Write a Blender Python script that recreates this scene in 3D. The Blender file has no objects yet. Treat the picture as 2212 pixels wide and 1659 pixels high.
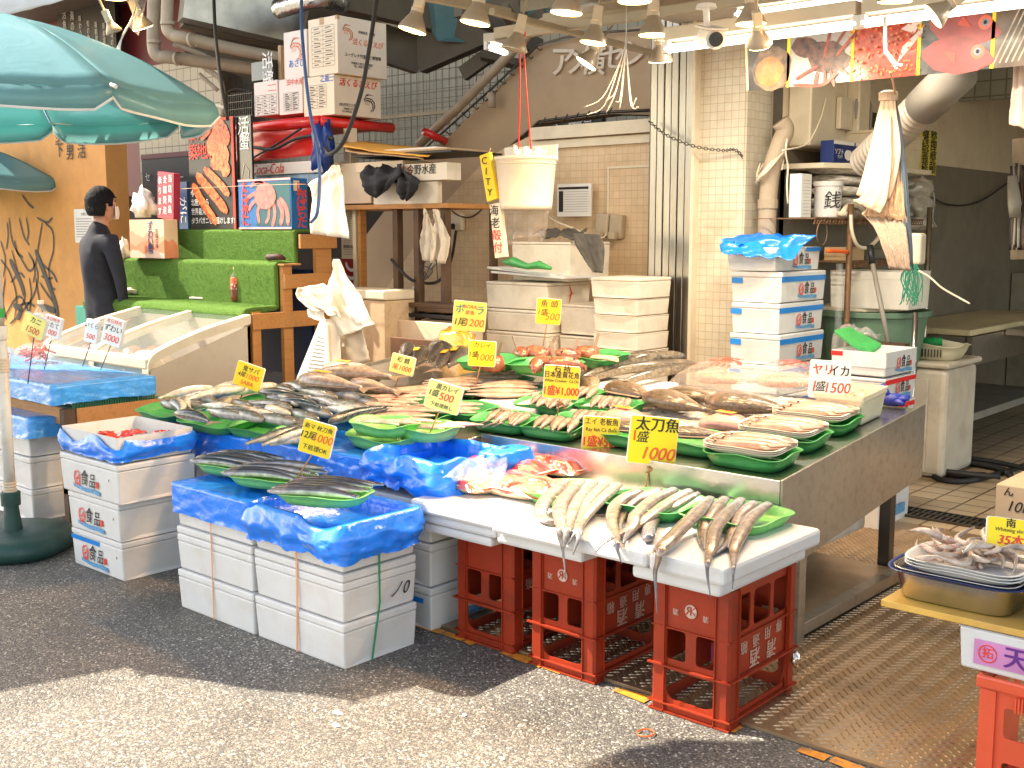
import bpy, bmesh, math, random
from mathutils import Vector, Matrix, noise, Euler
R = math.radians
random.seed(7)
C = bpy.context.scene.collection

# ---------------------------------------------------------------- camera, sky, sun, exposure
W_, H_, F_ = 2212., 1659., 2450.
CX, CY, CH = 1106., 829.5, 1.45
YAW, PIT = R(41.4), math.atan(330/2450)
cam_d = bpy.data.cameras.new('camera'); cam = bpy.data.objects.new('camera', cam_d); C.objects.link(cam)
cam_d.sensor_width = 36; cam_d.lens = 36*F_/W_; cam_d.clip_start = .05; cam_d.clip_end = 400
cam.location = (0, 0, CH); cam.rotation_euler = (R(90)-PIT, 0, YAW)
bpy.context.scene.camera = cam
SUN_AZ = Vector((-.939, -.341, 0)).normalized(); SUN_EL = R(48)
world = bpy.data.worlds.new('World'); bpy.context.scene.world = world; world.use_nodes = True
wn = world.node_tree.nodes; wl = world.node_tree.links
sky = wn.new('ShaderNodeTexSky'); sky.sky_type = 'NISHITA'; sky.sun_disc = False
sky.sun_elevation = SUN_EL; sky.sun_rotation = math.atan2(SUN_AZ.x, SUN_AZ.y)
tint = wn.new('ShaderNodeVectorMath'); tint.operation = 'MULTIPLY'; tint.inputs[1].default_value = (1.12, .93, .74)
wl.new(sky.outputs[0], tint.inputs[0]); wl.new(tint.outputs[0], wn['Background'].inputs[0]); wn['Background'].inputs[1].default_value = .15
sd = bpy.data.lights.new('sun', 'SUN'); sd.energy = 3.4; sd.angle = R(.5); sd.color = (1, .89, .72)
sun = bpy.data.objects.new('sun', sd); C.objects.link(sun)
to_sun = (SUN_AZ*math.cos(SUN_EL) + Vector((0, 0, math.sin(SUN_EL))))
sun.rotation_euler = to_sun.to_track_quat('Z', 'Y').to_euler(); sun.location = to_sun*20
vs = bpy.context.scene.view_settings
vs.view_transform = 'Standard'; vs.look = 'None'; vs.exposure = 2.0; vs.gamma = 1; vs.use_curve_mapping = False
cy = bpy.context.scene.cycles
cy.max_bounces = 6; cy.diffuse_bounces = 4; cy.glossy_bounces = 3; cy.transparent_max_bounces = 12; cy.transmission_bounces = 4
cy.caustics_reflective = False; cy.caustics_refractive = False; cy.sample_clamp_indirect = 6
try: cy.use_denoising = True
except Exception: pass

# ---------------------------------------------------------------- measuring helpers: the scale plan of the market, from sight lines
def ray(px, py):
    x = (px-CX)/F_; y = -(py-CY)/F_
    f = math.cos(PIT)+y*math.sin(PIT); u = -math.sin(PIT)+y*math.cos(PIT)
    return Vector((x*math.cos(YAW)-f*math.sin(YAW), x*math.sin(YAW)+f*math.cos(YAW), u))
O = Vector((0, 0, CH))
def Z(px, py, z=0): d = ray(px, py); return O+d*((z-CH)/d.z)
def Y(px, py, y): d = ray(px, py); return O+d*(y/d.y)
def X(px, py, x): d = ray(px, py); return O+d*(x/d.x)
def D(px, py, dep): return O+ray(px, py)*dep
def T(px, py, off=0, z0=.634, s=.096):
    d = ray(px, py); return O+d*((z0+off-s*3.3-CH)/(d.z-s*d.y))
def dep(p):
    v = Vector(p)-O; f = Vector((-math.sin(YAW)*math.cos(PIT), math.cos(YAW)*math.cos(PIT), -math.sin(PIT)))
    return v.dot(f)

# ---------------------------------------------------------------- materials
MATS = {}
def mat(name, col, rough=.5, metal=0, var=.08, vs_=8, bump=0, bs=60, grime=None, ga=.5, gs=5, coat=0, emit=0, ecol=None,
        vcol=False, alpha=1, trans=0, sss=0, spec=.5, stretch=(1, 1, 1), dist=0):
    if name in MATS: return MATS[name]
    m = bpy.data.materials.new(name); m.use_nodes = True
    n = m.node_tree.nodes; l = m.node_tree.links; b = n['Principled BSDF']
    b.inputs['Roughness'].default_value = rough; b.inputs['Metallic'].default_value = metal
    b.inputs['Specular IOR Level'].default_value = spec
    b.inputs['Coat Weight'].default_value = coat; b.inputs['Coat Roughness'].default_value = .12
    tc = n.new('ShaderNodeTexCoord'); mp = n.new('ShaderNodeMapping'); oi = n.new('ShaderNodeObjectInfo')
    mp.inputs['Scale'].default_value = stretch
    ml = n.new('ShaderNodeMath'); ml.operation = 'MULTIPLY'; ml.inputs[1].default_value = 17.3
    l.new(oi.outputs['Random'], ml.inputs[0]); l.new(ml.outputs[0], mp.inputs['Location'])
    l.new(tc.outputs['Object'], mp.inputs['Vector'])
    nz = n.new('ShaderNodeTexNoise'); nz.inputs['Scale'].default_value = vs_; nz.inputs['Detail'].default_value = 5
    nz.inputs['Distortion'].default_value = dist
    l.new(mp.outputs[0], nz.inputs['Vector'])
    mr = n.new('ShaderNodeMapRange'); mr.inputs['From Min'].default_value = .3; mr.inputs['From Max'].default_value = .7
    mr.inputs['To Min'].default_value = 1-var; mr.inputs['To Max'].default_value = 1+var
    l.new(nz.outputs[0], mr.inputs[0])
    vm = n.new('ShaderNodeVectorMath'); vm.operation = 'SCALE'; l.new(mr.outputs[0], vm.inputs['Scale'])
    if vcol:
        at = n.new('ShaderNodeAttribute'); at.attribute_name = 'Col'; l.new(at.outputs['Color'], vm.inputs[0])
    else: vm.inputs[0].default_value = col[:3]
    out = vm.outputs[0]
    if grime:
        g = n.new('ShaderNodeTexNoise'); g.inputs['Scale'].default_value = gs; g.inputs['Detail'].default_value = 8
        g.inputs['Roughness'].default_value = .65; l.new(mp.outputs[0], g.inputs['Vector'])
        r = n.new('ShaderNodeMapRange'); r.inputs['From Min'].default_value = .5; r.inputs['From Max'].default_value = .72
        r.inputs['To Max'].default_value = ga; l.new(g.outputs[0], r.inputs[0])
        mx = n.new('ShaderNodeMix'); mx.data_type = 'RGBA'; l.new(r.outputs[0], mx.inputs[0])
        l.new(out, mx.inputs[6]); mx.inputs[7].default_value = (*grime, 1); out = mx.outputs[2]
    l.new(out, b.inputs['Base Color'])
    if bump:
        bn = n.new('ShaderNodeTexNoise'); bn.inputs['Scale'].default_value = bs; bn.inputs['Detail'].default_value = 3
        bn.inputs['Distortion'].default_value = dist
        l.new(mp.outputs[0], bn.inputs['Vector'])
        bp = n.new('ShaderNodeBump'); bp.inputs['Strength'].default_value = bump; bp.inputs['Distance'].default_value = .01
        l.new(bn.outputs[0], bp.inputs['Height']); l.new(bp.outputs[0], b.inputs['Normal'])
    if emit:
        b.inputs['Emission Color'].default_value = (*(ecol or col[:3]), 1); b.inputs['Emission Strength'].default_value = emit
    if alpha < 1: b.inputs['Alpha'].default_value = alpha
    if trans: b.inputs['Transmission Weight'].default_value = trans
    if sss: b.inputs['Subsurface Weight'].default_value = sss; b.inputs['Subsurface Radius'].default_value = (.02, .015, .01)
    MATS[name] = m; return m

def tile_mat(name, col, grout, size, gw=.04, rough=.35, plane='xz', grime=(.25, .14, .05), ga=.55, bump=.4, w2=None, low=False):
    """square tiles with grout lines, by object coordinates on the given plane"""
    m = bpy.data.materials.new(name); m.use_nodes = True
    n = m.node_tree.nodes; l = m.node_tree.links; b = n['Principled BSDF']; b.inputs['Roughness'].default_value = rough
    tc = n.new('ShaderNodeTexCoord'); sp = n.new('ShaderNodeSeparateXYZ'); cb = n.new('ShaderNodeCombineXYZ')
    l.new(tc.outputs['Object'], sp.inputs[0])
    l.new(sp.outputs['XYZ'.index(plane[0].upper())], cb.inputs[0]); l.new(sp.outputs['XYZ'.index(plane[1].upper())], cb.inputs[1])
    br = n.new('ShaderNodeTexBrick'); br.offset = 0; br.inputs['Scale'].default_value = 1
    br.inputs['Brick Width'].default_value = size; br.inputs['Row Height'].default_value = w2 or size
    br.inputs['Mortar Size'].default_value = size*gw; br.inputs['Mortar Smooth'].default_value = .2
    br.inputs['Color1'].default_value = (*col, 1); br.inputs['Color2'].default_value = (*[c*.9 for c in col], 1)
    br.inputs['Mortar'].default_value = (*grout, 1)
    l.new(cb.outputs[0], br.inputs['Vector'])
    g = n.new('ShaderNodeTexNoise'); g.inputs['Scale'].default_value = 3; g.inputs['Detail'].default_value = 9; g.inputs['Roughness'].default_value = .7
    l.new(tc.outputs['Object'], g.inputs['Vector'])
    r = n.new('ShaderNodeMapRange'); r.inputs['From Min'].default_value = .5; r.inputs['From Max'].default_value = .75; r.inputs['To Max'].default_value = ga
    l.new(g.outputs[0], r.inputs[0])
    mx = n.new('ShaderNodeMix'); mx.data_type = 'RGBA'; l.new(r.outputs[0], mx.inputs[0]); l.new(br.outputs[0], mx.inputs[6]); mx.inputs[7].default_value = (*grime, 1)
    l.new(mx.outputs[2], b.inputs['Base Color'])
    bp = n.new('ShaderNodeBump'); bp.inputs['Strength'].default_value = bump; bp.inputs['Distance'].default_value = .004; bp.invert = True
    l.new(br.outputs['Fac'], bp.inputs['Height']); l.new(bp.outputs[0], b.inputs['Normal'])
    return m

foam = mat('foam', (.70, .685, .665), .55, var=.03, bump=.12, bs=260, grime=(.55, .47, .36), ga=.35, gs=9)
foam_d = mat('foam_old', (.78, .70, .58), .6, var=.05, bump=.12, bs=220, grime=(.45, .33, .2), ga=.45, gs=7)
wood = mat('wood', (.50, .23, .07), .55, var=.22, vs_=5, bump=.15, bs=40, stretch=(1, 1, 14), grime=(.2, .08, .02), ga=.4)
woodh = mat('wood_board', (.50, .23, .07), .55, var=.22, vs_=5, bump=.15, bs=40, stretch=(2, 14, 14), grime=(.2, .08, .02), ga=.4)
woodd = mat('old_dark_wood', (.10, .055, .03), .7, var=.3, vs_=6, bump=.3, bs=30)
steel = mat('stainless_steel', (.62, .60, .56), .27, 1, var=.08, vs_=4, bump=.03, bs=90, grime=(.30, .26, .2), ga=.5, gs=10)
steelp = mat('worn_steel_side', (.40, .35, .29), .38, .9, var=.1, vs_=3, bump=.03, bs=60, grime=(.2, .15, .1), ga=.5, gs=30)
dsteel = mat('dark_steel', (.12, .105, .09), .4, .8, var=.15)
shut = mat('shutter_steel', (.44, .41, .36), .3, 1, var=.1, vs_=2, bump=.05, bs=30, stretch=(6, 6, .8), grime=(.3, .22, .13), ga=.4, gs=6)
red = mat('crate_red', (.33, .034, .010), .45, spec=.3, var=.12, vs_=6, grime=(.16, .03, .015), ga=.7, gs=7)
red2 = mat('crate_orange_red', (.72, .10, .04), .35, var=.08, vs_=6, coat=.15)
bluef = mat('blue_bag', (.012, .22, .92), .25, var=.15, vs_=7, bump=.4, bs=16, dist=1.6, coat=.4, spec=.6)
bluel = mat('light_blue_wrap', (.07, .36, .85), .25, var=.2, vs_=9, bump=.5, bs=22, dist=1.4, coat=.5)
green = mat('green_tray', (.06, .36, .09), .4, var=.12, vs_=30, bump=.25, bs=120, coat=.2)
greenl = mat('light_green_tray', (.20, .58, .15), .4, var=.12, vs_=30, bump=.25, bs=120, coat=.2)
turf = mat('artificial_turf', (.13, .25, .05), .9, var=.35, vs_=160, bump=1, bs=420, spec=.1)
white = mat('white_plastic', (.74, .72, .69), .4, var=.03)
cream = mat('cream_plastic', (.74, .64, .48), .45, var=.06, grime=(.4, .28, .15), ga=.3)
paper = mat('paper', (.80, .76, .70), .7, var=.05)
clothw = mat('thin_white_plastic_sheet', (.86, .78, .66), .5, var=.05, bump=.3, bs=18, dist=1)
black = mat('black', (.012, .012, .014), .5, var=.1)
rubber = mat('black_rubber', (.02, .02, .02), .6)
ink = mat('black_ink', (.015, .013, .012), .6, var=0)
inkr = mat('red_ink', (.75, .05, .02), .5, var=.1)
inko = mat('orange_ink', (.85, .13, .02), .5, var=.1)
inkw = mat('white_ink', (.85, .82, .78), .5, var=0)
inkb = mat('blue_ink', (.02, .12, .5), .5, var=.1)
inkp = mat('purple_ink', (.22, .06, .42), .5, var=.1)
inkt = mat('teal_ink', (.02, .25, .2), .5, var=.1)
yellow = mat('yellow_card', (.95, .68, .01), .45, var=.04)
yellowl = mat('pale_yellow_card', (.95, .85, .25), .45, var=.12, vs_=14)
wcard = mat('white_card', (.88, .85, .80), .45, var=.02)
tapeb = mat('blue_tape', (.01, .22, .66), .35, var=.06, bump=.1)
taper = mat('red_tape', (.80, .02, .02), .35, var=.06, bump=.1)
card = mat('cardboard', (.52, .34, .18), .7, var=.06, bump=.05)
cardw = mat('pale_cardboard', (.74, .58, .42), .65, var=.05)
grey = mat('grey_paint', (.30, .27, .22), .6, var=.08, grime=(.15, .11, .07), ga=.5)
fishm = mat('fish_skin', (1, 1, 1), .22, vcol=True, var=.38, vs_=40, bump=.12, bs=300, coat=.35, spec=.6)
scalem = mat('scaled_fish_skin', (1, 1, 1), .28, vcol=True, var=.7, vs_=70, bump=.5, bs=170, coat=.6)
squidm = mat('squid_skin', (1, 1, 1), .3, vcol=True, var=.3, vs_=38, bump=.2, bs=90, coat=.5)
finm = mat('fish_fin', (.22, .16, .12), .45, var=.2)
eyem = mat('fish_eye', (.01, .01, .01), .08, coat=1)
eyew = mat('fish_eye_ring', (.75, .72, .6), .2)
icem = mat('crushed_ice', (.52, .49, .43), .15, var=.1, vs_=40, bump=.8, bs=60, coat=.6, sss=.2)
string = mat('string', (.62, .38, .22), .7)
pipe = mat('beige_pipe', (.42, .33, .23), .55, var=.08, grime=(.2, .13, .08), ga=.4)

def film_mat(name, col, a, rough=.08):
    m = bpy.data.materials.new(name); m.use_nodes = True
    n = m.node_tree.nodes; l = m.node_tree.links; b = n['Principled BSDF']
    b.inputs['Base Color'].default_value = (*col, 1); b.inputs['Roughness'].default_value = rough; b.inputs['Alpha'].default_value = a
    b.inputs['Coat Weight'].default_value = 1; b.inputs['Specular IOR Level'].default_value = .9
    nz = n.new('ShaderNodeTexNoise'); nz.inputs['Scale'].default_value = 22; nz.inputs['Distortion'].default_value = 2
    tc = n.new('ShaderNodeTexCoord'); l.new(tc.outputs['Object'], nz.inputs['Vector'])
    bp = n.new('ShaderNodeBump'); bp.inputs['Strength'].default_value = .9; bp.inputs['Distance'].default_value = .01
    l.new(nz.outputs[0], bp.inputs['Height']); l.new(bp.outputs[0], b.inputs['Normal'])
    return m
clear = film_mat('clear_film', (.95, .95, .95), .13)
bagred = film_mat('clear_bag', (.95, .85, .8), .14)

# ---------------------------------------------------------------- objects, tags
def tag(o, label=None, cat=None, group=None, kind=None):
    if label: o['label'] = label
    if cat: o['category'] = cat
    if group: o['group'] = group
    if kind: o['kind'] = kind
    return o
def thing(name, label, cat, loc=(0, 0, 0), rz=0, group=None):
    o = bpy.data.objects.new(name, None); C.objects.link(o); o.empty_display_size = .1
    o.location = loc; o.rotation_euler = (0, 0, rz); return tag(o, label, cat, group)
def kids(o): return [c for c in bpy.data.objects if c.parent == o]
KIDS = {}
def link(name, me, parent=None, loc=None, rot=None):
    o = bpy.data.objects.new(name, me); C.objects.link(o)
    if parent is not None: o.parent = parent; KIDS.setdefault(parent.name, []).append(o)
    if loc is not None: o.location = loc
    if rot is not None: o.rotation_euler = rot
    return o
def copy_tree(o, parent=None):
    c = o.copy(); C.objects.link(c); c.parent = parent
    if parent is not None: KIDS.setdefault(parent.name, []).append(c)
    for ch in KIDS.get(o.name, []): copy_tree(ch, c)
    return c
class MB:
    def __init__(s): s.v = []; s.f = []; s.c = []
    def add(s, vs, fs, col=None):
        k = len(s.v); s.v += [tuple(v) for v in vs]; s.f += [tuple(i+k for i in f) for f in fs]
        s.c += ([col]*len(vs) if not isinstance(col, list) else col); return s
    def box(s, x0, x1, y0, y1, z0, z1, col=None):
        return s.add([(x0,y0,z0),(x1,y0,z0),(x1,y1,z0),(x0,y1,z0),(x0,y0,z1),(x1,y0,z1),(x1,y1,z1),(x0,y1,z1)],
                     [(0,3,2,1),(4,5,6,7),(0,1,5,4),(1,2,6,5),(2,3,7,6),(3,0,4,7)], col)
    def bar(s, p, q, w, h=None, up=(0, 0, 1)):
        p = Vector(p); q = Vector(q); d = (q-p).normalized(); u = Vector(up)
        if abs(d.dot(u)) > .95: u = Vector((0, 1, 0))
        a = d.cross(u).normalized()*w/2; b = a.cross(d).normalized()*(h or w)/2
        vs = [p-a-b, p+a-b, p+a+b, p-a+b, q-a-b, q+a-b, q+a+b, q-a+b]
        return s.add(vs, [(0,3,2,1),(4,5,6,7),(0,1,5,4),(1,2,6,5),(2,3,7,6),(3,0,4,7)])
    def tube(s, pts, rad, n=8, caps=True, cols=None, flat=None, up=None):
        """rad: number or list (may be (a,b) pairs); rings follow the points"""
        pts = [Vector(p) for p in pts]; N = len(pts); k0 = len(s.v); up = Vector(up) if up else None
        prev = None
        for i, p in enumerate(pts):
            d = (pts[min(i+1, N-1)]-pts[max(i-1, 0)]).normalized()
            if up is not None: a = d.cross(up)
            elif prev is not None: a = prev-d*prev.dot(d)
            else: a = d.cross(Vector((0, 0, 1)))
            if a.length < 1e-4: a = d.cross(Vector((0, 1, .1)))
            a.normalize(); prev = a; b = a.cross(d).normalized()
            r = rad[i] if isinstance(rad, (list, tuple)) else rad
            ra, rb = r if isinstance(r, (list, tuple)) else (r, r)
            for j in range(n):
                t = 2*math.pi*j/n
                s.v.append(tuple(p+a*ra*math.cos(t)+b*rb*math.sin(t))); s.c.append(cols[i][j] if cols else None)
        for i in range(N-1):
            for j in range(n):
                s.f.append((k0+i*n+j, k0+i*n+(j+1) % n, k0+(i+1)*n+(j+1) % n, k0+(i+1)*n+j))
        if caps:
            s.f.append(tuple(k0+j for j in reversed(range(n)))); s.f.append(tuple(k0+(N-1)*n+j for j in range(n)))
        return s
    def lathe(s, prof, n=24, c=(0, 0, 0), axis=None):
        """prof: list of (r, z)"""
        k0 = len(s.v); q = Vector((0, 0, 1)).rotation_difference(Vector(axis)) if axis else None
        for r, z in prof:
            for j in range(n):
                v = Vector((r*math.cos(2*math.pi*j/n), r*math.sin(2*math.pi*j/n), z))
                if q: v = q @ v
                s.v.append(tuple(v+Vector(c))); s.c.append(None)
        for i in range(len(prof)-1):
            for j in range(n): s.f.append((k0+i*n+j, k0+i*n+(j+1) % n, k0+(i+1)*n+(j+1) % n, k0+(i+1)*n+j))
        return s
    def prism(s, poly, a, b, plane='xy'):
        n = len(poly)
        def m(p, h): return {'xy': (p[0], p[1], h), 'xz': (p[0], h, p[1]), 'yz': (h, p[0], p[1])}[plane]
        vs = [m(p, a) for p in poly]+[m(p, b) for p in poly]
        return s.add(vs, [tuple(range(n-1, -1, -1)), tuple(range(n, 2*n))]+[(i, (i+1) % n, n+(i+1) % n, n+i) for i in range(n)])
    def build(s, name, m, parent=None, smooth=False, bevel=0, loc=None, rot=None, solid=0, sub=0):
        me = bpy.data.meshes.new(name); me.from_pydata(s.v, [], s.f); me.materials.append(m)
        if any(c is not None for c in s.c):
            at = me.color_attributes.new('Col', 'FLOAT_COLOR', 'POINT')
            at.data.foreach_set('color', [x for c in s.c for x in ((*c[:3], 1) if c is not None else (.5, .5, .5, 1))])
        bm = bmesh.new(); bm.from_mesh(me); bmesh.ops.recalc_face_normals(bm, faces=bm.faces); bm.to_mesh(me); bm.free()
        if smooth: me.shade_smooth()
        o = link(name, me, parent, loc, rot)
        if solid: md = o.modifiers.new('t', 'SOLIDIFY'); md.thickness = solid; md.offset = 0
        if bevel: md = o.modifiers.new('b', 'BEVEL'); md.width = bevel; md.segments = 2; md.limit_method = 'ANGLE'
        if sub: md = o.modifiers.new('s', 'SUBSURF'); md.levels = md.render_levels = sub
        return o
def struct(name, mb, m, **k): return tag(mb.build(name, m, **k), kind='structure')

# lettering: cached flat meshes of text, lying in local XZ facing -Y
TXT = {}
def text_mesh(s, m, bold=0, shear=0, align='CENTER', space=1):
    key = (s, m.name, bold, shear, align, space)
    if key in TXT: return TXT[key]
    cu = bpy.data.curves.new('t', 'FONT'); cu.body = s; cu.size = 1; cu.shear = shear; cu.extrude = .004
    cu.align_x = align; cu.align_y = 'CENTER'; cu.space_line = space
    o = bpy.data.objects.new('t', cu); C.objects.link(o)
    me = o.to_mesh().copy(); o.to_mesh_clear(); bpy.data.objects.remove(o)
    me.transform(Matrix.Rotation(R(90), 4, 'X'))
    if bold > .005:
        bm = bmesh.new()
        for k, (dx, dz) in enumerate(((-1, .0), (1, .3), (0, -.7))):
            m2 = me.copy(); m2.transform(Matrix.Translation((dx*bold*.7, -.0012*k, dz*bold*.6))); bm.from_mesh(m2); bpy.data.meshes.remove(m2)
        bm.to_mesh(me); bm.free()
    me.materials.clear(); me.materials.append(m); me.name = 'lettering'
    TXT[key] = me; return me
def letter(parent, s, x, y, z, size, m=None, rz=0, ry=0, bold=.012, shear=0, sx=1, name='lettering', rx=0, align='CENTER', space=1):
    o = link(name, text_mesh(s, m or ink, bold, shear, align, space), parent, (x, y, z), (rx, ry, rz)); o.scale = (size*sx, size, size); return o
def shape(parent, polys, m, y=0, loc=(0, 0, 0), rz=0, name='print', th=.0006):
    """flat printed shapes, polygons in local XZ"""
    b = MB()
    for p in polys: b.prism(p, y-th, y, 'xz')
    return b.build(name, m, parent, loc=loc, rot=(0, 0, rz))
def stroke_polys(lines, w):
    """ribbons along polylines, tapering at both ends"""
    out = []
    for ln in lines:
        n = len(ln)
        L = []; Rr = []
        for i, (x, z) in enumerate(ln):
            a = ln[max(i-1, 0)]; b = ln[min(i+1, n-1)]; dx, dz = b[0]-a[0], b[1]-a[1]; q = math.hypot(dx, dz) or 1
            ww = w*(.45 if i in (0, n-1) else 1)/2
            L.append((x-dz/q*ww, z+dx/q*ww)); Rr.append((x+dz/q*ww, z-dx/q*ww))
        for i in range(n-1): out.append([L[i], L[i+1], Rr[i+1], Rr[i]])
    return out
def strokes(parent, lines, w, m, y=0, loc=(0, 0, 0), rz=0, name='brush_lines', th=.0006):
    b = MB()
    for p in stroke_polys(lines, w): b.add([(q[0], y-th, q[1]) for q in p], [(0, 1, 2, 3)])
    return b.build(name, m, parent, loc=loc, rot=(0, 0, rz))
def smooth_line(pts, k=6):
    """Catmull-Rom through points"""
    P = [Vector(p) for p in pts]; P = [P[0]*2-P[1]]+P+[P[-1]*2-P[-2]]; out = []
    for i in range(1, len(P)-2):
        for j in range(k):
            t = j/k; a, b, c, d = P[i-1:i+3]
            out.append(.5*((2*b)+(c-a)*t+(2*a-5*b+4*c-d)*t*t+(3*b-a-3*c+d)*t**3))
    out.append(P[-2]); return out
def cable(name, pts, r, m, label=None, cat=None, parent=None, k=6, n=6):
    b = MB().tube(smooth_line(pts, k), r, n); o = b.build(name, m, parent, smooth=True)
    return tag(o, label, cat) if label else o
def ORD(i): return ['first', 'second', 'third', 'fourth', 'fifth', 'sixth', 'seventh', 'eighth', 'ninth', 'tenth', 'eleventh', 'twelfth', 'thirteenth', 'fourteenth'][i]
# ================================================================ SETTING
def asphalt():
    m = bpy.data.materials.new('asphalt'); m.use_nodes = True
    n = m.node_tree.nodes; l = m.node_tree.links; b = n['Principled BSDF']
    tc = n.new('ShaderNodeTexCoord')
    v = n.new('ShaderNodeTexVoronoi'); v.inputs['Scale'].default_value = 175; l.new(tc.outputs['Object'], v.inputs['Vector'])
    bw = n.new('ShaderNodeSeparateColor'); l.new(v.outputs['Color'], bw.inputs[0])
    r = n.new('ShaderNodeValToRGB'); cr = r.color_ramp
    cr.elements[0].color = (.055, .052, .05, 1); cr.elements[1].position = .93; cr.elements[1].color = (.23, .205, .17, 1)
    e = cr.elements.new(.5); e.color = (.115, .105, .093, 1); e = cr.elements.new(1); e.color = (.6, .57, .5, 1)
    l.new(bw.outputs[0], r.inputs[0])
    nz = n.new('ShaderNodeTexNoise'); nz.inputs['Scale'].default_value = 1.4; nz.inputs['Detail'].default_value = 9; l.new(tc.outputs['Object'], nz.inputs['Vector'])
    mr = n.new('ShaderNodeMapRange'); mr.inputs['From Min'].default_value = .35; mr.inputs['From Max'].default_value = .65
    mr.inputs['To Min'].default_value = .85; mr.inputs['To Max'].default_value = 1.25; l.new(nz.outputs[0], mr.inputs[0])
    sc = n.new('ShaderNodeVectorMath'); sc.operation = 'SCALE'; l.new(r.outputs[0], sc.inputs[0]); l.new(mr.outputs[0], sc.inputs['Scale'])
    l.new(sc.outputs[0], b.inputs['Base Color'])
    mw = n.new('ShaderNodeMapRange'); mw.inputs['From Min'].default_value = .4; mw.inputs['From Max'].default_value = .6
    mw.inputs['To Min'].default_value = .45; mw.inputs['To Max'].default_value = .85; l.new(nz.outputs[0], mw.inputs[0]); l.new(mw.outputs[0], b.inputs['Roughness'])
    bp = n.new('ShaderNodeBump'); bp.inputs['Strength'].default_value = .7; bp.inputs['Distance'].default_value = .003; bp.invert = True
    l.new(v.outputs['Distance'], bp.inputs['Height']); l.new(bp.outputs[0], b.inputs['Normal'])
    return m
g = MB().add([(-60, -60, 0), (60, -60, 0), (60, 60, 0), (-60, 60, 0)], [(0, 1, 2, 3)]); struct('road', g, asphalt())

platem = mat('checker_plate', (.46, .32, .19), .36, .75, var=.2, vs_=2.5, bump=.05, bs=80, grime=(.09, .065, .045), ga=.5, gs=3)
g = MB().box(-7.6, 1.2, 2.845, 5.42, .001, .012)
y = 2.87; row = 0
while y < 5.3:
    x = -2.75+(row % 2)*.017; k = 0
    while x < -.3:
        if y < 2.95+(x+2.75)*2.2 + 1.2:
            s = 1 if (row+k) % 2 else -1; dx, dy = .0125*.8, .0125*.6*s
            wx, wy = -dy*.22, dx*.22
            g.add([(x-dx, y-dy, .012), (x+wx, y+wy, .012), (x+dx, y+dy, .012), (x-wx, y-wy, .012), (x-dx*.5, y-dy*.5, .0155), (x+dx*.5, y+dy*.5, .0155)],
                  [(0, 3, 4), (3, 2, 5, 4), (2, 1, 5), (1, 0, 4, 5)])
        x += .034; k += 1
    y += .017; row += 1
struct('steel_plate_floor', g, platem)
tilef = tile_mat('floor_tiles', (.55, .42, .27), (.14, .09, .05), .15, gw=.045, plane='xy', ga=.35, bump=.5)
g = MB().box(-3.35, 2.5, 5.43, 12, .001, .014); struct('tiled_floor', g, tilef)
g = MB().box(-9.5, -3.36, 5.43, 9, .001, .013); struct('back_yard_floor', g, grey)
# worn orange line along the edge of the steel plate
rl = random.Random(3); g = MB(); x = -3.0
while x < -.3:
    L = rl.uniform(.04, .14)
    if rl.random() < .85:
        a = [rl.uniform(-.008, .008) for _ in range(4)]
        g.add([(x, 2.79+a[0], .004), (x+L, 2.785+a[1], .004), (x+L, 2.83+a[2], .004), (x, 2.825+a[3], .004)], [(0, 1, 2, 3)])
    x += L+rl.uniform(0, .012)
struct('painted_line', g, mat('orange_road_paint', (.75, .28, .02), .6, var=.15, vs_=40, grime=(.10, .09, .08), ga=1, gs=28))
# drain grate in the floor
gr = thing('drain_grate', 'long dark metal drain grate set into the tiled floor', 'drain grate', (-2.1, 5.62, .014))
MB().box(-.75, .9, -.09, .09, .001, .003).build('channel', black, gr)
g = MB()
for i in range(55): g.box(-.74+i*.03, -.728+i*.03, -.085, .085, .003, .012)
for yy in (-.09, 0, .08): g.box(-.75, .9, yy, yy+.008, .003, .014)
g.build('bars', dsteel, gr)
# litter on the road
for i, (px, py, s) in enumerate(((727, 1567, .016), (1085, 1640, .012), (730, 1541, .022), (1003, 1545, .012), (1320, 1425, .012))):
    p = Z(px, py, .001); g = MB(); rr = random.Random(i)
    n_ = 6; g.prism([(s*rr.uniform(.6, 1.2)*math.cos(6.28*j/n_), s*rr.uniform(.3, .8)*math.sin(6.28*j/n_)) for j in range(n_)], 0, .003)
    tag(g.build('paper_scrap', paper, loc=p), ['small white scrap on the road in front of the left foam boxes', 'tiny white scrap on sunlit road at the photo\'s bottom edge', 'pale flattened scrap beside the front foot of the strapped foam boxes',
        'small pale scrap on shaded road between foam boxes and red crates', 'pebble-sized white scrap beside the middle red crate'][i], 'litter', 'litter on the road')
pts = [Z(1395+24*math.cos(t)*.8, 1583+8*math.sin(t), .006) for t in [k*math.pi/8 for k in range(16)]]
tag(MB().tube(pts+[pts[0]], .0022, 6).build('rubber_band', inko, smooth=True), 'orange rubber band lying on sunlit road left of the right red crate', 'rubber band')

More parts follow.
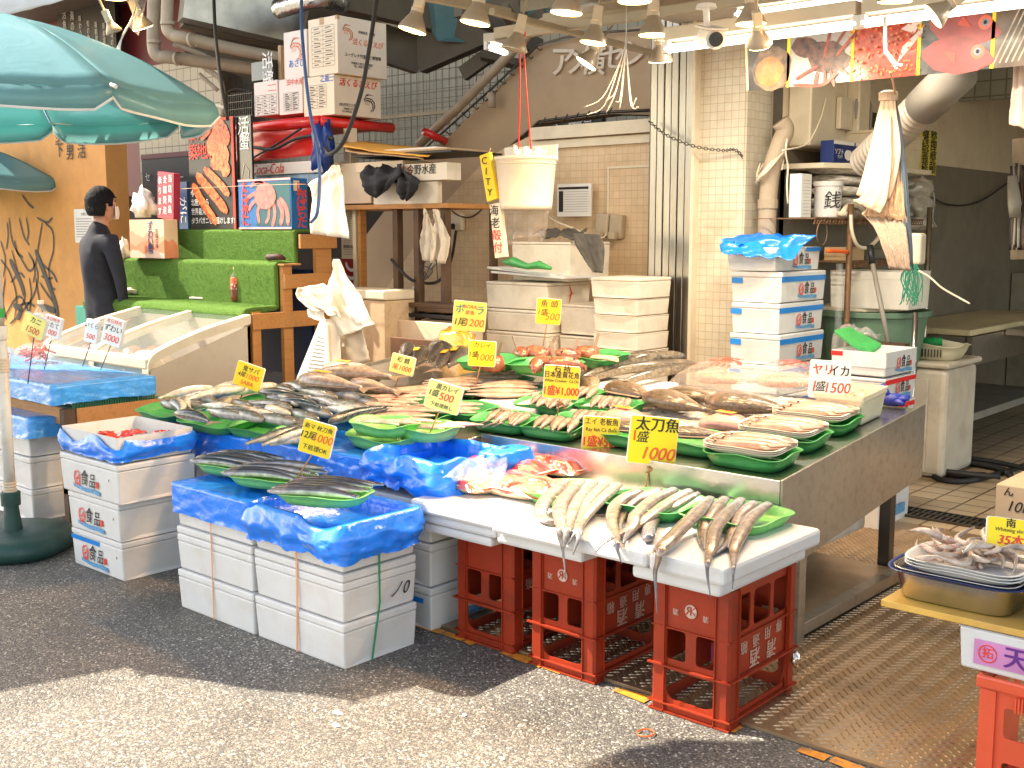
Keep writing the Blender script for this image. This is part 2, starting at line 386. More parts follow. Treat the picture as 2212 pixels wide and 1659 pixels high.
# ---------------------------------------------------------------- back walls
tilew = tile_mat('wall_tiles', (.74, .54, .33), (.54, .37, .21), .046, gw=.035, plane='xz', grime=(.45, .25, .10), ga=.5)
tilec = tile_mat('column_tiles', (.72, .64, .50), (.48, .37, .24), .046, gw=.035, plane='xz', grime=(.42, .24, .10), ga=.55)
tiley = tile_mat('column_side_tiles', (.66, .59, .46), (.46, .38, .27), .046, gw=.035, plane='yz', grime=(.42, .28, .14), ga=.4)
g = MB().prism([(-6.6, 0), (-3.6, 0), (-3.6, 2.07), (-5.02, 2.09), (-5.4, 1.97), (-5.9, 1.62), (-6.6, .9)], 5.9, 6.05, 'xz')
w = tag(g.build('tiled_wall', tilew), 'grimy cream tiled wall behind the stacked plain foam boxes', 'wall')
MB().box(-5.0, -3.6, 5.84, 5.899, 2.05, 2.13).box(-5.02, -3.6, 5.87, 5.899, 1.99, 2.04).build('ledge', cream, w)
g = MB(); a = Y(1322, 365, 5.9)
g.box(a.x, -3.6, 5.875, 5.899, .7, a.z).build('flush_panel', tilew, w)
MB().box(a.x-.012, a.x, 5.868, 5.899, .7, a.z+.012).box(a.x, -3.6, 5.868, 5.899, a.z, a.z+.014).build('panel_frame', cream, w)

# tiled column, dark corner post
cl = thing('tiled_column', 'cream tiled column between the steel shutter posts and the shop interior', 'column', (0, 0, 0))
MB().box(-3.62, -3.275, 5.66, 5.93, 0, 3.1).build('front_face', tilec, cl)
MB().box(-3.274, -3.262, 5.665, 5.93, 0, 3.1).build('side_face', tiley, cl)
tag(MB().box(-3.25, -3.20, 5.93, 6.0, 0, 2.6).build('corner_post', dsteel), 'thin dark metal post at the right edge of the tiled column', 'post')
# folding shutter posts
sh = thing('shutter_posts', 'bundle of upright stainless shutter posts stacked against the column', 'shutter post')
x0 = -3.875
for i in range(6):
    MB().box(x0+i*.049, x0+i*.049+.044, 5.62-(i % 2)*.004, 5.68, .4, 3.0).build('post', shut, sh, bevel=.004)
MB().box(x0+6*.049, x0+6*.049+.02, 5.60, 5.68, .4, 3.0).build('frame', cream, sh, bevel=.003)
MB().box(x0-.012, x0-.002, 5.63, 5.7, .4, 3.0).build('cable_channel', dsteel, sh)
ch = []; pts = [Y(1402, 262, 5.56), Y(1440, 292, 5.55), Y(1500, 316, 5.55), Y(1560, 325, 5.6), Y(1592, 326, 5.62), Y(1625, 370, 5.75), Y(1655, 415, 5.9)]
pl = smooth_line(pts, 9); g = MB()
for i in range(len(pl)-1):
    a, b = pl[i], pl[i+1]; d = (b-a); m_ = (a+b)/2; e = d.normalized(); s = Vector((0, 0, 1)) if i % 2 else Vector((0, -1, 0)); s = (s-e*s.dot(e)).normalized()
    ring = [m_+e*d.length*.62*math.cos(t)+s*.008*math.sin(t) for t in [k*math.pi/4 for k in range(9)]]; g.tube(ring, .0028, 5, False)
tag(g.build('chain', dsteel, smooth=True), 'slack metal chain hung across the shutter posts and tiled column', 'chain')

# staircase with parapet, rails and hanging letters
beige = mat('painted_beige_wall', (.50, .35, .21), .7, var=.06, vs_=3, grime=(.3, .2, .12), ga=.3, gs=2)
def P2(px, py, y): p = Y(px, py, y); return (p.x, p.z)
st = thing('staircase', 'beige stair parapet rising right above the tiled wall, with hanging white letters', 'staircase')
pp = [P2(*q, 6.15) for q in ((690, 640), (915, 345), (975, 290), (1060, 205), (1163, 100), (1290, 72), (1480, 40), (1480, 250), (1320, 246), (1165, 266), (1063, 345), (960, 470), (800, 700))]
MB().prism(pp, 6.15, 6.3, 'xz').build('parapet', beige, st)
def tb(pts, r, y, m, name, par): return MB().tube([Y(px, py, y) for px, py in pts], r, 8).build(name, m, par, smooth=True)
tb([(905, 312), (1000, 222), (1090, 128), (1165, 52), (1215, 28), (1480, -20)], .035, 6.05, pipe, 'handrail', st)
tb([(920, 318), (1062, 192), (1160, 98), (1215, 82), (1300, 70), (1420, 62)], .008, 6.1, dsteel, 'lower_rail', st)
tb([(955, 470), (1062, 352), (1165, 262), (1310, 242), (1405, 238)], .010, 6.1, dsteel, 'lower_rail', st)
g = MB()
for k in range(12):
    t = k/11; px = 940+t*215; py = 300-t*200
    g.tube([Y(px, py, 6.1), Y(px+12, py+9, 6.02), Y(px+16, py+5, 6.02)], .005, 5)
for k in range(7):
    px = 1170+k*24; py = 262-k*3.5; g.tube([Y(px+8, py-8, 6.02), Y(px, py+6, 6.08)], .005, 5)
g.build('hooks', dsteel, st)
tb([(1062, 200), (1062, 232)], .03, 6.05, pipe, 'rail_bracket', st)
for i, (s, px, py, sz) in enumerate((('ア', 1208, 136, .19), ('メ', 1246, 134, .19), ('横', 1275, 133, .18), ('セ', 1320, 124, .17), ('ン', 1365, 118, .17))):
    p = Y(px, py, 6.1); letter(st, s, p.x, 6.13, p.z, sz*1.15, mat('letter_cream', (.72, .6, .45), .6), ry=R(6), bold=.035, name='letter')
p = Y(1340, 262, 7)
sg = thing('market_sign', 'black sign with white characters seen through the gap under the stair rail', 'sign', (0, 0, 0))
a = Y(1155, 255, 7.2); b = Y(1300, 287, 7.2)
MB().box(a.x, b.x, 7.2, 7.25, b.z-.06, a.z+.02).build('board', black, sg)
for s, px in (('食', 1195), ('市', 1240), ('場', 1264)):
    q = Y(px, 272, 7.19); letter(sg, s, q.x, 7.19, q.z, .15, inkw)
# dark space and framing under the stairs
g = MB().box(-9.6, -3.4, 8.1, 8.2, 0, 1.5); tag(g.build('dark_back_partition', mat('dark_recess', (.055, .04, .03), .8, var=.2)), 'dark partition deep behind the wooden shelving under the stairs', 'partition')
gt = tile_mat('grey_green_tiles', (.42, .42, .37), (.2, .19, .16), .11, gw=.05, plane='xz', ga=.25)
a = Y(300, 345, 8.4)
tag(MB().box(-13, -3.4, 8.4, 8.5, 1.4, 4.2).build('far_tiled_wall', gt), 'grey-green tiled far wall seen above the staircase and big cartons', 'wall')
tag(MB().box(-3.4, 0, 8.6, 8.7, 2.4, 4.2).build('sky_side_wall', gt), 'pale tiled upper wall seen between the ceiling beams', 'wall')
# wire mesh screen in front of far wall
g = MB(); a = Y(830, 80, 7.6); b = Y(1130, 300, 7.6)
k = 0
x = a.x-.5
while x < b.x+.2: g.box(x, x+.006, 7.6, 7.606, 1.9, 3.1); x += .085
z = 1.9
while z < 3.1: g.box(a.x-.5, b.x+.2, 7.607, 7.613, z, z+.006); z += .085
ms = tag(g.build('wire_mesh_screen', dsteel), 'black square wire mesh hung behind the big shrimp cartons', 'mesh screen')
MB().box(a.x-.5, b.x+.2, 7.56, 7.6, 2.52, 2.55).build('rail', pipe, ms)
tag(MB().prism([(Y(935, 310, 6.9).x, 1.6), (Y(1060, 310, 6.9).x, 1.6), (Y(1060, 310, 6.9).x, 2.02), (Y(935, 285, 6.9).x, 2.1)], 6.9, 7.0, 'xz').build('dark_ventilation_box', black), 'black box standing between the mesh screen and the stair parapet', 'ventilation box')
# beams and ceiling structure
bm_ = mat('dark_beam', (.13, .10, .07), .7, var=.1)
bms = thing('roof_beams', 'dark steel roof beams crossing above the cartons and stairs', 'roof beam')
def beam(p, q, w, h, m=bm_, name='beam', par=None): return MB().bar(p, q, w, h).build(name, m, par or bms)
beam(D(660, 40, 9), D(905, 120, 9.5), .10, .30); beam(D(905, 120, 9.5), D(1130, 20, 9), .12, .3); beam(D(640, -30, 8.2), D(1060, 70, 9.8), .12, .2)
beam(D(990, 20, 8), D(1165, 100, 9), .07, .1); beam(D(1090, 20, 8), D(1180, 160, 9), .05, .1); beam(D(1000, 160, 9.4), D(1180, 30, 9), .06, .12)
beam(D(1040, 122, 9.2), D(1170, 150, 9.2), .3, .05)
tealm = mat('teal_awning_cloth', (.10, .20, .22), .7, var=.1)
pts = [D(870, -40, 9.2), D(945, 88, 9.2), D(1000, 92, 9.2), D(1190, 30, 9.6), D(1190, -60, 9.6), D(930, -60, 9)]
tag(MB().add(pts, [(0, 1, 2, 3, 4, 5)]).build('teal_tarpaulin', tealm, solid=.01), 'dull teal tarpaulin stretched behind the ceiling lamps', 'tarpaulin')

# ---------------------------------------------------------------- left background
mar = mat('maroon_panel', (.17, .012, .022), .5, var=.08)
tag(MB().box(-16, Y(480, 200, 7.9).x, 7.9, 8.0, 1.9, 4.8).build('maroon_fascia', mar), 'dark maroon panel wall above the umbrella and mural', 'wall panel')
a = Y(122, 10, 7.7); b = Y(252, 110, 7.7)
bb = thing('calligraphy_board', 'tall black board with rows of white calligraphy on maroon wall', 'sign board')
MB().box(a.x, b.x, 7.7, 7.74, b.z-.2, a.z+.25).build('board', black, bb)
for i, s in enumerate(('活魚料理', '海の幸を', '味わうなら', '旬の魚を', '毎朝直送', '新鮮第一', '市場の味')):
    q = Y(140+i*17, 66+i*3, 7.69); letter(bb, '\n'.join(s), q.x, 7.69, q.z, .13 if i < 2 else .09, inkw, sx=.8)
orm = mat('orange_plaster', (.72, .33, .09), .75, var=.07, vs_=6, bump=.2, bs=30, grime=(.45, .2, .06), ga=.3)
mu = thing('mural_wall', 'orange plaster wall painted with a black line drawing of robed figure', 'mural wall')
MX = Y(235, 500, 5.0).x
MB().box(-16, MX, 5.0, 5.2, 0, 2.4).build('wall', orm, mu)
def ML(L): return [(Y(x, y, 4.99).x, Y(x, y, 4.99).z) for x, y in L]
def sl(L): return [tuple(v) for v in smooth_line([Vector(p) for p in L], 5)]
lines = [[(18,470),(25,520),(45,560),(62,585),(75,570),(80,540),(90,480)], [(40,470),(50,510),(62,530)], [(60,545),(80,590),(70,640),(40,680),(20,700)],
 [(80,545),(100,600),(112,650),(125,690),(100,700)], [(95,480),(112,500),(114,540),(104,580),(110,620),(118,625)], [(78,470),(100,480),(112,470)],
 [(76,545),(90,570),(112,590),(122,610)], [(24,540),(40,600),(52,640),(46,660)], [(0,560),(20,590),(34,640),(30,690)], [(62,600),(66,640),(60,690)],
 [(76,600),(82,640),(95,690)], [(10,600),(5,650),(12,690)], [(84,610),(104,640),(122,660)], [(22,610),(40,590),(52,600)], [(0,520),(10,560),(6,600)],
 [(88,596),(100,602),(112,600)], [(40,660),(60,655),(74,662)], [(30,520),(36,545),(48,556)], [(55,470),(60,500),(57,520)], [(0,700),(40,640),(70,700)],
 [(100,660),(118,672),(128,700)], [(70,560),(74,590),(70,610)], [(14,480),(16,510),(12,540)], [(46,420),(60,440),(72,450)]]
strokes(mu, [sl(ML(L)) for L in lines], .022, ink, 4.995)
strokes(mu, [sl(ML(L)) for L in ([(75,540),(98,600),(118,655),(124,690)], [(20,560),(34,590),(45,615),(52,640)], [(80,655),(100,665),(120,672)], [(28,660),(44,668),(36,690)])], .06, ink, 4.993)
for i, (s, px, py) in enumerate((('多\n下', 127, 310), ('三\n男', 150, 315), ('子\n活', 175, 312))):
    q = Y(px, py, 4.99); letter(mu, s, q.x, 4.99, q.z, .14, ink, space=.9)
a = Y(158, 452, 4.97); b = Y(208, 525, 4.97)
nt = thing('paper_notice', 'white printed notice taped on the orange wall beside the man', 'notice')
MB().box(a.x, b.x, 4.975, 4.98, b.z, a.z).build('sheet', paper, nt)
letter(nt, 'お知らせ', (a.x+b.x)/2, 4.974, a.z-.045, .03)
shape(nt, [[(a.x+.03, z), (b.x-.03-.04*(k % 3), z), (b.x-.03-.04*(k % 3), z+.004), (a.x+.03, z+.004)] for k, z in enumerate([b.z+.05+.022*j for j in range(8)])], ink, 4.974, name='text_lines')
# mesh wrapped column
p = Y(268, 500, 5.6)
cm = tile_mat('net_wrap', (.22, .14, .10), (.09, .06, .045), .022, gw=.2, plane='xz', ga=.2)
mc = MB().lathe([(.125, 0), (.125, 2.9)], 28).build('net_wrapped_pillar', cm, smooth=True, loc=(p.x, 5.5, 0)); tag(mc, 'round pillar wrapped in brown netting behind the man', 'pillar')
# black shop sign behind the crab posters
a = Y(306, 345, 6.5); b = Y(440, 458, 6.5)
ss = thing('black_shop_sign', 'black shop sign with white letters and red upper edge behind the red flag', 'sign')
MB().box(a.x, b.x+.3, 6.5, 6.56, b.z-.3, a.z).build('board', black, ss)
MB().box(a.x, b.x+.3, 6.49, 6.56, a.z, a.z+.05).build('red_edge', mar, ss)
for i, c_ in enumerate('センター'):
    q = Y(318+i*24, 384, 6.48); letter(ss, c_, q.x, 6.485, q.z, .10, inkw)
tag(MB().box(Y(300, 300, 6.8).x, Y(480, 300, 6.8).x, 6.8, 6.9, 1.7, 3.2).build('side_tiled_wall', tile_mat('beige_tiles', (.5, .40, .27), (.12, .09, .06), .13, plane='xz', ga=.3)), 'beige tiled wall between the umbrella edge and dark crab poster', 'wall')
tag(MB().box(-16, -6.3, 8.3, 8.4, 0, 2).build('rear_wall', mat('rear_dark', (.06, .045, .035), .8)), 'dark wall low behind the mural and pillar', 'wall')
# overhead pipes at left
pv = thing('drain_pipes', 'pair of fat beige drain pipes with elbows under the ceiling', 'pipe')
def pp_(pts, r, dz, name='pipe'): return MB().tube(smooth_line([D(x, y, d) for x, y, d in pts], 5), r, 14).build(name, pipe, pv, smooth=True)
pp_([(333, -30, 8.6), (331, 60, 8.6), (333, 108, 8.6), (345, 122, 8.6), (370, 124, 8.6), (470, 138, 8.7), (560, 150, 8.8)], .048, 0)
pp_([(363, -30, 8.3), (361, 30, 8.3), (362, 62, 8.3), (375, 76, 8.3), (400, 82, 8.3), (500, 105, 8.5), (620, 128, 8.7)], .045, 0)
pp_([(375, 95, 8.7), (430, 115, 8.7), (460, 128, 8.7)], .018, 0, 'thin_pipe'); pp_([(440, 145, 8.7), (478, 178, 8.7), (480, 260, 8.7)], .02, 0, 'thin_pipe')
pp_([(430, 160, 8.7), (470, 195, 8.7)], .016, 0, 'thin_pipe')
g = MB()
for px, py, d in ((333, 90, 8.58), (385, 127, 8.58), (362, 50, 8.28), (415, 86, 8.28)): g.lathe([(.053, -.012), (.053, .012)], 14, D(px, py, d), axis=(0, 0, 1) if px < 370 else (1, .2, 0))
g.build('pipe_collars', pipe, pv)
# galvanised duct and foil above cartons
du = thing('ceiling_duct', 'flat galvanised duct running under the ceiling above the cartons', 'duct')
MB().bar(D(395, -10, 8.9), D(700, 62, 9.4), .25, .38).build('duct', mat('galvanised', (.42, .40, .36), .35, .8, var=.2, bump=.1, bs=12), du)
MB().bar(D(395, 30, 9.1), D(700, 98, 9.6), .2, .2).build('shadow_trim', bm_, du)
MB().tube(smooth_line([D(600, 20, 8.4), D(640, 8, 8.3), D(690, -4, 8.2), D(740, 8, 8.4)], 6), .07, 12).build('foil_hose', mat('foil', (.8, .78, .72), .25, 1, bump=.9, bs=14, dist=1), du, smooth=True)
tag(MB().bar(D(415, 55, 9.6), D(640, 135, 9.9), .3, .5).build('dark_overhead_box', bm_), 'dark box beam behind the drain pipes', 'beam')

# ---------------------------------------------------------------- shop interior on the right
gw = mat('grey_wall_lower', (.20, .17, .13), .6, var=.08, grime=(.09, .08, .06), ga=.4, gs=3)
gu = mat('cream_wall_upper', (.66, .56, .42), .6, var=.05, grime=(.35, .25, .15), ga=.3, gs=3)
sw = thing('shop_side_wall', 'shop side wall, dark grey below and cream above', 'wall')
MB().box(-3.3, -3.2, 5.95, 12, 0, 1.92).build('lower_wall', gw, sw)
MB().box(-3.3, -3.195, 5.95, 12, 1.921, 3.1).build('upper_wall', gu, sw)
bw = thing('shop_back_wall', 'pale lower wall with ledge at the rear of the shop', 'wall')
MB().box(-3.2, 2.5, 10.2, 10.4, 0, 3).build('wall', gw, bw)
MB().box(-3.19, 2.5, 10.0, 10.2, 0, 1.1).build('ledge', grey, bw)
tag(MB().box(Y(2060, 0, 7.1).x, Y(2060, 0, 7.1).x+.12, 9, 9.1, 0, 1.2).build('wall_corner_panel', cream), 'pale panel standing at the rear right of the shop', 'panel')
cu = thing('wall_cabinets', 'two cream wall cupboards high above the shelf rack', 'cabinet')
MB().box(-3.19, -3.05, 6.0, X(1829, 280, -3.05).y, 1.93, 2.4).build('cupboard', cream, cu, bevel=.01)
MB().box(-3.19, -2.98, X(1829, 280, -3.05).y+.01, X(1878, 290, -2.98).y, 1.88, 2.5).build('cupboard', cream, cu, bevel=.01)
fp = thing('switch_panel', 'grimy switch panel with two square windows on the wall cupboard', 'electric panel', (-3.045, 6.3, 2.13))
MB().box(0, .03, .0, .16, -.09, .09).build('box', cream, fp, bevel=.005)
for yy in (.25, .42): MB().box(0, .02, yy, yy+.11, -.05, .04).build('window', dsteel, fp, bevel=.004)
cable('panel_cord', [(-3.0, 6.5, 2.0), (-3.0, 6.47, 2.2), (-3.0, 6.55, 2.24), (-3.0, 6.66, 2.2), (-3.0, 6.66, 2.02)], .012, grey, 'thick grey cord looped over the switch panel windows', 'cord')
# soffit and light fixtures
ceil = mat('white_soffit', (.72, .66, .56), .6, var=.04)
tag(MB().box(-3.7, 2.5, 4.3, 10.4, 2.62, 2.7).build('shop_ceiling', ceil), 'off-white shop ceiling above the lamps at right', 'ceiling')
g = MB()
for i in range(9): g.box(-3.7+i*.12, -3.66+i*.12, 4.2, 4.3, 2.55, 2.7)
tag(g.box(-3.72, -2.5, 4.28, 4.29, 2.5, 2.7).build('slatted_vent', grey), 'dark slatted vent strip under the ceiling edge', 'vent')
# ================================================================ FOAM BOXES, CRATES, TABLE
def body_mesh(w, d, h, name, m, parent, wall=.018, deep=None, taper=.006, recess=('right',), rz_=None, groove=None, bev=.006):
    """rounded foam box, open on top when deep is given, hand holds pressed into the named sides"""
    bm = bmesh.new()
    vs = [bm.verts.new((sx*(w/2-(taper if sz == 0 else 0)), sy*(d/2-(taper if sz == 0 else 0)), sz*h)) for sz in (0, 1) for sx, sy in ((-1,-1),(1,-1),(1,1),(-1,1))]
    F = {}
    F['bottom'] = bm.faces.new([vs[i] for i in (0,3,2,1)]); F['top'] = bm.faces.new([vs[i] for i in (4,5,6,7)])
    F['front'] = bm.faces.new([vs[i] for i in (0,1,5,4)]); F['right'] = bm.faces.new([vs[i] for i in (1,2,6,5)])
    F['back'] = bm.faces.new([vs[i] for i in (2,3,7,6)]); F['left'] = bm.faces.new([vs[i] for i in (3,0,4,7)])
    for s in recess:
        f = F[s]; c = f.calc_center_median(); n_ = f.normal.copy() if f.normal.length else Vector(); f.normal_update(); n_ = f.normal.copy()
        ln = (w if s in ('front', 'back') else d)
        r = bmesh.ops.inset_individual(bm, faces=[f], thickness=min(h*.2, .02))
        ax = Vector((1, 0, 0)) if s in ('front', 'back') else Vector((0, 1, 0))
        for v in f.verts:
            u = (v.co-c).dot(ax); z = v.co.z-c.z
            top = z > 0
            k = (.19 if top else .22)*ln
            off = v.co-c; off -= ax*u; off.z = 0
            v.co = c+ax*math.copysign(k, u)+off; v.co.z = h*.60 if top else h*.10
        for v in f.verts: v.co -= n_*.007
    if deep:
        f = F['top']; bmesh.ops.inset_individual(bm, faces=[f], thickness=wall)
        r = bmesh.ops.extrude_discrete_faces(bm, faces=[f]); bmesh.ops.translate(bm, verts=r['faces'][0].verts, vec=(0, 0, -deep))
    bmesh.ops.recalc_face_normals(bm, faces=bm.faces)
    me = bpy.data.meshes.new(name); bm.to_mesh(me); bm.free(); me.materials.append(m)
    o = link(name, me, parent)
    md = o.modifiers.new('b', 'BEVEL'); md.width = bev; md.segments = 2; md.limit_method = 'ANGLE'
    return o
BOXES = {}
def foam_box(label, x0, x1, y0, y1, z0, z1, lid=.018, deep=0, recess=('right',), m=None, group=None, rz=0, name='foam_box', cat='foam box', lids=1):
    w, d, h = x1-x0, y1-y0, z1-z0
    t = thing(name, label, cat, ((x0+x1)/2, (y0+y1)/2, z0), rz, group)
    hb = h-(lid*lids if not deep else 0)-.002
    body_mesh(w, d, hb, 'body', m or foam, t, deep=deep, recess=recess)
    if not deep:
        for k in range(lids):
            z = hb+k*lid
            MB().box(-w/2-.001, w/2+.001, -d/2-.001, d/2+.001, z+.001, z+lid-.001).build('lid', m or foam, t, bevel=.006)
    t['w'] = w; t['d'] = d
    return t
def clean(o):
    for k in ('w', 'd'):
        if k in o: del o[k]
def on_side(side, w, d, u, e=.0015):
    return ((u, -d/2-e, 0) if side == 'front' else (w/2+e, u, 0)), (0 if side == 'front' else R(90))
def tape(t, side, u0, u1, z0, z1, m):
    w, d = t['w'], t['d']
    if side == 'front': MB().box(u0, u1, -d/2-.002, -d/2-.0005, z0, z1).build('tape', m, t)
    else: MB().box(w/2+.0005, w/2+.002, u0, u1, z0, z1).build('tape', m, t)
def brush_logo(t, side, u, z, s):
    w, d = t['w'], t['d']; (x, y, _), rz = on_side(side, w, d, u)
    def at(dx, dy=0): return (x+dx*s, y-dy, z) if side == 'front' else (x+dy, y+dx*s, z)
    rr = random.Random(int(z*1000)+len(KIDS.get(t.name, [])))
    circ = [[(.30*math.cos(a)*(1+.05*math.sin(3*a)), .38*math.sin(a)) for a in [1.9+k*.33 for k in range(19)]], [(.24*math.cos(a), .31*math.sin(a)) for a in [1.4+k*.35 for k in range(17)]]]
    strokes(t, [[(a*s, b*s) for a, b in L] for L in circ], .055*s, inkr, loc=at(-.75), rz=rz, name='logo_ring')
    strokes(t, [[(a*s, b*s) for a, b in L] for L in ([(.16, .22), (.05, .0), (-.14, -.1)], [(.05, 0), (.04, -.24)])], .1*s, inkr, loc=at(-.75), rz=rz, name='logo_mark')
    a = at(-.05, .0008); letter(t, '食', a[0], a[1], z+.02*s, .85*s, ink, rz, bold=.012, shear=.12, sx=.8)
    a = at(.72, .0008); letter(t, '品', a[0], a[1], z-.03*s, .78*s, ink, rz, bold=.012, shear=.12, sx=.8)
    wv = [(-1.15, -.30), (-.7, -.36), (-.2, -.42), (.3, -.40), (.8, -.38), (1.4, -.45), (1.4, -.66), (.7, -.60), (0, -.62), (-.6, -.56), (-1.15, -.48)]
    shape(t, [[(p[0]*s, p[1]*s) for p in wv]], mat('logo_wave_blue', (.12, .32, .55), .5, var=.5, vs_=120), loc=at(0, -.0004), rz=rz, name='logo_wave')
    shape(t, [[(p[0]*s, p[1]*s) for p in ((1.05, -.28), (1.28, -.30), (1.3, .02), (1.08, .05))]], inkr, loc=at(0, .0006), rz=rz, name='logo_seal')

# blue and clear wraps
def wrap(name, label, x0, x1, y0, y1, zt, zb, m=bluef, top='closed', amp=.012, wav=.02, seed=0, parent=None, puff=0, r=.02, dip=None, inner=.08, cat='plastic sheet', dz=None):
    """plastic draped round a box: wrinkled skirt from zt down to about zb, closed or open on top"""
    rx = random.Random(seed); ph = rx.uniform(0, 50)
    per = []
    def seg(a, b):
        n = max(4, int((Vector(b)-Vector(a)).length/.012))
        for i in range(n): per.append(Vector(a).lerp(Vector(b), i/n))
    def arc(cx, cy_, a0):
        for k in range(4): t = a0+k*math.pi/8; per.append(Vector((cx+r*math.cos(t), cy_+r*math.sin(t))))
    seg((x0+r, y0), (x1-r, y0)); arc(x1-r, y0+r, -math.pi/2); seg((x1, y0+r), (x1, y1-r)); arc(x1-r, y1-r, 0)
    seg((x1-r, y1), (x0+r, y1)); arc(x0+r, y1-r, math.pi/2); seg((x0, y1-r), (x0, y0+r)); arc(x0+r, y0+r, math.pi)
    n = len(per); c = Vector(((x0+x1)/2, (y0+y1)/2)); b = MB(); rows = []
    K = 12
    for k in range(K+1):
        f = k/K; row = []
        for i, p in enumerate(per):
            o = p-per[(i+2) % n]; nrm = Vector((per[(i+1) % n]-per[i-1])).normalized(); nrm = Vector((nrm.y, -nrm.x))
            w1 = noise.noise(Vector((p.x*16+ph, p.y*16, f*3)))
            w2 = noise.noise(Vector((p.x*45+ph, p.y*45, f*9+p.x*30)))
            w3 = abs(noise.noise(Vector((p.x*9+f*2.5+ph, p.y*9-f*2.5, 4.2))))
            out = .004+amp*(w1*.9+w2*.45+1.2*w3)*(.3+.9*f)+puff*math.sin(math.pi*min(1, f*1.1))
            z = zt+(zb-zt)*f+(wav*noise.noise(Vector((p.x*6+ph, p.y*6, 9)))+wav*.4*w2)*f
            if dz: z += dz(p.x, p.y)*(1-f*.5)
            if dip: z -= dip(p.x, p.y)*(1-f)
            q = p+nrm*out; row.append((q.x, q.y, z))
        rows.append(row)
    k0 = 0
    for row in rows: b.add(row, [])
    for k in range(K):
        for i in range(n): b.f.append((k*n+i, k*n+(i+1) % n, (k+1)*n+(i+1) % n, (k+1)*n+i))
    if top == 'open':
        base = len(b.v); m_ = []
        for k in (1, 2, 3):
            m_.append([(p[0]+(c.x-p[0])*.07*(.4+.25*k), p[1]+(c.y-p[1])*.09*(.4+.25*k), p[2]-(0, .0, .35, 1)[k]*inner+.003) for p in rows[0]])
        for q in m_: b.add(q, [])
        prev = 0
        for k in range(3):
            s = base+k*n
            for i in range(n): b.f.append((prev+i, s+i, s+(i+1) % n, prev+(i+1) % n))
            prev = s
        b.f.append(tuple(base+2*n+i for i in range(n)))
    elif top == 'closed':
        base = len(b.v); prev = 0
        for k in range(1, 7):
            q = [(c.x+(p[0]-c.x)*(1-k/7), c.y+(p[1]-c.y)*(1-k/7), p[2]+.005*noise.noise(Vector((p[0]*30*(1-k/7), p[1]*30, k*2.3)))+.001) for p in rows[0]]
            b.add(q, []); s = base+(k-1)*n
            for i in range(n): b.f.append((prev+i, s+i, s+(i+1) % n, prev+(i+1) % n))
            prev = s
        b.f.append(tuple(prev+i for i in range(n)))
    o = b.build(name, m, parent, smooth=True)
    if not parent: tag(o, label, cat)
    return o

# --- left stack of printed boxes
lb = 'printed foam boxes stacked at the left'
B = []
for i, (x0, x1, y0, y1, z0, z1, s) in enumerate(((-4.66, -4.24, 2.36, 2.71, 0, .168, 'bottom'), (-4.655, -4.235, 2.35, 2.70, .169, .335, 'middle'), (-4.68, -4.20, 2.335, 2.70, .336, .505, 'top'))):
    t = foam_box(f'{s} printed foam box of the left stack under the red packets' if i else 'bottom printed foam box of the left stack, with a strip of blue tape', x0, x1, y0, y1, z0, z1, lid=.028, recess=('right',), group=lb)
    brush_logo(t, 'front', -.03, .072, .085)
    MB().box(.165, .168, -(y1-y0)/2-.0015, -(y1-y0)/2-.0005, .09, .1).build('tick_mark', ink, t)
    if i == 0:
        tape(t, 'front', -.21, .03, .118, .137, tapeb)
    clean(t)
t = foam_box('open foam box with red packets and blue bag, topmost of the left stack', -4.67, -4.21, 2.345, 2.70, .506, .617, deep=.075, recess=(), group=lb); clean(t)
wrap('blue_liner', 'blue plastic bag sagging round the open foam box of red packets', -4.675, -4.205, 2.34, 2.705, .61, .515, seed=3, top='none', puff=.012, amp=.008,
     dip=lambda x, y: .045*(abs(math.sin((x+4.675)/.47*math.pi*1.5+.2))**2 if y < 2.36 else .5*abs(math.sin((y-2.34)*8))))
rr = random.Random(5)
for k in range(9):
    x, y = rr.uniform(-4.52, -4.32), rr.uniform(2.44, 2.62); b = MB(); n_ = 8
    vs = []
    for i in range(n_):
        for j in range(n_):
            u, v = i/(n_-1)-.5, j/(n_-1)-.5
            vs.append((u*.10, v*.07, .02*math.cos(u*3)*math.cos(v*3)+.012*noise.noise(Vector((u*9+k, v*9, k)))))
    b.add(vs, [(i*n_+j, i*n_+j+1, (i+1)*n_+j+1, (i+1)*n_+j) for i in range(n_-1) for j in range(n_-1)])
    o = b.build('red_packet', mat('red_packet_film', (.72, .05, .03), .15, var=.6, vs_=35, bump=.6, bs=50, coat=1), smooth=True, solid=.003, loc=(x, y, .545+k*.006), rot=(rr.uniform(-.3, .3), rr.uniform(-.3, .3), rr.uniform(0, 6)))
    tag(o, 'small shiny red packet lying in the open foam box at left', 'packet', 'red packets in the open foam box')

# --- the two strapped stacks in front
fb = 'plain foam boxes stacked at the street front'
for nm, x0, x1, y0 in (('left', -3.79, -3.306, 2.34), ('right', -3.296, -2.808, 2.342)):
    y1 = y0+.335
    t = foam_box(f'bottom plain foam box of the {nm} strapped stack on the road', x0, x1, y0, y1, 0, .158, lid=.03, recess=('right',), group=fb); clean(t)
    t = foam_box(f'plain foam box with two lids, second from the ground in the {nm} strapped stack', x0+.002, x1-.002, y0+.002, y1, .159, .33, lid=.03, lids=2, recess=('right',), group=fb)
    if nm == 'right': letter(t, 'ノ0', .2445, .08, .06, .06, ink, R(90), bold=0, shear=.4, name='scribble'); 
    clean(t)
    t = foam_box(f'plain foam box under the blue plastic, top of the {nm} strapped stack', x0+.003, x1-.003, y0+.004, y1, .331, .49 if nm == 'left' else .425, lid=.04, recess=(), group=fb, lids=1); clean(t)
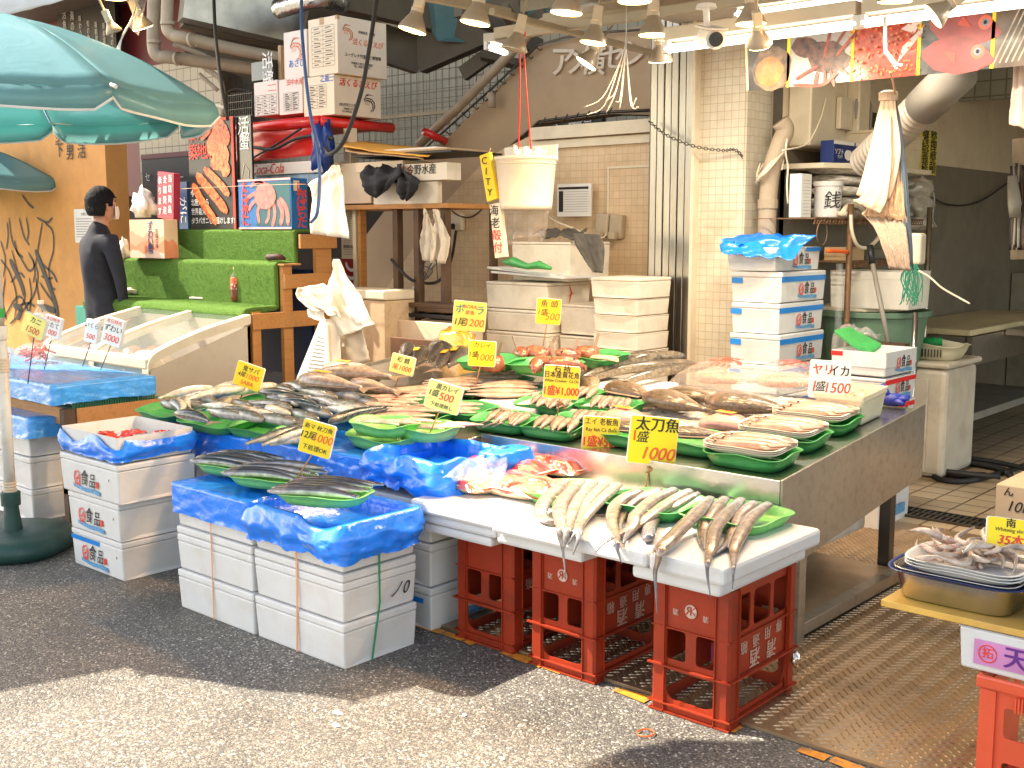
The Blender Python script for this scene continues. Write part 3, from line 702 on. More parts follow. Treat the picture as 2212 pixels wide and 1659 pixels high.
def strap(pts, m, label, w=.008): b = MB(); [b.bar(a, c, w, .002, up=(0, -1, 0)) for a, c in zip(pts, pts[1:])]; tag(b.build('strap', m), label, 'strap', 'straps round the front foam boxes')
orr = mat('orange_band', (.75, .36, .18), .5)
strap([(-3.55, 2.336, .40), (-3.552, 2.337, .005)], orr, 'thin orange band down the front of the left strapped stack', .005)
strap([(-3.045, 2.338, .37), (-3.047, 2.338, .2), (-3.055, 2.338, .005)], orr, 'orange band down the front of the right strapped stack')
strap([(-2.804, 2.50, .38), (-2.804, 2.50, .2), (-2.803, 2.46, .005)], mat('green_band', (.02, .25, .10), .5), 'green band down the side of the right strapped stack')
wrap('blue_cover', 'smooth blue plastic cover on the left strapped stack under saury trays', -3.80, -3.30, 2.33, 2.66, .497, .385, seed=1, amp=.006, wav=.008)
wrap('blue_cover', 'loose blue plastic bag with clear folds on the right strapped stack', -3.295, -2.775, 2.315, 2.67, .505, .375, seed=8, top='open', amp=.016, wav=.03, puff=.018, inner=.07,
     dip=lambda x, y: .03*max(0, math.sin((x+3.0)*14))*(y < 2.36))
# --- second row
for i, (x0, x1) in enumerate(((-4.86, -4.42), (-4.41, -3.97), (-3.96, -3.52), (-3.51, -3.19))):
    nm = ORD(i)
    t = foam_box(f'foam box standing on the road, {nm} from the left in the row behind the saury', x0, x1, 2.83, 3.16, 0, .25, recess=('right', 'front'), group='foam boxes of the second row'); clean(t)
    t = foam_box(f'upper foam box half under blue plastic, {nm} from the left behind the saury', x0, x1, 2.83, 3.16, .251, .54, recess=('right', 'front'), group='foam boxes of the second row'); clean(t)
    wrap('blue_cover', f'blue plastic cover, {nm} from the left under the mackerel trays', x0-.006, x1+.006, 2.815, 3.2, .567+.008*i, .43+.02*(i % 2)+.012*i, seed=20+i, amp=.012, wav=.03)
# corner stack with printed boxes beside the first red crate
for i, (z0, z1) in enumerate(((0, .165), (.166, .33), (.331, .485))):
    s = ('bottom', 'middle', 'top')[i]
    t = foam_box(f'{s} foam box of the narrow stack between blue bags and left red crate', -3.19, -2.852, 2.79, 3.14, z0, z1, lid=.03, recess=('front',), group='narrow foam box stack')
    if i == 0: tape(t, 'front', .02, .13, .10, .118, tapeb)
    if i < 2: shape(t, [[(0, .02), (.12, .02), (.12, .045), (0, .05)]], mat('logo_wave_blue', (0, 0, 0)), loc=(t['w']/2+.002, .0, 0), rz=R(90), name='logo_wave')
    clean(t)
wrap('blue_cover', 'big crumpled blue bag with open top on the corner stack beside the steel table', -3.19, -2.80, 2.78, 3.18, .635, .50, seed=41, top='open', amp=.03, wav=.045, puff=.02, inner=.08,
     dz=lambda x, y: .02*noise.noise(Vector((x*12, y*12, 1))))
wrap('blue_cover', 'blue plastic bag draped against the left end of the steel counter', -2.83, -2.735, 3.02, 3.22, .64, .53, seed=47, top='closed', amp=.02, wav=.03, puff=.01)

# --- foam lids serving as shelves on the red crates
def slab(label, x0, x1, y0, y1, z0, z1, m=foam, group='white foam slabs over the red crates', rz=0, rx=0):
    o = MB().box(-(x1-x0)/2, (x1-x0)/2, -(y1-y0)/2, (y1-y0)/2, 0, z1-z0).build('foam_slab', m, bevel=.012, loc=((x0+x1)/2, (y0+y1)/2, z0), rot=(rx, 0, rz))
    return tag(o, label, 'foam slab', group)
slab('thick white foam slab under the red fish packs', -2.862, -2.455, 2.70, 3.27, .468, .515)
slab('long white foam slab under the left and middle trays of hairtails', -2.448, -1.832, 2.672, 3.26, .470, .517)
slab('right white foam slab under the right tray of hairtails', -1.826, -1.572, 2.672, 3.26, .468, .522)
slab('old foam slab resting on the right red crate', -1.905, -1.60, 2.70, 3.22, .424, .466)
slab('old foam slab resting on the middle red crate', -2.46, -2.10, 2.71, 3.22, .424, .468)
slab('old foam slab resting on the left red crate', -2.83, -2.50, 2.73, 3.22, .395, .43)
slab('spare foam slab between the left crate slab and the red fish slab', -2.84, -2.47, 2.72, 3.22, .432, .466)

# --- sake crates, standing upside down
def plate2d(name, outer, holes, th, m, parent, bev=.0015):
    cu = bpy.data.curves.new('t', 'CURVE'); cu.dimensions = '2D'; cu.fill_mode = 'BOTH'; cu.extrude = th/2; cu.bevel_depth = 0
    for P in [outer]+holes:
        s = cu.splines.new('POLY'); s.points.add(len(P)-1); s.use_cyclic_u = True
        for i, p in enumerate(P): s.points[i].co = (p[0], p[1], 0, 1)
    o = bpy.data.objects.new('t', cu); C.objects.link(o); me = o.to_mesh().copy(); o.to_mesh_clear(); bpy.data.objects.remove(o)
    me.transform(Matrix.Rotation(R(90), 4, 'X')); me.materials.clear(); me.materials.append(m); me.name = name
    return link(name, me, parent)
def rrect(x0, x1, z0, z1, r, rb=None):
    out = []
    rb = r if rb is None else rb
    for cx, cz, a0, q in ((x1-rb, z0+rb, -90, rb), (x1-r, z1-r, 0, r), (x0+r, z1-r, 90, r), (x0+rb, z0+rb, 180, rb)):
        for k in range(5): a = R(a0+k*22.5); out.append((cx+q*math.cos(a), cz+q*math.sin(a)))
    return out
def sake_crate(label, x1, y0, logo=True, win=True):
    w, d, h = .27, .40, .422
    t = thing('sake_crate', label, 'bottle crate', (x1-w/2, y0+d/2, 0), 0, 'red bottle crates under the foam slabs')
    hw, hd = w/2, d/2
    for nm, sy in (('end_panel', -1), ('end_panel', 1)):
        o = plate2d(nm, [(-hw+.02, 0), (hw-.02, 0), (hw-.02, h), (-hw+.02, h)],
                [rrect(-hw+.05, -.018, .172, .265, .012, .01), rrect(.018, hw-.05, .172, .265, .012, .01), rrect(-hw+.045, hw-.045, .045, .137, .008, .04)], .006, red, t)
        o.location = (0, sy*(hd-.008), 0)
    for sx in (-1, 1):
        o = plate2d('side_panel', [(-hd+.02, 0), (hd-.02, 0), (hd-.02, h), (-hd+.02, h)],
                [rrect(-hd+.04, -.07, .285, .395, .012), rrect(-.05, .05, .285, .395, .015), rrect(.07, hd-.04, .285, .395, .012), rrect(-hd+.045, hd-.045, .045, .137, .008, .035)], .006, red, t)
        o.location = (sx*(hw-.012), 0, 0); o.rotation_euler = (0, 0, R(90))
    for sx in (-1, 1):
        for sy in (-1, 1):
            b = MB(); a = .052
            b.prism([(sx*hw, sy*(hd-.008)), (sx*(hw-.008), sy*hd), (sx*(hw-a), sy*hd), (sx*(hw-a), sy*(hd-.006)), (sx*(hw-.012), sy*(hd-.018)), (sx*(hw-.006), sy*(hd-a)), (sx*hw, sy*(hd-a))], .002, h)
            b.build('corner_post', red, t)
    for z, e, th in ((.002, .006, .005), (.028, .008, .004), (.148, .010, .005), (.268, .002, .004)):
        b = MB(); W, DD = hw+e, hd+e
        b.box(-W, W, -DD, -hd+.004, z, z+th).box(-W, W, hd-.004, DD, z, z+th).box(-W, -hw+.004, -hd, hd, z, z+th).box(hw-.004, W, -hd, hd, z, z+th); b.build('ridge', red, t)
    b = MB()
    for sx in (-hw+.047, hw-.047): b.box(sx-.0015, sx+.0015, -hd-.006, -hd, .002, h)
    for sy in (-hd+.047, hd-.047): b.box(hw, hw+.006, sy-.0015, sy+.0015, .002, h)
    b.build('ribs', red, t)
    b = MB()
    for k in range(7): b.box(hw+.001, hw+.007, -hd+.003, -hd+.045, .006+k*.0033, .0075+k*.0033)
    b.build('grip_lines', red, t)
    b = MB()
    for i in range(1, 2): b.box(-hw+.02, hw-.02, -hd+i*d/3, -hd+i*d/3+.004, .15, .30).box(-hw+.02, hw-.02, -hd+2*i*d/3, -hd+2*i*d/3+.004, .15, .30)
    b.box(-.002, .002, -hd+.02, hd-.02, .15, .30); b.build('divider', red, t)
    wl_ = mat('faded_white_print', (.55, .38, .3), .6, var=.3, vs_=60, grime=(.46, .1, .05), ga=.8, gs=25)
    if logo:
        y = -hd+.008-.006
        pts = [(.021*math.cos(k*math.pi/10), .021*math.sin(k*math.pi/10)) for k in range(21)]
        shape(t, [pts[:-1]], wl_, loc=(0, y, .335), name='round_emblem')
        letter(t, 'R', -.006, y-.001, .335, .038, red, bold=.02, sx=-1); letter(t, 'く', .010, y-.001, .335, .03, red, bold=.02)
        letter(t, '清', .052, y-.001, .325, .022, wl_, ry=R(180)); letter(t, '酒', -.052, y-.001, .325, .022, wl_, ry=R(180))
    xx = hw-.012+.005
    for i, s in enumerate('専用通箱'): letter(t, s, xx, .105-i*.07, .245-.004*i, .042, wl_, R(90), R(180), bold=.02, name='print')
    for i, s in enumerate('清酒'): letter(t, s, xx, .06-i*.10, .187, .062, wl_, R(90), R(180), bold=.025, name='print')
    return t
sake_crate('right red-brown bottle crate upside down on the plate floor edge', -1.606, 2.772)
c2 = sake_crate('middle red-brown bottle crate upside down under hanging hairtail ends', -2.115, 2.80)
c1 = sake_crate('left red-brown bottle crate upside down beside the white foam stack', -2.482, 2.82, logo=False)
bb = MB().box(-.05, .05, -.06, .06, 0, .06).build('pink_carton', mat('pink_print', (.6, .12, .2), .6, var=.3), loc=(-1.73, 2.95, .15)); tag(bb, 'small pink and white carton seen inside the right bottle crate', 'carton')

# --- the stainless display table
tb_ = thing('display_table', 'stainless steel display counter sloping toward the street', 'display counter')
def tz(y): return .634+.096*(y-3.3)
b = MB()
for (x0, x1, ya) in ((-3.06, -1.735, 3.30), (-4.72, -3.075, 3.22)):
    b.add([(x0, ya, tz(ya)), (x1, ya, tz(ya)), (x1, 4.45, tz(4.45)), (x0, 4.45, tz(4.45)), (x0, ya, tz(ya)-.012), (x1, ya, tz(ya)-.012), (x1, 4.45, tz(4.45)-.012), (x0, 4.45, tz(4.45)-.012)],
      [(0,1,2,3),(4,7,6,5),(0,4,5,1),(1,5,6,2),(2,6,7,3),(3,7,4,0)])
b.build('table_top', steel, tb_, bevel=.003)
MB().box(-3.06, -1.735, 3.285, 3.298, .40, .645).build('front_apron', steel, tb_, bevel=.002)
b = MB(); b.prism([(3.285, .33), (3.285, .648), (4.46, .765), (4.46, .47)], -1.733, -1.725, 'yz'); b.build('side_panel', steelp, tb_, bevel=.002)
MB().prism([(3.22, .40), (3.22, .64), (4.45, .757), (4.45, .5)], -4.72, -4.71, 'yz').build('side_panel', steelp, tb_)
MB().box(-4.72, -3.075, 3.205, 3.218, .40, .625).build('front_apron', steel, tb_)
for x, y, m in ((-1.80, 3.55, steelp), (-1.90, 4.55, dsteel), (-2.95, 3.55, steelp), (-2.95, 4.3, steelp), (-4.65, 3.5, steelp), (-4.65, 4.3, steelp)):
    MB().box(x-.025, x+.025, y-.025, y+.025, 0, .50).build('leg', m, tb_, bevel=.002)
MB().box(-1.83, -1.78, 3.58, 4.6, .03, .075).build('foot_rail', steelp, tb_, bevel=.002)
MB().box(-2.9, -1.84, 3.6, 4.5, .05, .056).build('low_shelf', platem, tb_)
tag(MB().box(-2.95, -2.02, 3.5, 4.62, .17, .42).build('foam_container', foam_d, bevel=.02), 'large grubby foam container beneath the steel counter', 'foam container')
# ice bed
b = MB(); nx, ny = 70, 44; X0, X1, Y0, Y1 = -3.02, -1.93, 3.66, 4.42
vs = []
for j in range(ny):
    for i in range(nx):
        u, v = i/(nx-1), j/(ny-1); x, y = X0+(X1-X0)*u, Y0+(Y1-Y0)*v
        e = min(1, min(u, 1-u, v, 1-v)*9); q = Vector((x*14, y*14, 0))
        h = e*(.016+.012*noise.noise(q)+.008*noise.noise(q*3.1)+.006*noise.noise(q*8))-.001
        if noise.noise(Vector((x*3, y*3, 5))) < -.28: h *= .4
        vs.append((x, y, tz(y)+h))
b.add(vs, [(j*nx+i, j*nx+i+1, (j+1)*nx+i+1, (j+1)*nx+i) for j in range(ny-1) for i in range(nx-1)])
tag(b.build('crushed_ice', icem), 'bed of crushed ice under the bream and bagged fish', 'ice', kind='stuff')
slab('white foam slab under the trays of fish heads', -3.42, -3.06, 3.60, 4.30, .70, .735, foam, 'foam slabs on the steel counter', rx=math.atan(.096))
slab('second white foam slab under the right tray of fish heads', -3.05, -2.82, 3.70, 4.36, .70, .735, foam, 'foam slabs on the steel counter', rx=math.atan(.096))
# clear film over blue corner bag
def sheet(name, L, Rr, nv, m, amp=.01, folds=5, seed=0, parent=None, solid=.0012, smooth=True, pinch=None, nd=None):
    """sheet lofted between two edge lines (3D points), with soft folds pushed along nd"""
    L = smooth_line(L, 6); Rr = smooth_line(Rr, 6); n = len(L); b = MB(); vs = []
    for i in range(n):
        a, c = L[i], Rr[min(i, len(Rr)-1)]
        d = (c-a); t = L[min(i+1, n-1)]-L[max(i-1, 0)]; nn = nd or d.cross(t); nn = Vector(nn); nn = nn.normalized() if nn.length > 1e-9 else Vector((0, -1, 0))
        for j in range(nv+1):
            u = j/nv; f = i/(n-1)
            k = math.sin(u*folds*math.pi*2+seed*1.7+f*1.2)*.6+noise.noise(Vector((u*7+seed, f*5, seed)))*.9+.4*noise.noise(Vector((u*19+seed, f*14, seed)))
            vs.append(a.lerp(c, u)+nn*amp*k*(pinch(f) if pinch else 1))
    b.add(vs, [(i*(nv+1)+j, i*(nv+1)+j+1, (i+1)*(nv+1)+j+1, (i+1)*(nv+1)+j) for i in range(n-1) for j in range(nv)])
    return b.build(name, m, parent, smooth=smooth, solid=solid)
V = Vector
# ================================================================ TRAYS AND FISH
TILT = math.atan(.096)
TR = {}
def tray_mesh(w, d, h, kind):
    key = (w, d, h, kind)
    if key in TR: return TR[key]
    b = MB(); n = 72; rings = []
    e = 4.5 if kind != 'oval' else 2.6
    prof = [(.78, 0), (.80, .002), (.90, .5), (.955, .93), (1, .95), (1.0, 1), (.965, 1), (.93, .93), (.86, .4), (.80, .16), (.76, .12)]
    for r, z in prof:
        for j in range(n):
            t = 2*math.pi*j/n; c, s = math.cos(t), math.sin(t)
            q = (abs(c)**e+abs(s)**e)**(-1/e)
            rib = 1+.006*math.sin(36*t)*(1 if .1 < z < .95 and r > .85 else 0)
            zz = h*z+(.10*h*math.cos(4*t) if z > .9 else 0)
            b.v.append((w/2*q*c*r*rib, d/2*q*s*r*rib, zz)); b.c.append(None)
    K = len(prof)
    for i in range(K-1):
        for j in range(n): b.f.append((i*n+j, i*n+(j+1) % n, (i+1)*n+(j+1) % n, (i+1)*n+j))
    b.f.append(tuple(reversed(range(n)))); b.f.append(tuple((K-1)*n+j for j in range(n)))
    o = b.build('tray', white, smooth=True); me = o.data; bpy.data.objects.remove(o); TR[key] = me; return me
def mat4(loc, rz=0, tilt=TILT): return Matrix.Translation(loc) @ Matrix.Rotation(tilt, 4, 'X') @ Matrix.Rotation(rz, 4, 'Z')
def tray(label, loc, w, d, h, rz=0, tilt=TILT, m=green, kind='rect', group='green trays', cat='tray', name='green_tray'):
    me = tray_mesh(w, d, h, kind)
    if me.materials[0] != m: me = me.copy(); me.materials.clear(); me.materials.append(m)
    big = name == 'green_tray' or 'packed' in group; S = Matrix.Diagonal((1.17, 1.17, 1.05, 1)) if big else Matrix()
    o = link(name, me); M = mat4(loc, rz, tilt) @ S; o.matrix_basis = M; tag(o, label, cat, group); return M

def interp(P, u):
    for (a, x), (b, y) in zip(P, P[1:]):
        if u <= b: return x+(y-x)*(u-a)/max(b-a, 1e-6)
    return P[-1][1]
def mix(a, b, t): t = max(0, min(1, t)); return tuple(x+(y-x)*t for x, y in zip(a, b))
# kind: length, height (dorsal to ventral), thickness, profile, colours, tail, material, roll of the dark back
SLIM = [(0, .12), (.05, .5), (.15, .85), (.35, 1), (.6, .95), (.8, .6), (.93, .26), (1, .2)]
FAT = [(0, .14), (.05, .45), (.15, .8), (.32, 1), (.5, .93), (.7, .62), (.88, .25), (1, .16)]
DEEP = [(0, .12), (.06, .45), (.18, .88), (.35, 1), (.55, .85), (.75, .48), (.9, .18), (1, .16)]
FLAT = [(0, .15), (.08, .4), (.25, .8), (.45, 1), (.7, .7), (.88, .25), (1, .2)]
KINDS = dict(
 saury=(.30, .034, .032, SLIM, ((.012, .016, .03), (.10, .11, .15), (.60, .57, .55)), .8, 'fish', 1.3),
 mackerel=(.30, .062, .048, FAT, ((.015, .025, .03), (.14, .15, .14), (.50, .46, .40)), .9, 'fish', 1.0),
 palemackerel=(.30, .066, .05, FAT, ((.10, .11, .10), (.45, .44, .38), (.62, .58, .50)), .9, 'fish', .2),
 flounder=(.25, .062, .022, FLAT, ((.36, .21, .16), (.42, .27, .21), (.50, .34, .27)), .9, 'fish', 0),
 croaker=(.155, .036, .028, FAT, ((.13, .10, .08), (.28, .21, .17), (.44, .33, .27)), 1, 'fish', .3),
 bream=(.36, .145, .07, DEEP, ((.07, .045, .022), (.19, .13, .075), (.40, .31, .21)), 1, 'scale', .3),
 bigfish=(.46, .125, .10, FAT, ((.22, .16, .12), (.40, .31, .25), (.58, .48, .41)), .9, 'fish', -.2),
 redbream=(.36, .145, .07, DEEP, ((.42, .16, .10), (.55, .30, .22), (.62, .44, .35)), 1, 'scale', .3),
 mullet=(.44, .095, .09, FAT, ((.035, .032, .030), (.10, .085, .075), (.32, .26, .22)), .9, 'scale', 1.2),
 eel=(.62, .055, .05, SLIM, ((.035, .028, .018), (.10, .078, .05), (.24, .20, .14)), .6, 'scale', .8),
 fillet=(.17, .05, .02, FLAT, ((.60, .42, .36), (.66, .50, .43), (.70, .56, .48)), 0, 'fish', 0),
 shrimp=(.13, .020, .019, SLIM, ((.34, .27, .22), (.42, .34, .28), (.52, .42, .35)), .9, 'squid', 0))
PROTO = {}
def fish_proto(kind, var):
    key = (kind, var)
    if key in PROTO: return PROTO[key]
    L, Hh, Wd, prof, cols, tl, mk, roll = KINDS[kind]
    rr = random.Random(var*31+len(kind)); N = 18; n = 14
    bend = rr.uniform(-.08, .08)+(.04 if kind in ('saury', 'eel') else 0)
    if kind == 'shrimp': bend = .32+rr.uniform(-.1, .1)
    arch = rr.uniform(0, .02)+(.03 if kind in ('eel', 'mullet') else .01)
    pts = []; rad = []; cc = []
    for i in range(N):
        u = i/(N-1); pts.append((L*u, L*bend*math.sin(math.pi*u)*(1 if kind != 'eel' else math.cos(u*3)), Wd/2+L*arch*math.sin(math.pi*u)))
        k = interp(prof, u); rad.append((Hh/2*k, Wd/2*(k**.7)))
        row = []
        for j in range(n):
            t = 2*math.pi*j/n-roll; c = math.cos(t)
            g = 1.6*rr.uniform(-.06, .06)
            if kind in ('saury', 'mackerel', 'palemackerel'): cq = c-(.62 if kind == 'saury' else .3); col = mix(cols[1], cols[0], cq*8+g) if cq > 0 else mix(cols[1], cols[2], -cq*2.4+g)
            else: col = mix(cols[1], cols[0], c*1.4+g) if c > 0 else mix(cols[1], cols[2], -c*1.4+g)
            if kind == 'mackerel' and .1 < c < .85 and .2 < u < .95 and (i % 2): col = mix(col, (.12, .16, .15), .6)
            if u < .2 and kind not in ('fillet', 'shrimp'): col = mix(col, (.35, .26, .18), .25)
            if u < .03: col = mix(col, (.05, .04, .04), .5)
            if kind in ('bigfish', 'bream') and .19 < u < .24: col = mix(col, (.25, .12, .08), .5)
            row.append(col)
        cc.append(row)
    m = {'fish': fishm, 'scale': scalem, 'squid': squidm}[mk]
    o = MB().tube(pts, rad, n, cols=cc, up=(0, 0, 1)).build(f'{kind}_body', m, smooth=True)
    a = Vector(pts[-1]); d = (a-Vector(pts[-3])).normalized(); s = d.cross(Vector((0, 0, 1))).normalized()
    if tl:
        T_ = Hh*.75*tl*(1.3 if kind in ('saury', 'eel') else 1); hs = T_*.85
        vs = [a-s*.16*Hh, a+s*.16*Hh, a+d*T_+s*hs, a+d*T_*.55, a+d*T_-s*hs]
        vs += [v+Vector((0, 0, .0025)) for v in vs]
        MB().add(vs, [(0,1,2,3),(0,3,4),(8,7,6,5),(9,8,5),(1,0,5,6),(2,1,6,7),(3,2,7,8),(4,3,8,9),(0,4,9,5)]).build('tail_fin', finm if kind not in ('flounder', 'shrimp') else mat('pink_fin', (.5, .28, .2), .4), o)
    if kind not in ('fillet', 'shrimp'):
        hd = Vector(pts[2]); er = Hh*(.085 if kind not in ('bream',) else .06); hz = rad[2][1]
        c = roll*.25; p = hd+Vector((-.01*L, -math.sin(c)*Hh*.2, hz*.86))
        b = MB().lathe([(0, er*.5), (er*.5, er*.42), (er, .0), (er*.9, -er*.5)], 10, p); b.build('eye_ring', eyew, o, smooth=True)
        MB().lathe([(0, er*.62), (er*.4, er*.5), (er*.55, er*.3)], 8, p).build('eye', eyem, o, smooth=True)
        if kind in ('bream', 'mackerel', 'bigfish', 'croaker', 'flounder', 'palemackerel'):
            vs = [Vector(pts[4])+Vector((0, 0, rad[4][1])), Vector(pts[7])+Vector((0, Hh*.18, rad[7][1]+.003)), Vector(pts[7])+Vector((0, -Hh*.05, rad[7][1]+.003))]
            MB().add(vs, [(0, 1, 2)]).build('side_fin', finm if kind != 'flounder' else mat('pink_fin', (0, 0, 0)), o, solid=.0015)
        b = MB(); k0 = 5; vs = []
        for i in range(k0, 15): vs.append(Vector(pts[i])+Vector((0, -rad[i][0]*.97, 0))); vs.append(Vector(pts[i])+Vector((.006, -rad[i][0]-Hh*(.12 if kind in ('bream', 'flounder') else .05), -.001)))
        MB().add(vs, [(2*i, 2*i+1, 2*i+3, 2*i+2) for i in range(9)]).build('back_fin', finm if kind != 'flounder' else mat('pink_fin', (0, 0, 0)), o, solid=.001)
    PROTO[key] = [o, False]; return PROTO[key]
def fish(kind, M, label, group, var=0, scale=1, cat='fish', name=None):
    P = fish_proto(kind, var)
    o = P[0] if not P[1] else copy_tree(P[0]); P[1] = True
    o.name = name or {'palemackerel': 'mackerel', 'redbream': 'bream', 'bigfish': 'large_fish', 'fillet': 'fish_fillet', 'croaker': 'small_croaker'}.get(kind, kind)
    o.matrix_basis = M @ Matrix.Scale(scale, 4); tag(o, label, cat, group); return o
def ML4(M, x, y, z, rz, ry=0, rx=0): return M @ Matrix.Translation((x, y, z)) @ Matrix.Rotation(rz, 4, 'Z') @ Matrix.Rotation(ry, 4, 'Y') @ Matrix.Rotation(rx, 4, 'X')
rf = random.Random(11)

# --- saury trays on the front blue covers (world z about .5)
for k, (px, py, z, rz, nm) in enumerate(((512, 1018, .515, -.12, 'left'), (590, 1044, .52, -.02, 'middle'), (702, 1082, .525, .10, 'right'))):
    p = Z(px, py, z)
    M = tray(f'green tray of dark sauries, {nm} of the three on the front blue covers', p, .30, .20, .035, rz+.30, 0, greenl, 'oval', 'green trays of sauries')
    for i in range(7):
        fish('saury', ML4(M, -.138+rf.uniform(-.008, .008), -.082+i*.026, .026+.004*(i % 2), rf.uniform(-.05, .05)+.05, rf.uniform(-.03, .02), rf.uniform(-.2, .2)),
             f'slim dark saury, {ORD(i)} from the street edge in the {nm} front tray', 'sauries in the front trays', i % 4, .93)
# --- mackerel display on the blue row
def zL(y): return .575+.10*(y-2.83)
gt_ = 'green trays of mackerel'
for px, py, w, d, rz, nm in ((372, 893, .30, .22, -.1, 'leftmost green tray of mackerel with pale fish at the blue corner'), (475, 915, .34, .22, 0, 'long green tray of mackerel, second from the left on the blue row'),
        (575, 930, .30, .2, .05, 'green tray of mackerel behind the leftmost price card stick'), (650, 943, .22, .18, .05, 'small green tray left of the saury price card')):
    p = Z(px, py, .60); p.z = zL(p.y)+.004; tray(nm, p, w, d, .04, rz, math.atan(.1), green, 'rect', gt_)
for px, py, w, d, nm in ((790, 868, .26, .22, 'green tray of dark fish behind the right blue cover'), (700, 880, .3, .22, 'green tray under mackerel in front of the large pale fish'), (590, 880, .3, .22, 'green tray under mackerel at the middle of the counter')):
    p = T(px, py); p.z += .003; tray(nm, p, w, d, .035, 0, TILT, green, 'rect', gt_)
# (px, py, direction px vector, kind)
spots = [(352,880,385,892,'palemackerel'),(405,872,418,895,'palemackerel'),(378,905,420,915,'mackerel'),(470,865,430,880,'palemackerel'),(500,858,460,868,'palemackerel'),(530,850,490,858,'palemackerel'),(440,888,400,875,'mackerel'),
 (455,905,500,912,'palemackerel'),(520,900,480,893,'palemackerel'),(545,892,590,898,'mackerel'),(575,870,640,885,'mackerel'),(560,858,620,865,'mackerel'),(640,862,590,850,'mackerel'),(610,900,565,885,'mackerel'),
 (600,915,560,905,'palemackerel'),(650,905,600,898,'mackerel'),(680,895,640,885,'mackerel'),(640,925,600,920,'mackerel'),(690,918,650,905,'mackerel'),(700,880,660,872,'mackerel'),(735,890,700,880,'mackerel'),
 (760,905,715,900,'palemackerel'),(745,918,790,905,'mackerel'),(800,895,760,890,'mackerel'),(820,880,770,878,'mackerel'),(780,872,730,868,'palemackerel'),(540,912,500,905,'mackerel'),(675,935,640,940,'mackerel'),(600,842,560,850,'palemackerel'),(560,836,510,846,'palemackerel'),(730,940,690,945,'mackerel')]
rs_ = random.Random(4)
for x, y, x2, y2, kd in list(spots):
    dx, dy = rs_.choice((-34, 30, 22)), rs_.choice((-9, -6, 7))
    if 360 < x+dx < 830 and 848 < y+dy < 935: spots.append((x+dx, y+dy, x2+dx+8, y2+dy+rs_.uniform(-4, 4), kd if rs_.random() < .6 else 'mackerel'))
for i, (x, y, x2, y2, kd) in enumerate(spots):
    lift = .03+.018*((i*7) % 3)
    a = T(x, y, lift) if T(x, y).y > 3.2 else Z(x, y, .62+lift*.6); b = T(x2, y2, lift) if T(x2, y2).y > 3.2 else Z(x2, y2, .62+lift*.6)
    d = b-a; rz = math.atan2(d.y, d.x)
    rown = 'front edge' if y > 900 else ('middle' if y > 875 else 'back')
    c_ = ('pale silvery-bellied' if kd == 'palemackerel' else 'dark glossy')
    fish(kd, mat4(a, rz, TILT), f'{c_} mackerel in the {rown} of the heap on the blue covers', f'{c_} mackerel of the {rown} heap', i % 4, .93+.12*((i*5) % 4)/4)
# --- pale fillets in three light green trays
gl = 'light green trays of pale fillets'
for px, py, z, w, nm, rz in ((832, 934, .655, .27, 'light green oval tray of pale fillets, upper one in front', -.1), (828, 962, .60, .30, 'light green tray of pale fillets, lowest by the blue covers', -.1), (925, 945, .64, .22, 'round green tray of fillets behind the 500 yen card stick', .1)):
    p = Z(px, py, z); M = tray(nm, p, w, .20, .045, rz, .03, greenl, 'oval', gl)
    for i in range(3): fish('fillet', ML4(M, -.10+i*.05, -.04+.035*i, .026, .3+.2*i), f'pale pink fillet, {ORD(i)} from the left in the {nm.split(",")[-1].strip() if "," in nm else "round green tray"} tray'.replace('tray tray', 'tray'), 'pale fillets', i, 1, 'fish fillet')
# --- flounders
gf = 'green trays of pinkish flounders'
FT = [(872, 888, 'flounders at far left, beside the pale large fish', 3), (1000, 900, 'flounders right of the 500 yen card', 2), (1118, 862, 'flounders with ice left of the croaker card', 3), (1010, 850, 'flounders below the pale card reading 1000', 3), (940, 862, 'flounders just behind the 500 yen card', 2), (1085, 838, 'flounders just below the fish head slab', 3), (905, 915, 'flounders between the dark fish and 500 yen card', 2)]
for k, (px, py, nm, n_) in enumerate(FT):
    p = T(px, py, .004); M = tray(f'green tray of {nm}', p, .26, .19, .042, .05, TILT, green, 'rect', gf)
    for i in range(n_+1):
        fish('flounder', ML4(M, .12-.02*i, -.06+i*.045, .032+.004*i, math.pi+.35+.05*i), f'pinkish flounder, {ORD(i)} from the street among {nm.split(",")[0]}', 'pinkish flounders', (i+k) % 4, 1.08)
# --- small croakers and similar
FC = [(1096, 925, 'left of the two front croaker trays', 7, 'croaker'), (1199, 938, 'right of the two front croaker trays', 6, 'croaker'), (1186, 889, 'tray behind the two front croaker trays', 7, 'croaker'), (1318, 893, 'tray of slim brown fish behind the ray fish card', 8, 'croaker'), (1275, 925, 'tray of small fish touching the ray fish card', 7, 'croaker'), (1240, 868, 'tray of small fish right behind the croaker card', 7, 'croaker')]
for k, (px, py, nm, n_, kd) in enumerate(FC):
    p = T(px, py, .004); M = tray(f'green {nm}' if nm.startswith('tray') else f'green tray of small fish, {nm}', p, .25, .17, .045, .04, TILT, green, 'rect', 'green trays of small croakers')
    for i in range(n_):
        fish('croaker', ML4(M, -.085+i*.021*7/n_+.02, .055-.004*(i % 2), .034, -1.15+rf.uniform(-.08, .08), 0, .3), f'small croaker, {ORD(i)} from the left, {nm}', 'small croakers', i % 4, rf.uniform(1.0, 1.18))
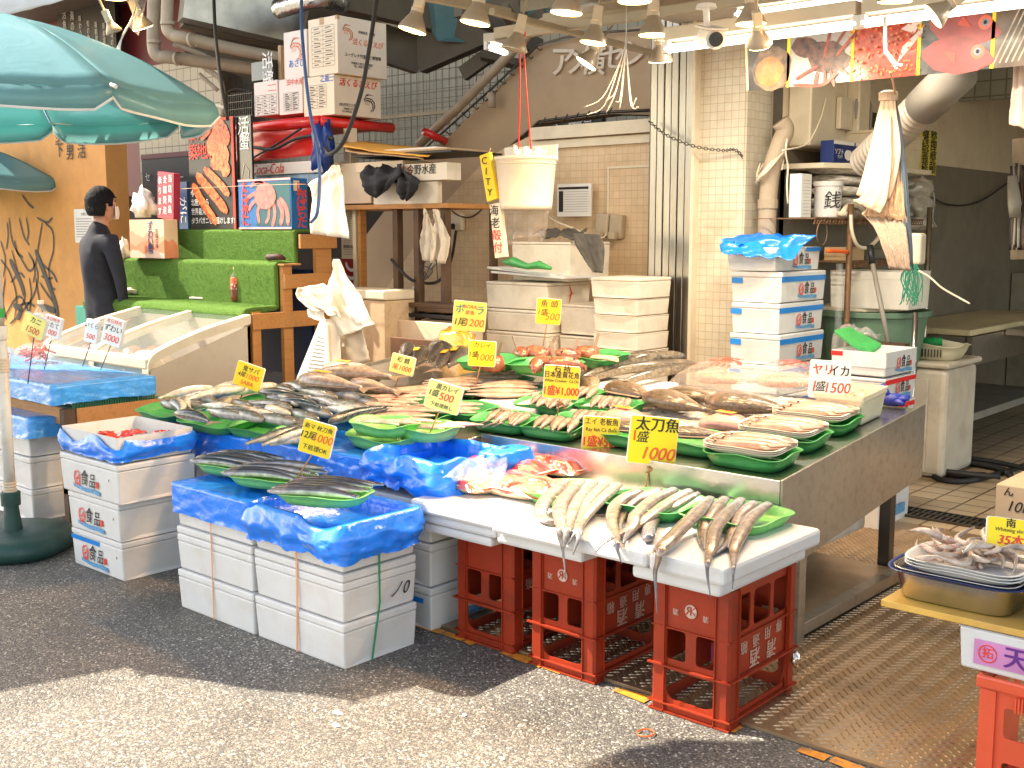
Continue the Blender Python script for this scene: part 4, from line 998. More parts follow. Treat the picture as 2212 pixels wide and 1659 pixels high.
# trays with mixed fish behind cards
for px, py, w, nm in ((1372, 955, .24, 'green tray of small brown fish behind the yellow price cards'), (1500, 970, .27, 'green tray with one speckled flatfish right of the big yellow card')):
    p = T(px, py, .004); M = tray(nm, p, w, .18, .045, 0, TILT, green, 'rect', 'green trays behind the yellow cards')
    fish('bream', ML4(M, -.10, 0, .03, .1), 'speckled brown flatfish in the green tray right of the big yellow card' if w > .25 else 'brown fish mostly hidden behind the yellow price cards', 'fish beside the yellow cards', 3 if w > .25 else 2, .6)
# --- breams on ice
GB = 'breams on the ice'
for i, (x, y, x2, y2, s, nm) in enumerate(((1262, 832, 1275, 862, .75, 'brown bream behind the croaker card, leftmost on the ice'), (1318, 850, 1388, 872, .9, 'brown bream with arched back, second from the left on the ice'),
      (1405, 872, 1520, 905, 1.0, 'golden brown bream in the middle of the ice bed'), (1525, 885, 1660, 905, 1.05, 'large golden bream in front of the red-printed bags'), (1440, 862, 1550, 885, .8, 'bream half hidden behind the middle golden bream'))):
    a, b = T(x, y, .02), T(x2, y2, .02); d = b-a
    fish('bream', mat4(a, math.atan2(d.y, d.x), TILT), nm, GB, i % 4, s*1.12)
redm = mat('reddish_meat', (.58, .28, .22), .35, var=.25, vs_=25, bump=.2, bs=60, coat=.3)
for px, py, nm in ((1568, 924, 'reddish skinned fish piece with orange price label, right of centre'), (1345, 912, 'reddish fish piece behind the big yellow card, left of the other')):
    p = T(px, py, .035)
    b = MB(); b.tube([(-.11, 0, 0), (-.09, 0, .005), (-.03, 0, .02), (.04, 0, .02), (.10, 0, .006), (.12, 0, 0)], [(.02, .01), (.05, .025), (.068, .035), (.068, .035), (.05, .025), (.015, .01)], 16, up=(0, 0, 1))
    o = b.build('fish_piece', redm, smooth=True, loc=p); tag(o, nm, 'fish piece', 'reddish fish pieces')
    c = MB().box(-.04, .04, -.016, .016, .061, .063).build('price_label', mat('orange_label', (.95, .42, .02), .5), o, rot=(0, 0, -.2))
    letter(c, '1200', 0, 0, .0645, .028, inkr, rx=R(-90), bold=.02)
# --- eels / long dark fish
for i, (x, y, x2, y2) in enumerate(((1440, 785, 1290, 832), (1500, 795, 1350, 826), (1535, 800, 1372, 842), (1480, 780, 1330, 812))):
    a, b = T(x, y, .03), T(x2, y2, .02); d = b-a
    o = fish('eel', mat4(a, math.atan2(d.y, d.x), TILT), f'long dark spotted fish, {["leftmost", "third from left", "rightmost", "second from left"][i]} lying across the ice at the back', 'long dark fish on the ice', i, 1.0+.15*(i in (0, 3)))
    if i in (0, 3):
        c = MB().box(.16, .22, -.02, .02, .066, .068).build('paper_label', paper, o)
# --- big pale fish in white box at left, dark mullets
wb = T(672, 872, .0)
a = T(634, 868); b = T(768, 892); d = b-a
wbx = thing('fish_box', 'shallow white foam box of ice and large pale fish', 'foam box', (T(700, 878).x+.0, T(700, 878).y+.06, T(700, 878).z))
wbx.rotation_euler = (TILT, 0, 0)
body_mesh(.52, .34, .05, 'body', foam, wbx, deep=.03, recess=())
b = MB(); vs = []
for j in range(16):
    for i in range(24): vs.append((-.24+.48*i/23, -.155+.31*j/15, .034+.012*noise.noise(Vector((i*.7, j*.7, 0)))))
b.add(vs, [(j*24+i, j*24+i+1, (j+1)*24+i+1, (j+1)*24+i) for j in range(15) for i in range(23)]).build('ice', icem, wbx)
for i, (x, y, x2, y2, s) in enumerate(((650, 842, 790, 872, 1.0), (690, 828, 800, 842, .95), (735, 815, 830, 838, .9), (760, 845, 845, 862, .8), (700, 812, 800, 822, .85))):
    a, b = T(x, y, .05+.02*(i in (0, 1))), T(x2, y2, .05); d = b-a
    o = fish('bigfish', mat4(a, math.atan2(d.y, d.x), TILT), f'large pale fish in the white box at left, {["in front", "second from front", "third from front", "lying to the right", "rearmost"][i]}', 'large pale fish in the white box', i % 4, s*.95)
    if i == 0: MB().box(.12, .24, -.012, .012, .108, .111).build('price_label', mat('orange_label', (0, 0, 0)), o)
for i, (x, y, x2, y2) in enumerate(((880, 770, 850, 860), (915, 775, 875, 835), (955, 770, 893, 840), (985, 780, 925, 835), (930, 768, 990, 800), (1000, 775, 960, 825))):
    a, b = T(x, y, .04), T(x2, y2, .03); d = b-a
    o = fish('mullet', mat4(a, math.atan2(d.y, d.x), TILT), f'dark grey mullet, {ORD(i)} from the left in the heap behind the flounders', 'dark mullets behind the flounders', i % 4, .95)
    if i in (1, 3): MB().box(.20, .28, -.015, .015, .10, .102).build('price_label', mat('orange_label', (0, 0, 0)), o)
# --- fish heads
headm = mat('fish_head_skin', (.26, .085, .04), .22, var=.5, vs_=40, bump=.4, bs=70, coat=.7, grime=(.1, .04, .03), ga=.6, gs=12)
fleshm = mat('fish_flesh', (.42, .12, .09), .25, var=.4, vs_=30, bump=.4, bs=60, coat=.6)
ricem = mat('pale_bed', (.72, .52, .30), .6, bump=.8, bs=130)
HT = [(1062, 795, 'left of three', .27), (1180, 803, 'middle of three', .30), (1290, 786, 'right of three', .25)]
for px, py, nm, w in HT:
    p = T(px, py, .105 if px < 1250 else .09); M = tray(f'green tray of red-brown fish heads on the foam slab, {nm}', p, w, .20, .045, 0, TILT, green, 'rect', 'green trays of fish heads')
HD = [(1058, 787, .075, .9, 1, 'cut open head on the left tray'), (1128, 765, .072, 2.4, 0, 'upright head with raised fins at the back'), (1160, 765, .08, .2, 0, 'dark head in the middle of the back row'), (1165, 790, .08, 2.0, 0, 'head hanging over the front edge under the 500 card'),
      (1222, 790, .085, 3.5, 1, 'cut open head showing red flesh, right of front'), (1225, 768, .07, 1, 0, 'small head behind the red cut one'), (1262, 765, .08, .4, 0, 'glossy orange-brown head at the right')]
for i, (px, py, s, rz, cut, nm) in enumerate(HD):
    p = T(px, py, .15 if px < 1250 else .14)
    b = MB(); K = 9; pr = [(.2, .15), (.55, .5), (.85, .8), (1, .95), (1, .92), (.9, .85)]
    b.tube([(-s*1.1+s*.38*k, 0, .1*s*math.sin(k)) for k in range(6)], [(s*.62*q[0], s*.55*q[1]) for q in pr], 16, up=(0, 0, 1), caps=True)
    o = b.build('cut_fish', headm, smooth=True, loc=p, rot=(.5*cut, -.15+.1*(i % 3), rz)); tag(o, f'glossy fish head: {nm}', 'fish head', 'fish heads on the green trays')
    b = MB().tube([(s*.80, 0, 0), (s*.86, 0, 0), (s*.84, 0, 0)], [(s*.5, s*.44), (s*.4, s*.34), (s*.1, s*.1)], 14, up=(0, 0, 1)); b.build('cut_flesh', fleshm, o, smooth=True)
    for sy in (-1, 1): MB().lathe([(0, .006), (.005, .004), (.007, 0)], 8, (-s*.5, sy*s*.36, s*.28), axis=(0, sy*.8, .6)).build('eye', eyem, o, smooth=True)
    b = MB(); b.add([(s*.5, s*.3, s*.3), (s*.7, s*.35, s*.25), (s*1.0, s*.6, s*1.1), (s*.8, s*.55, s*1.1)], [(0, 1, 2, 3)]); b.build('fin', finm, o, solid=.002)
    MB().lathe([(s*.12, -.002), (s*.14, .003), (s*.05, .002)], 10, (-s*1.1, 0, -.0), axis=(-1, 0, -.1)).build('mouth', fleshm, o)
tag(MB().tube([(-.08, 0, 0), (-.05, 0, .012), (.05, 0, .012), (.08, 0, 0)], [(.01, .004), (.045, .01), (.045, .01), (.01, .004)], 12, up=(0, 0, 1)).build('cod_roe_portion', ricem, smooth=True, loc=T(1305, 778, .125)), 'pale yellowish portion on the right tray of fish heads', 'roe portion')
# --- bagged fish with red print
for i, (px, py, w) in enumerate(((1570, 838, .19), (1705, 845, .17), (1490, 828, .12))):
    p = T(px, py, .02)
    if i < 2:
        for k in range(2): fish('redbream', mat4(p+V((-.15, -.03+.08*k, .01)), .15-.2*k, TILT), f'pale bream inside the {["left", "right"][i]} red-printed clear bag, {["front", "rear"][k]} one', 'breams in the red-printed bags', (i+k) % 4, .85)
        b = MB(); nn = 28; vs = []
        for a_ in range(nn):
            for c_ in range(nn):
                u, v = a_/(nn-1)*2-1, c_/(nn-1)*2-1; h = max(0, (1-u*u)*(1-v*v))**.5
                vs.append((u*w*1.15, v*w*.9, .012+.115*h+.012*noise.noise(Vector((u*5+i*3, v*5, 1)))+.006*noise.noise(Vector((u*14+i*3, v*14, 1)))))
        b.add(vs, [(a_*nn+c_, a_*nn+c_+1, (a_+1)*nn+c_+1, (a_+1)*nn+c_) for a_ in range(nn-1) for c_ in range(nn-1)])
        o = b.build('printed_fish_bag', bagred, smooth=True, loc=p); tag(o, f'clear bag with red print over bream, {["left one beside the long dark fish", "right one by the stacked boxes"][i]}', 'plastic bag', 'red-printed clear bags')
        def surf(u, v): h = max(0, (1-u*u)*(1-v*v))**.5; return (u*w*1.15, v*w*.9, .018+.118*h)
        rr = random.Random(i+2); b = MB()
        def patch(line, wd):
            for (u, v), (u2, v2) in zip(line, line[1:]):
                du, dv = u2-u, v2-v; q = math.hypot(du, dv) or 1; nx_, ny_ = -dv/q*wd, du/q*wd
                b.add([surf(u+nx_, v+ny_), surf(u2+nx_, v2+ny_), surf(u2-nx_, v2-ny_), surf(u-nx_, v-ny_)], [(0, 1, 2, 3)])
        if i == 0:
            for L in ([(-.25, -.1), (-.1, .15), (.1, .0), (.3, .2)], [(-.1, .3), (0, -.1), (.05, -.35)], [(-.3, -.3), (0, -.35), (.3, -.2), (.45, -.35)], [(.2, .35), (.12, .1), (.3, -.05)], [(-.05, .05), (.2, -.2)]): patch(smooth_line([V(q) for q in L], 5), .055)
            for k in range(5): patch([(-.78+k*.03, -.35+k*.13), (-.62+k*.03, -.30+k*.13)], .022)
            for k in range(4): patch([(-.1+k*.12, -.62), (-.06+k*.12, -.5)], .025)
        else:
            patch([(.0+.38*math.cos(t*.42), .05+.22*math.sin(t*.42)) for t in range(16)], .04); patch([(-.15, .05), (0, .1), (.12, .0), (.22, .1)], .06)
            for k in range(7): patch([(-.5+k*.16, -.38+rr.uniform(-.05, .05)), (-.42+k*.16, -.3+rr.uniform(-.08, .08))], .03)
            for k in range(9): patch([(.45+.02*k, .6-k*.1), (.7, .58-k*.1)], .012)
        b.build('red_print', inkr, o)
# --- squid on stacked white trays over green trays
for k, (px, py, nm) in enumerate(((1626, 1000, 'front right corner'), (1697, 960, 'middle of the right edge'), (1767, 925, 'rear of the right edge'))):
    p = T(px, py, .002); M = tray(f'green tray under squid plates at the {nm} of the counter', p, .275, .19, .05, .0, TILT, green, 'rect', 'green trays under squid')
    for j in range(3): tray(f'white foam plate under squid at the {nm}, {["lowest", "middle", "top"][j]} of three', p+V((-.012, 0, .046+.007*j)), .305, .205, .018, 0, TILT, mat('warm_white_foam', (.85, .74, .62), .5), 'rect', 'white plates under squid', 'foam plate', 'foam_plate')
    for i in range(5):
        L = .2; x0 = -.125+.01*(i % 2); y0 = -.052+.026*i; sz = .069+.005*(i % 2)
        pts = [(.0, 0, 0), (.01, 0, .002), (.05, 0, .004), (.11, .004, .005), (.16, .006, .004), (.2, .008, .0), (.215, .008, 0)]
        rd = [(.008, .006), (.012, .010), (.017, .014), (.02, .015), (.017, .012), (.008, .006), (.002, .002)]
        rr = random.Random(i+k*9); n = 12
        cc = [[mix((.46, .29, .20), (.26, .12, .08), rr.uniform(0, .8)*(.5+.5*math.sin(2*math.pi*j/n))) for j in range(n)] for _ in pts]
        o = MB().tube(pts, rd, n, cols=cc, up=(0, 0, 1)).build('squid', squidm, smooth=True)
        o.matrix_basis = ML4(M, x0+.03, y0, sz, .12-.05*i, 0)
        tag(o, f'raw squid, {ORD(i)} from street, at the {nm}', 'squid', 'squid on the white plates')
        vs = [(.125, 0, .012), (.17, .045, .006), (.215, .008, .004), (.17, -.035, .006)]
        MB().add(vs, [(0, 1, 2, 3)]).build('fin', squidm2 if 'squidm2' in globals() else mat('squid_fin', (.5, .3, .22), .3, var=.3, coat=.5), o, solid=.003)
        b = MB()
        for q in range(5):
            a = rr.uniform(-1, 1); b.tube(smooth_line([(0.005, 0, .004), (-.02, .01*a, .008), (-.035, .018*a+.004, .003), (-.03-.02*rr.random(), .03*a, .004)], 3), [.0035]*3+[.003]*3+[.002]*3+[.001], 5)
        b.build('tentacles', mat('tentacle', (.42, .24, .17), .3, var=.4, vs_=60, coat=.5), o, smooth=True)
        MB().lathe([(0, .004), (.003, .002), (.004, 0)], 8, (.004, -.008, .010)).build('eye', eyem, o)
# --- hairtails hanging over the white slabs
hm = mat('hairtail_skin', (1, 1, 1), .24, vcol=True, var=.35, vs_=45, bump=.08, bs=200, coat=.4, metal=.35)
HTS = {
 'left': (1245, 1085, [[(1222,1040),(1187,1072),(1170,1100),(1172,1118),(1192,1126),(1215,1116)], [(1255,1040),(1226,1069),(1210,1098),(1212,1130),(1210,1152),(1216,1190),(1222,1248)], [(1284,1042),(1252,1077),(1237,1108),(1226,1138),(1221,1165),(1219,1185)],
   [(1308,1046),(1277,1075),(1257,1103),(1249,1131),(1249,1162),(1238,1198)], [(1335,1048),(1296,1082),(1264,1116),(1246,1145),(1228,1175)]], greenl),
 'middle': (1418, 1108, [[(1383,1060),(1345,1078),(1326,1100),(1322,1132),(1332,1157),(1335,1190),(1343,1218)], [(1428,1058),(1377,1078),(1348,1103),(1338,1129),(1341,1148)], [(1457,1058),(1410,1080),(1373,1115),(1367,1138),(1338,1154),(1306,1173),(1287,1193)],
   [(1489,1061),(1444,1087),(1399,1119),(1373,1138),(1357,1154),(1345,1174)], [(1508,1066),(1463,1090),(1421,1109),(1405,1135),(1400,1165)]], green),
 'right': (1590, 1135, [[(1533,1077),(1505,1110),(1476,1138),(1444,1170),(1428,1186),(1420,1215),(1415,1239),(1417,1279),(1419,1326)], [(1565,1077),(1537,1110),(1521,1141),(1521,1173),(1530,1190)], [(1600,1080),(1565,1116),(1543,1148),(1537,1183),(1530,1206),(1528,1239),(1535,1292)],
   [(1629,1087),(1597,1116),(1585,1151),(1569,1177),(1546,1196)], [(1658,1090),(1623,1119),(1604,1148),(1588,1180),(1585,1205),(1584,1238),(1582,1272)]], greenl)}
for nm, (tx, ty, FS, gm) in HTS.items():
    p = Z(tx, ty-4, .522); M = tray(f'{"light " if gm == greenl else ""}green tray under the {nm} bunch of hairtails', p, .27, .26, .04, 0, 0, gm, 'rect', 'green trays under hairtails')
    for i, L in enumerate(FS):
        pts = []; N0 = len(L)
        sm = smooth_line([V(q) for q in L], 5); N = len(sm)
        for k, q in enumerate(sm):
            u = k/(N-1); hgt = .523+.055*(1-u)**.6 if u < .6 else .523+.012
            hgt = .528+.045*max(0, 1-u*1.7)
            w = Z(q.x, q.y, hgt+.006)
            if w.y < 2.668: w = Y(q.x, q.y, 2.655-.008*u)
            pts.append(w)
        blunt = (nm == 'middle' and i == 4); rr = random.Random(i*7+len(nm))
        rad = []; cc = []; n = 10
        for k in range(N):
            u = k/(N-1); long_ = N0 > 6
            r0 = .025*interp([(0, .75), (.1, 1), (.35, .98), (.6, .62 if long_ else .8), (.8, .22 if long_ else .5), (1, .04 if long_ else .10)] if not blunt else [(0, .5), (.2, .8), (.7, 1), (.95, .9), (1, .7)], u)
            rad.append((r0, max(.0015, r0*.55)))
            base = mix((.38, .34, .31), (.36, .25, .17), u*1.5) if u < .6 else mix((.36, .25, .17), (.20, .21, .25), (u-.6)*4)
            if nm == 'left': base = mix(base, (.58, .53, .48), .4)  # left bunch mixed toward pale, painting in its sun glare
            cc.append([mix(base, (.20, .15, .13), rr.uniform(0, .30)+(.45 if math.cos(2*math.pi*j/n) > .6 else 0)) for j in range(n)])
        o = MB().tube(pts, rad, n, cols=cc, up=(0, -.3, 1)).build('hairtail', hm, smooth=True)
        tag(o, f'silvery brown hairtail, {ORD(i)} from the left in the {nm} bunch on the white slabs', 'fish', 'hairtails on the white slabs')
        d = (pts[1]-pts[0]).normalized()
        b = MB(); s = d.cross(V((0, 0, 1))).normalized(); vs = []
        for k in range(2, int(N*.6), 2): vs += [pts[k]+s*rad[k][0]*.98, pts[k]+s*(rad[k][0]+.004)+V((0, 0, .001))]
        m_ = len(vs)//2
        if m_ > 2: b.add(vs, [(2*q, 2*q+1, 2*q+3, 2*q+2) for q in range(m_-1)]).build('back_fin', finm, o, solid=.001)
# whiskery thread of the left bunch
cable('hairtail_thread', [Z(1130, 1085, .52), Z(1165, 1118, .53), Z(1245, 1118, .54), Z(1300, 1112, .53), Z(1340, 1118, .52), Z(1365, 1100, .52)], .0015, finm, 'thin dark tail filament curling over the long white slab', 'tail filament')
# --- red fish packs on the left slab
pk = mat('pale_foam_plate', (.85, .70, .5), .5)
for i, (px, py, w, d, rz) in enumerate(((1015, 1050, .29, .19, -.12), (1125, 1062, .32, .20, .0), (1100, 1020, .34, .18, 0), (1195, 1015, .30, .17, .05))):
    p = Z(px, py, .522+(.02 if i > 1 else 0)); nm = ['left front', 'right front', 'middle rear', 'right rear'][i]
    M = tray(f'pale foam plate under the {nm} pack of red fish', p, w, d, .028, rz, 0, pk, 'oval', 'plates of packed red fish', 'foam plate', 'foam_plate')
    b = MB(); nn = 22; vs = []; cc = []
    for a_ in range(nn):
        for c_ in range(nn):
            u, v = a_/(nn-1)*2-1, c_/(nn-1)*2-1; h = max(0, (1-u*u)*(1-v*v))**.5
            z = .018+.045*h+.012*noise.noise(V((u*4+i*3, v*4, 1))); t = noise.noise(V((u*2.5+i*5, v*4, 7)))
            vs.append((u*w*.47, v*d*.5, z)); cc.append(mix((.62, .24, .16), (.60, .03, .02), .5+t*2.2+(.5 if i > 1 else -.25)))
    b.add(vs, [(a_*nn+c_, a_*nn+c_+1, (a_+1)*nn+c_+1, (a_+1)*nn+c_) for a_ in range(nn-1) for c_ in range(nn-1)], cc)
    o = b.build('red_fish_pack', mat('packed_red_fish', (1, 1, 1), .14, vcol=True, var=.3, vs_=30, bump=.5, bs=45, coat=1, dist=1), smooth=True); o.matrix_basis = M
    tag(o, f'glossy wrapped pack of red fish, {nm} on the white foam slab', 'fish pack', 'packs of red fish')
    if i == 0:
        for s, x, y in (('高', .05, .0), ('級', .015, -.01), ('品', -.025, -.015), ('鯛', -.07, 0)): letter(o, s, x, y, .077-abs(x)*.12, .036, inkp, rx=R(-90), rz=.4, bold=.02, name='print')
# clear film between blue bag and packs
sheet('clear_film_sheet', [D(955, 1035, 3.72), D(1000, 1000, 3.8), D(1040, 985, 3.9)], [D(1085, 1040, 3.7), D(1095, 1008, 3.85), D(1092, 990, 4.0)], 14, clear, .012, 2, 4)
tag(bpy.data.objects['clear_film_sheet'], 'crinkled clear film standing between the blue bag and red fish packs', 'plastic film')
# ================================================================ CARDS, LAMPS, PARASOLS
def card_sign(name, label, foot, cpx, wpx, hpx, tilt, items, face=yellow, yaw=0, pitch=-.06, group='price cards on sticks', stick=wood, depth=None, cat='price card', th=.011, back=wcard, rag=None):
    dp = depth or dep(foot); c = D(cpx[0], cpx[1], dp-.01); w = wpx/F_*dp; h = hpx/F_*dp
    t = thing(name, label, cat, (0, 0, 0), 0, group)
    M = Matrix.Translation(c) @ Matrix.Rotation(YAW+yaw, 4, 'Z') @ Matrix.Rotation(pitch, 4, 'X') @ Matrix.Rotation(R(tilt), 4, 'Y')
    t.matrix_basis = M
    MB().prism(rrect(-w/2, w/2, -h/2, h/2, .008), 0, th, 'xz').build('foam_card', back, t, bevel=.0015)
    MB().prism(rrect(-w/2+.002, w/2-.002, -h/2+.002, h/2-.002, .007), -.0012, -.0004, 'xz').build('face', face, t)
    if foot is not None:
        Mi = M.inverted(); f = Mi @ Vector(foot)
        MB().tube([f, Vector((f.x*.15, th*.5, -h/2+.003)), Vector((f.x*.1, th*1.2, 0))], .0028, 6).build('stick', stick, t, smooth=True)
        if rag: MB().tube(smooth_line([Vector((-.012, 0, -h/2-.01)), Vector((.01, -.005, -h/2-.015)), Vector((-.01, .006, -h/2-.03)), Vector((.012, 0, -h/2-.02)), Vector((.022, 0, -h/2-.04))], 4), .004, 6).build('tie', mat('brown_tie', (.35, .13, .05), .6), t)
    for s, u, v, sz, m, *r in items:
        kw = r[0] if r else {}
        letter(t, s, u*w/2, -.0022, v*h/2, sz*h, m, **kw)
    return t
B3 = dict(bold=.012, shear=.15); BB = dict(bold=.03); TH = dict(bold=-.002, shear=.2)
def sgn(label, fpx, fz, c, w, h, tilt, items, **k):
    f = T(*fpx, .01) if fz == 'T' else Z(*fpx, fz); return card_sign('price_card', label, f, c, w, h, tilt, items, **k)
sgn('yellow price card reading 1000 SABA above the pale mackerel', (512, 876), 'T', (537, 813), 66, 54, 16, [('鬼サバ', .05, .52, .25, ink, B3), ('4尾', -.5, .0, .24, ink, B3), ('1000', .25, -.02, .30, inko, B3), ('SABA', 0, -.58, .24, inkr, B3)], yaw=-.25, stick=dsteel)
sgn('yellow price card reading 12尾1000 above the front saury trays', (640, 1035), .56, (684, 948), 76, 74, 13, [('新マ 秋刀魚', 0, .62, .17, ink, B3), ('12尾', -.55, .08, .27, ink, B3), ('1000', .35, .05, .33, inko, B3), ('下処理OK', 0, -.62, .18, ink, B3)], yaw=-.25)
sgn('white and yellow price card reading 1000 beside the large pale fish', (850, 845), 'T', (869, 788), 56, 42, 12, [('和 鱈', 0, .45, .32, ink, B3), ('尾1000', 0, -.35, .36, inkr, B3)], face=yellowl, yaw=-.3)
sgn('yellow price card reading ボラ 1200, highest at the back left', (1000, 760), 'T', (1014, 683), 72, 64, 5, [('ボ', -.6, .42, .32, inkt, BB), ('ラ', .62, .42, .32, inkt, BB), ('BORA', 0, .62, .17, inkr, B3), ('草魚', 0, .22, .16, inkr, B3), ('1尾', -.55, -.45, .3, ink, B3), ('1200', .3, -.45, .34, inko, B3)], face=mat('aged_yellow_card', (.92, .72, .12), .45, var=.08), yaw=-.1)
sgn('orange-yellow price card 魚頭 500 standing in the fish heads', (1168, 775), 'T', (1185, 673), 54, 56, 4, [('魚 頭', 0, .55, .3, ink, B3), ('1盛', -.5, -.1, .28, ink, B3), ('500', .3, -.4, .38, inko, B3)], face=mat('warm_yellow_card', (.95, .58, .01), .45, var=.05), yaw=.0)
sgn('bright yellow price card カレイ 1000 left of the fish heads', (1020, 862), 'T', (1041, 764), 60, 56, 3, [('カレイ', 0, .62, .24, ink, B3), ('1盛', -.62, -.1, .26, ink, B3), ('1000', .2, -.3, .36, inko, B3)], yaw=-.15)
sgn('yellow price card reading 黒カレイ 500 in front of the flounders', (918, 960), .62, (958, 858), 80, 62, 14, [('黒カレイ', .1, .62, .21, ink, B3), ('1盛', -.6, .1, .26, ink, B3), ('500', .15, .0, .36, inkr, B3), ('下処理無し', 0, -.66, .17, ink, B3)], face=yellowl, yaw=-.25)
sgn('yellow printed card White Croaker 1,000 above the croaker trays', (1200, 925), 'T', (1213, 826), 78, 72, 4, [('石 持', 0, .78, .22, ink, BB), ('日本産黄花魚', 0, .42, .21, ink, dict(bold=.03, sx=.85)), ('White Croaker  Cà Dù', 0, .08, .12, ink, dict(bold=.02, sx=.9)), ('1盛¥1,000', 0, -.55, .32, inkr, dict(bold=.04, sx=.8))], face=mat('print_yellow', (.95, .66, .03), .4, var=.12, vs_=8), yaw=.0, th=.02, rag=1)
sgn('yellow printed card Ray fish 500 above the red fish packs', (1272, 1024), .54, (1298, 937), 80, 74, 4, [('エイ 老板魚', 0, .68, .22, ink, dict(bold=.02, sx=.85)), ('Ray fish Cá đuối', 0, .22, .15, ink, dict(bold=.02, sx=.9)), ('1盛¥500', 0, -.5, .36, inkr, dict(bold=.04, sx=.85))], face=mat('print_yellow', (0, 0, 0)), yaw=.0, th=.014, rag=1)
sgn('large yellow price card 太刀魚 1000 above the middle hairtails', (1395, 1052), .55, (1411, 952), 106, 104, 6, [('太刀魚', .12, .64, .31, ink, BB), ('1', -.78, .14, .3, inko, BB), ('盛', -.46, .10, .26, ink, B3), ('1000', .2, -.55, .36, inko, dict(bold=.03, shear=.25))], face=mat('vivid_yellow_card', (.98, .74, .005), .42, var=.03), yaw=.05, th=.014, rag=1)
sgn('white price card ヤリイカ 1500 behind the squid plates', (1790, 905), 'T', (1794, 820), 92, 82, 4, [('ヤリ', -.4, .48, .31, inkr, BB), ('イカ', .4, .44, .31, ink, BB), ('1', -.82, -.4, .4, inkr, B3), ('盛', -.5, -.4, .30, ink, B3), ('1500', .32, -.45, .38, inkr, B3)], face=wcard, yaw=.15, back=foam, th=.014)
# left table cards
for (lb_, f, c, w, h, tl, it, fc) in (('yellow and white tilted price card at far left behind the pole', (60, 830), (72, 704), 62, 46, 20, [('カニ', .1, .5, .35, ink, B3), ('1500', 0, -.45, .42, inkr, B3)], yellowl),
    ('white tilted card reading 1000, left of the freezer', (95, 800), (112, 706), 46, 46, 14, [('本日特売', 0, .68, .2, inkr, B3), ('ほたて', 0, .15, .28, ink, B3), ('1000', 0, -.55, .34, inkr, B3)], wcard),
    ('narrow white price card on a wire in front of the freezer', (178, 793), (197, 715), 34, 50, 10, [('いくら', 0, .45, .26, ink, B3), ('500', 0, -.5, .32, inkr, B3)], wcard),
    ('white price card on a long wire, rightmost before the freezer', (216, 802), (243, 717), 52, 60, 14, [('本日特売', 0, .72, .17, inkr, B3), ('ずわい', 0, .2, .27, ink, B3), ('3000', 0, -.5, .34, inkr, B3)], wcard)):
    p = Z(*f, .7); card_sign('price_card', lb_, p, c, w, h, tl, it, face=fc, yaw=-.35, stick=dsteel, back=foam, th=.02)
card_sign('price_card', 'small white card leaning at the left picture edge beside the pole', Z(12, 800, .7), (8, 772), 34, 50, 18, [('売', .2, .2, .4, inkr, B3)], face=wcard, yaw=-.3, back=foam, th=.02)

# ---- lamps
shell = mat('lamp_shell', (.36, .29, .21), .4, .25, var=.08)
sock = mat('lamp_socket', (.62, .52, .38), .5)
lens_on = mat('lit_lens', (1, .78, .38), .4, emit=4, ecol=(1, .62, .2), var=.1)
lens_hot = mat('bright_lens', (1, .95, .7), .4, emit=8, ecol=(1, .84, .45))
lens_off = mat('unlit_lens', (.55, .48, .38), .2, coat=.6)
def lamp(label, px, py, dpx, ax=(0, 0), on=1, z=2.27, E=16, rise=.12, dp=None):
    """reflector bulb: rim centre on its sight line, ax tilts the beam (image right, away)"""
    dp = dp or (dep(Y(px, py, 3.66)) if px > 1500 else None); c = Z(px, py, z) if dp is None else D(px, py, dp); dpp = dep(c); r = dpx/2/F_*dpp
    t = thing('spot_lamp', label, 'lamp', c, 0, 'reflector lamps under the ceiling')
    q = Matrix.Rotation(YAW, 4, 'Z') @ Matrix.Rotation(ax[1], 4, 'X') @ Matrix.Rotation(ax[0], 4, 'Y')
    t.matrix_basis = Matrix.Translation(c) @ q
    MB().lathe([(r, 0), (r*1.02, r*.08), (r*.86, r*.42), (r*.62, r*.85), (r*.46, r*1.1), (r*.42, r*1.32)], 28).build('reflector', shell, t, smooth=True)
    MB().lathe([(0, r*.06), (r*.6, r*.04), (r*.94, -.002), (r*.99, .004)], 28).build('lens', (lens_off, lens_on, lens_hot)[on], t, smooth=True)
    MB().lathe([(r*.43, r*1.3), (r*.45, r*1.36), (r*.43, r*1.42), (r*.45, r*1.48), (r*.42, r*1.6)], 20).build('collar', sock, t)
    MB().box(-r*.36, r*.36, -r*.36, r*.36, r*1.58, r*2.7).build('socket', sock, t, bevel=.004)
    MB().tube([(0, 0, r*2.6), (0, 0, r*2.6+rise)], .006, 6).build('stem', shell, t)
    if on:
        l = bpy.data.lights.new('lamp_light', 'SPOT'); l.energy = E; l.color = (1, .60, .27) if on == 1 else (1, .80, .55); l.spot_size = R(150); l.spot_blend = .9; l.shadow_soft_size = r*.8
        o = bpy.data.objects.new('lamp_light', l); C.objects.link(o); o.parent = t; o.location = (0, 0, -.02)
    return t
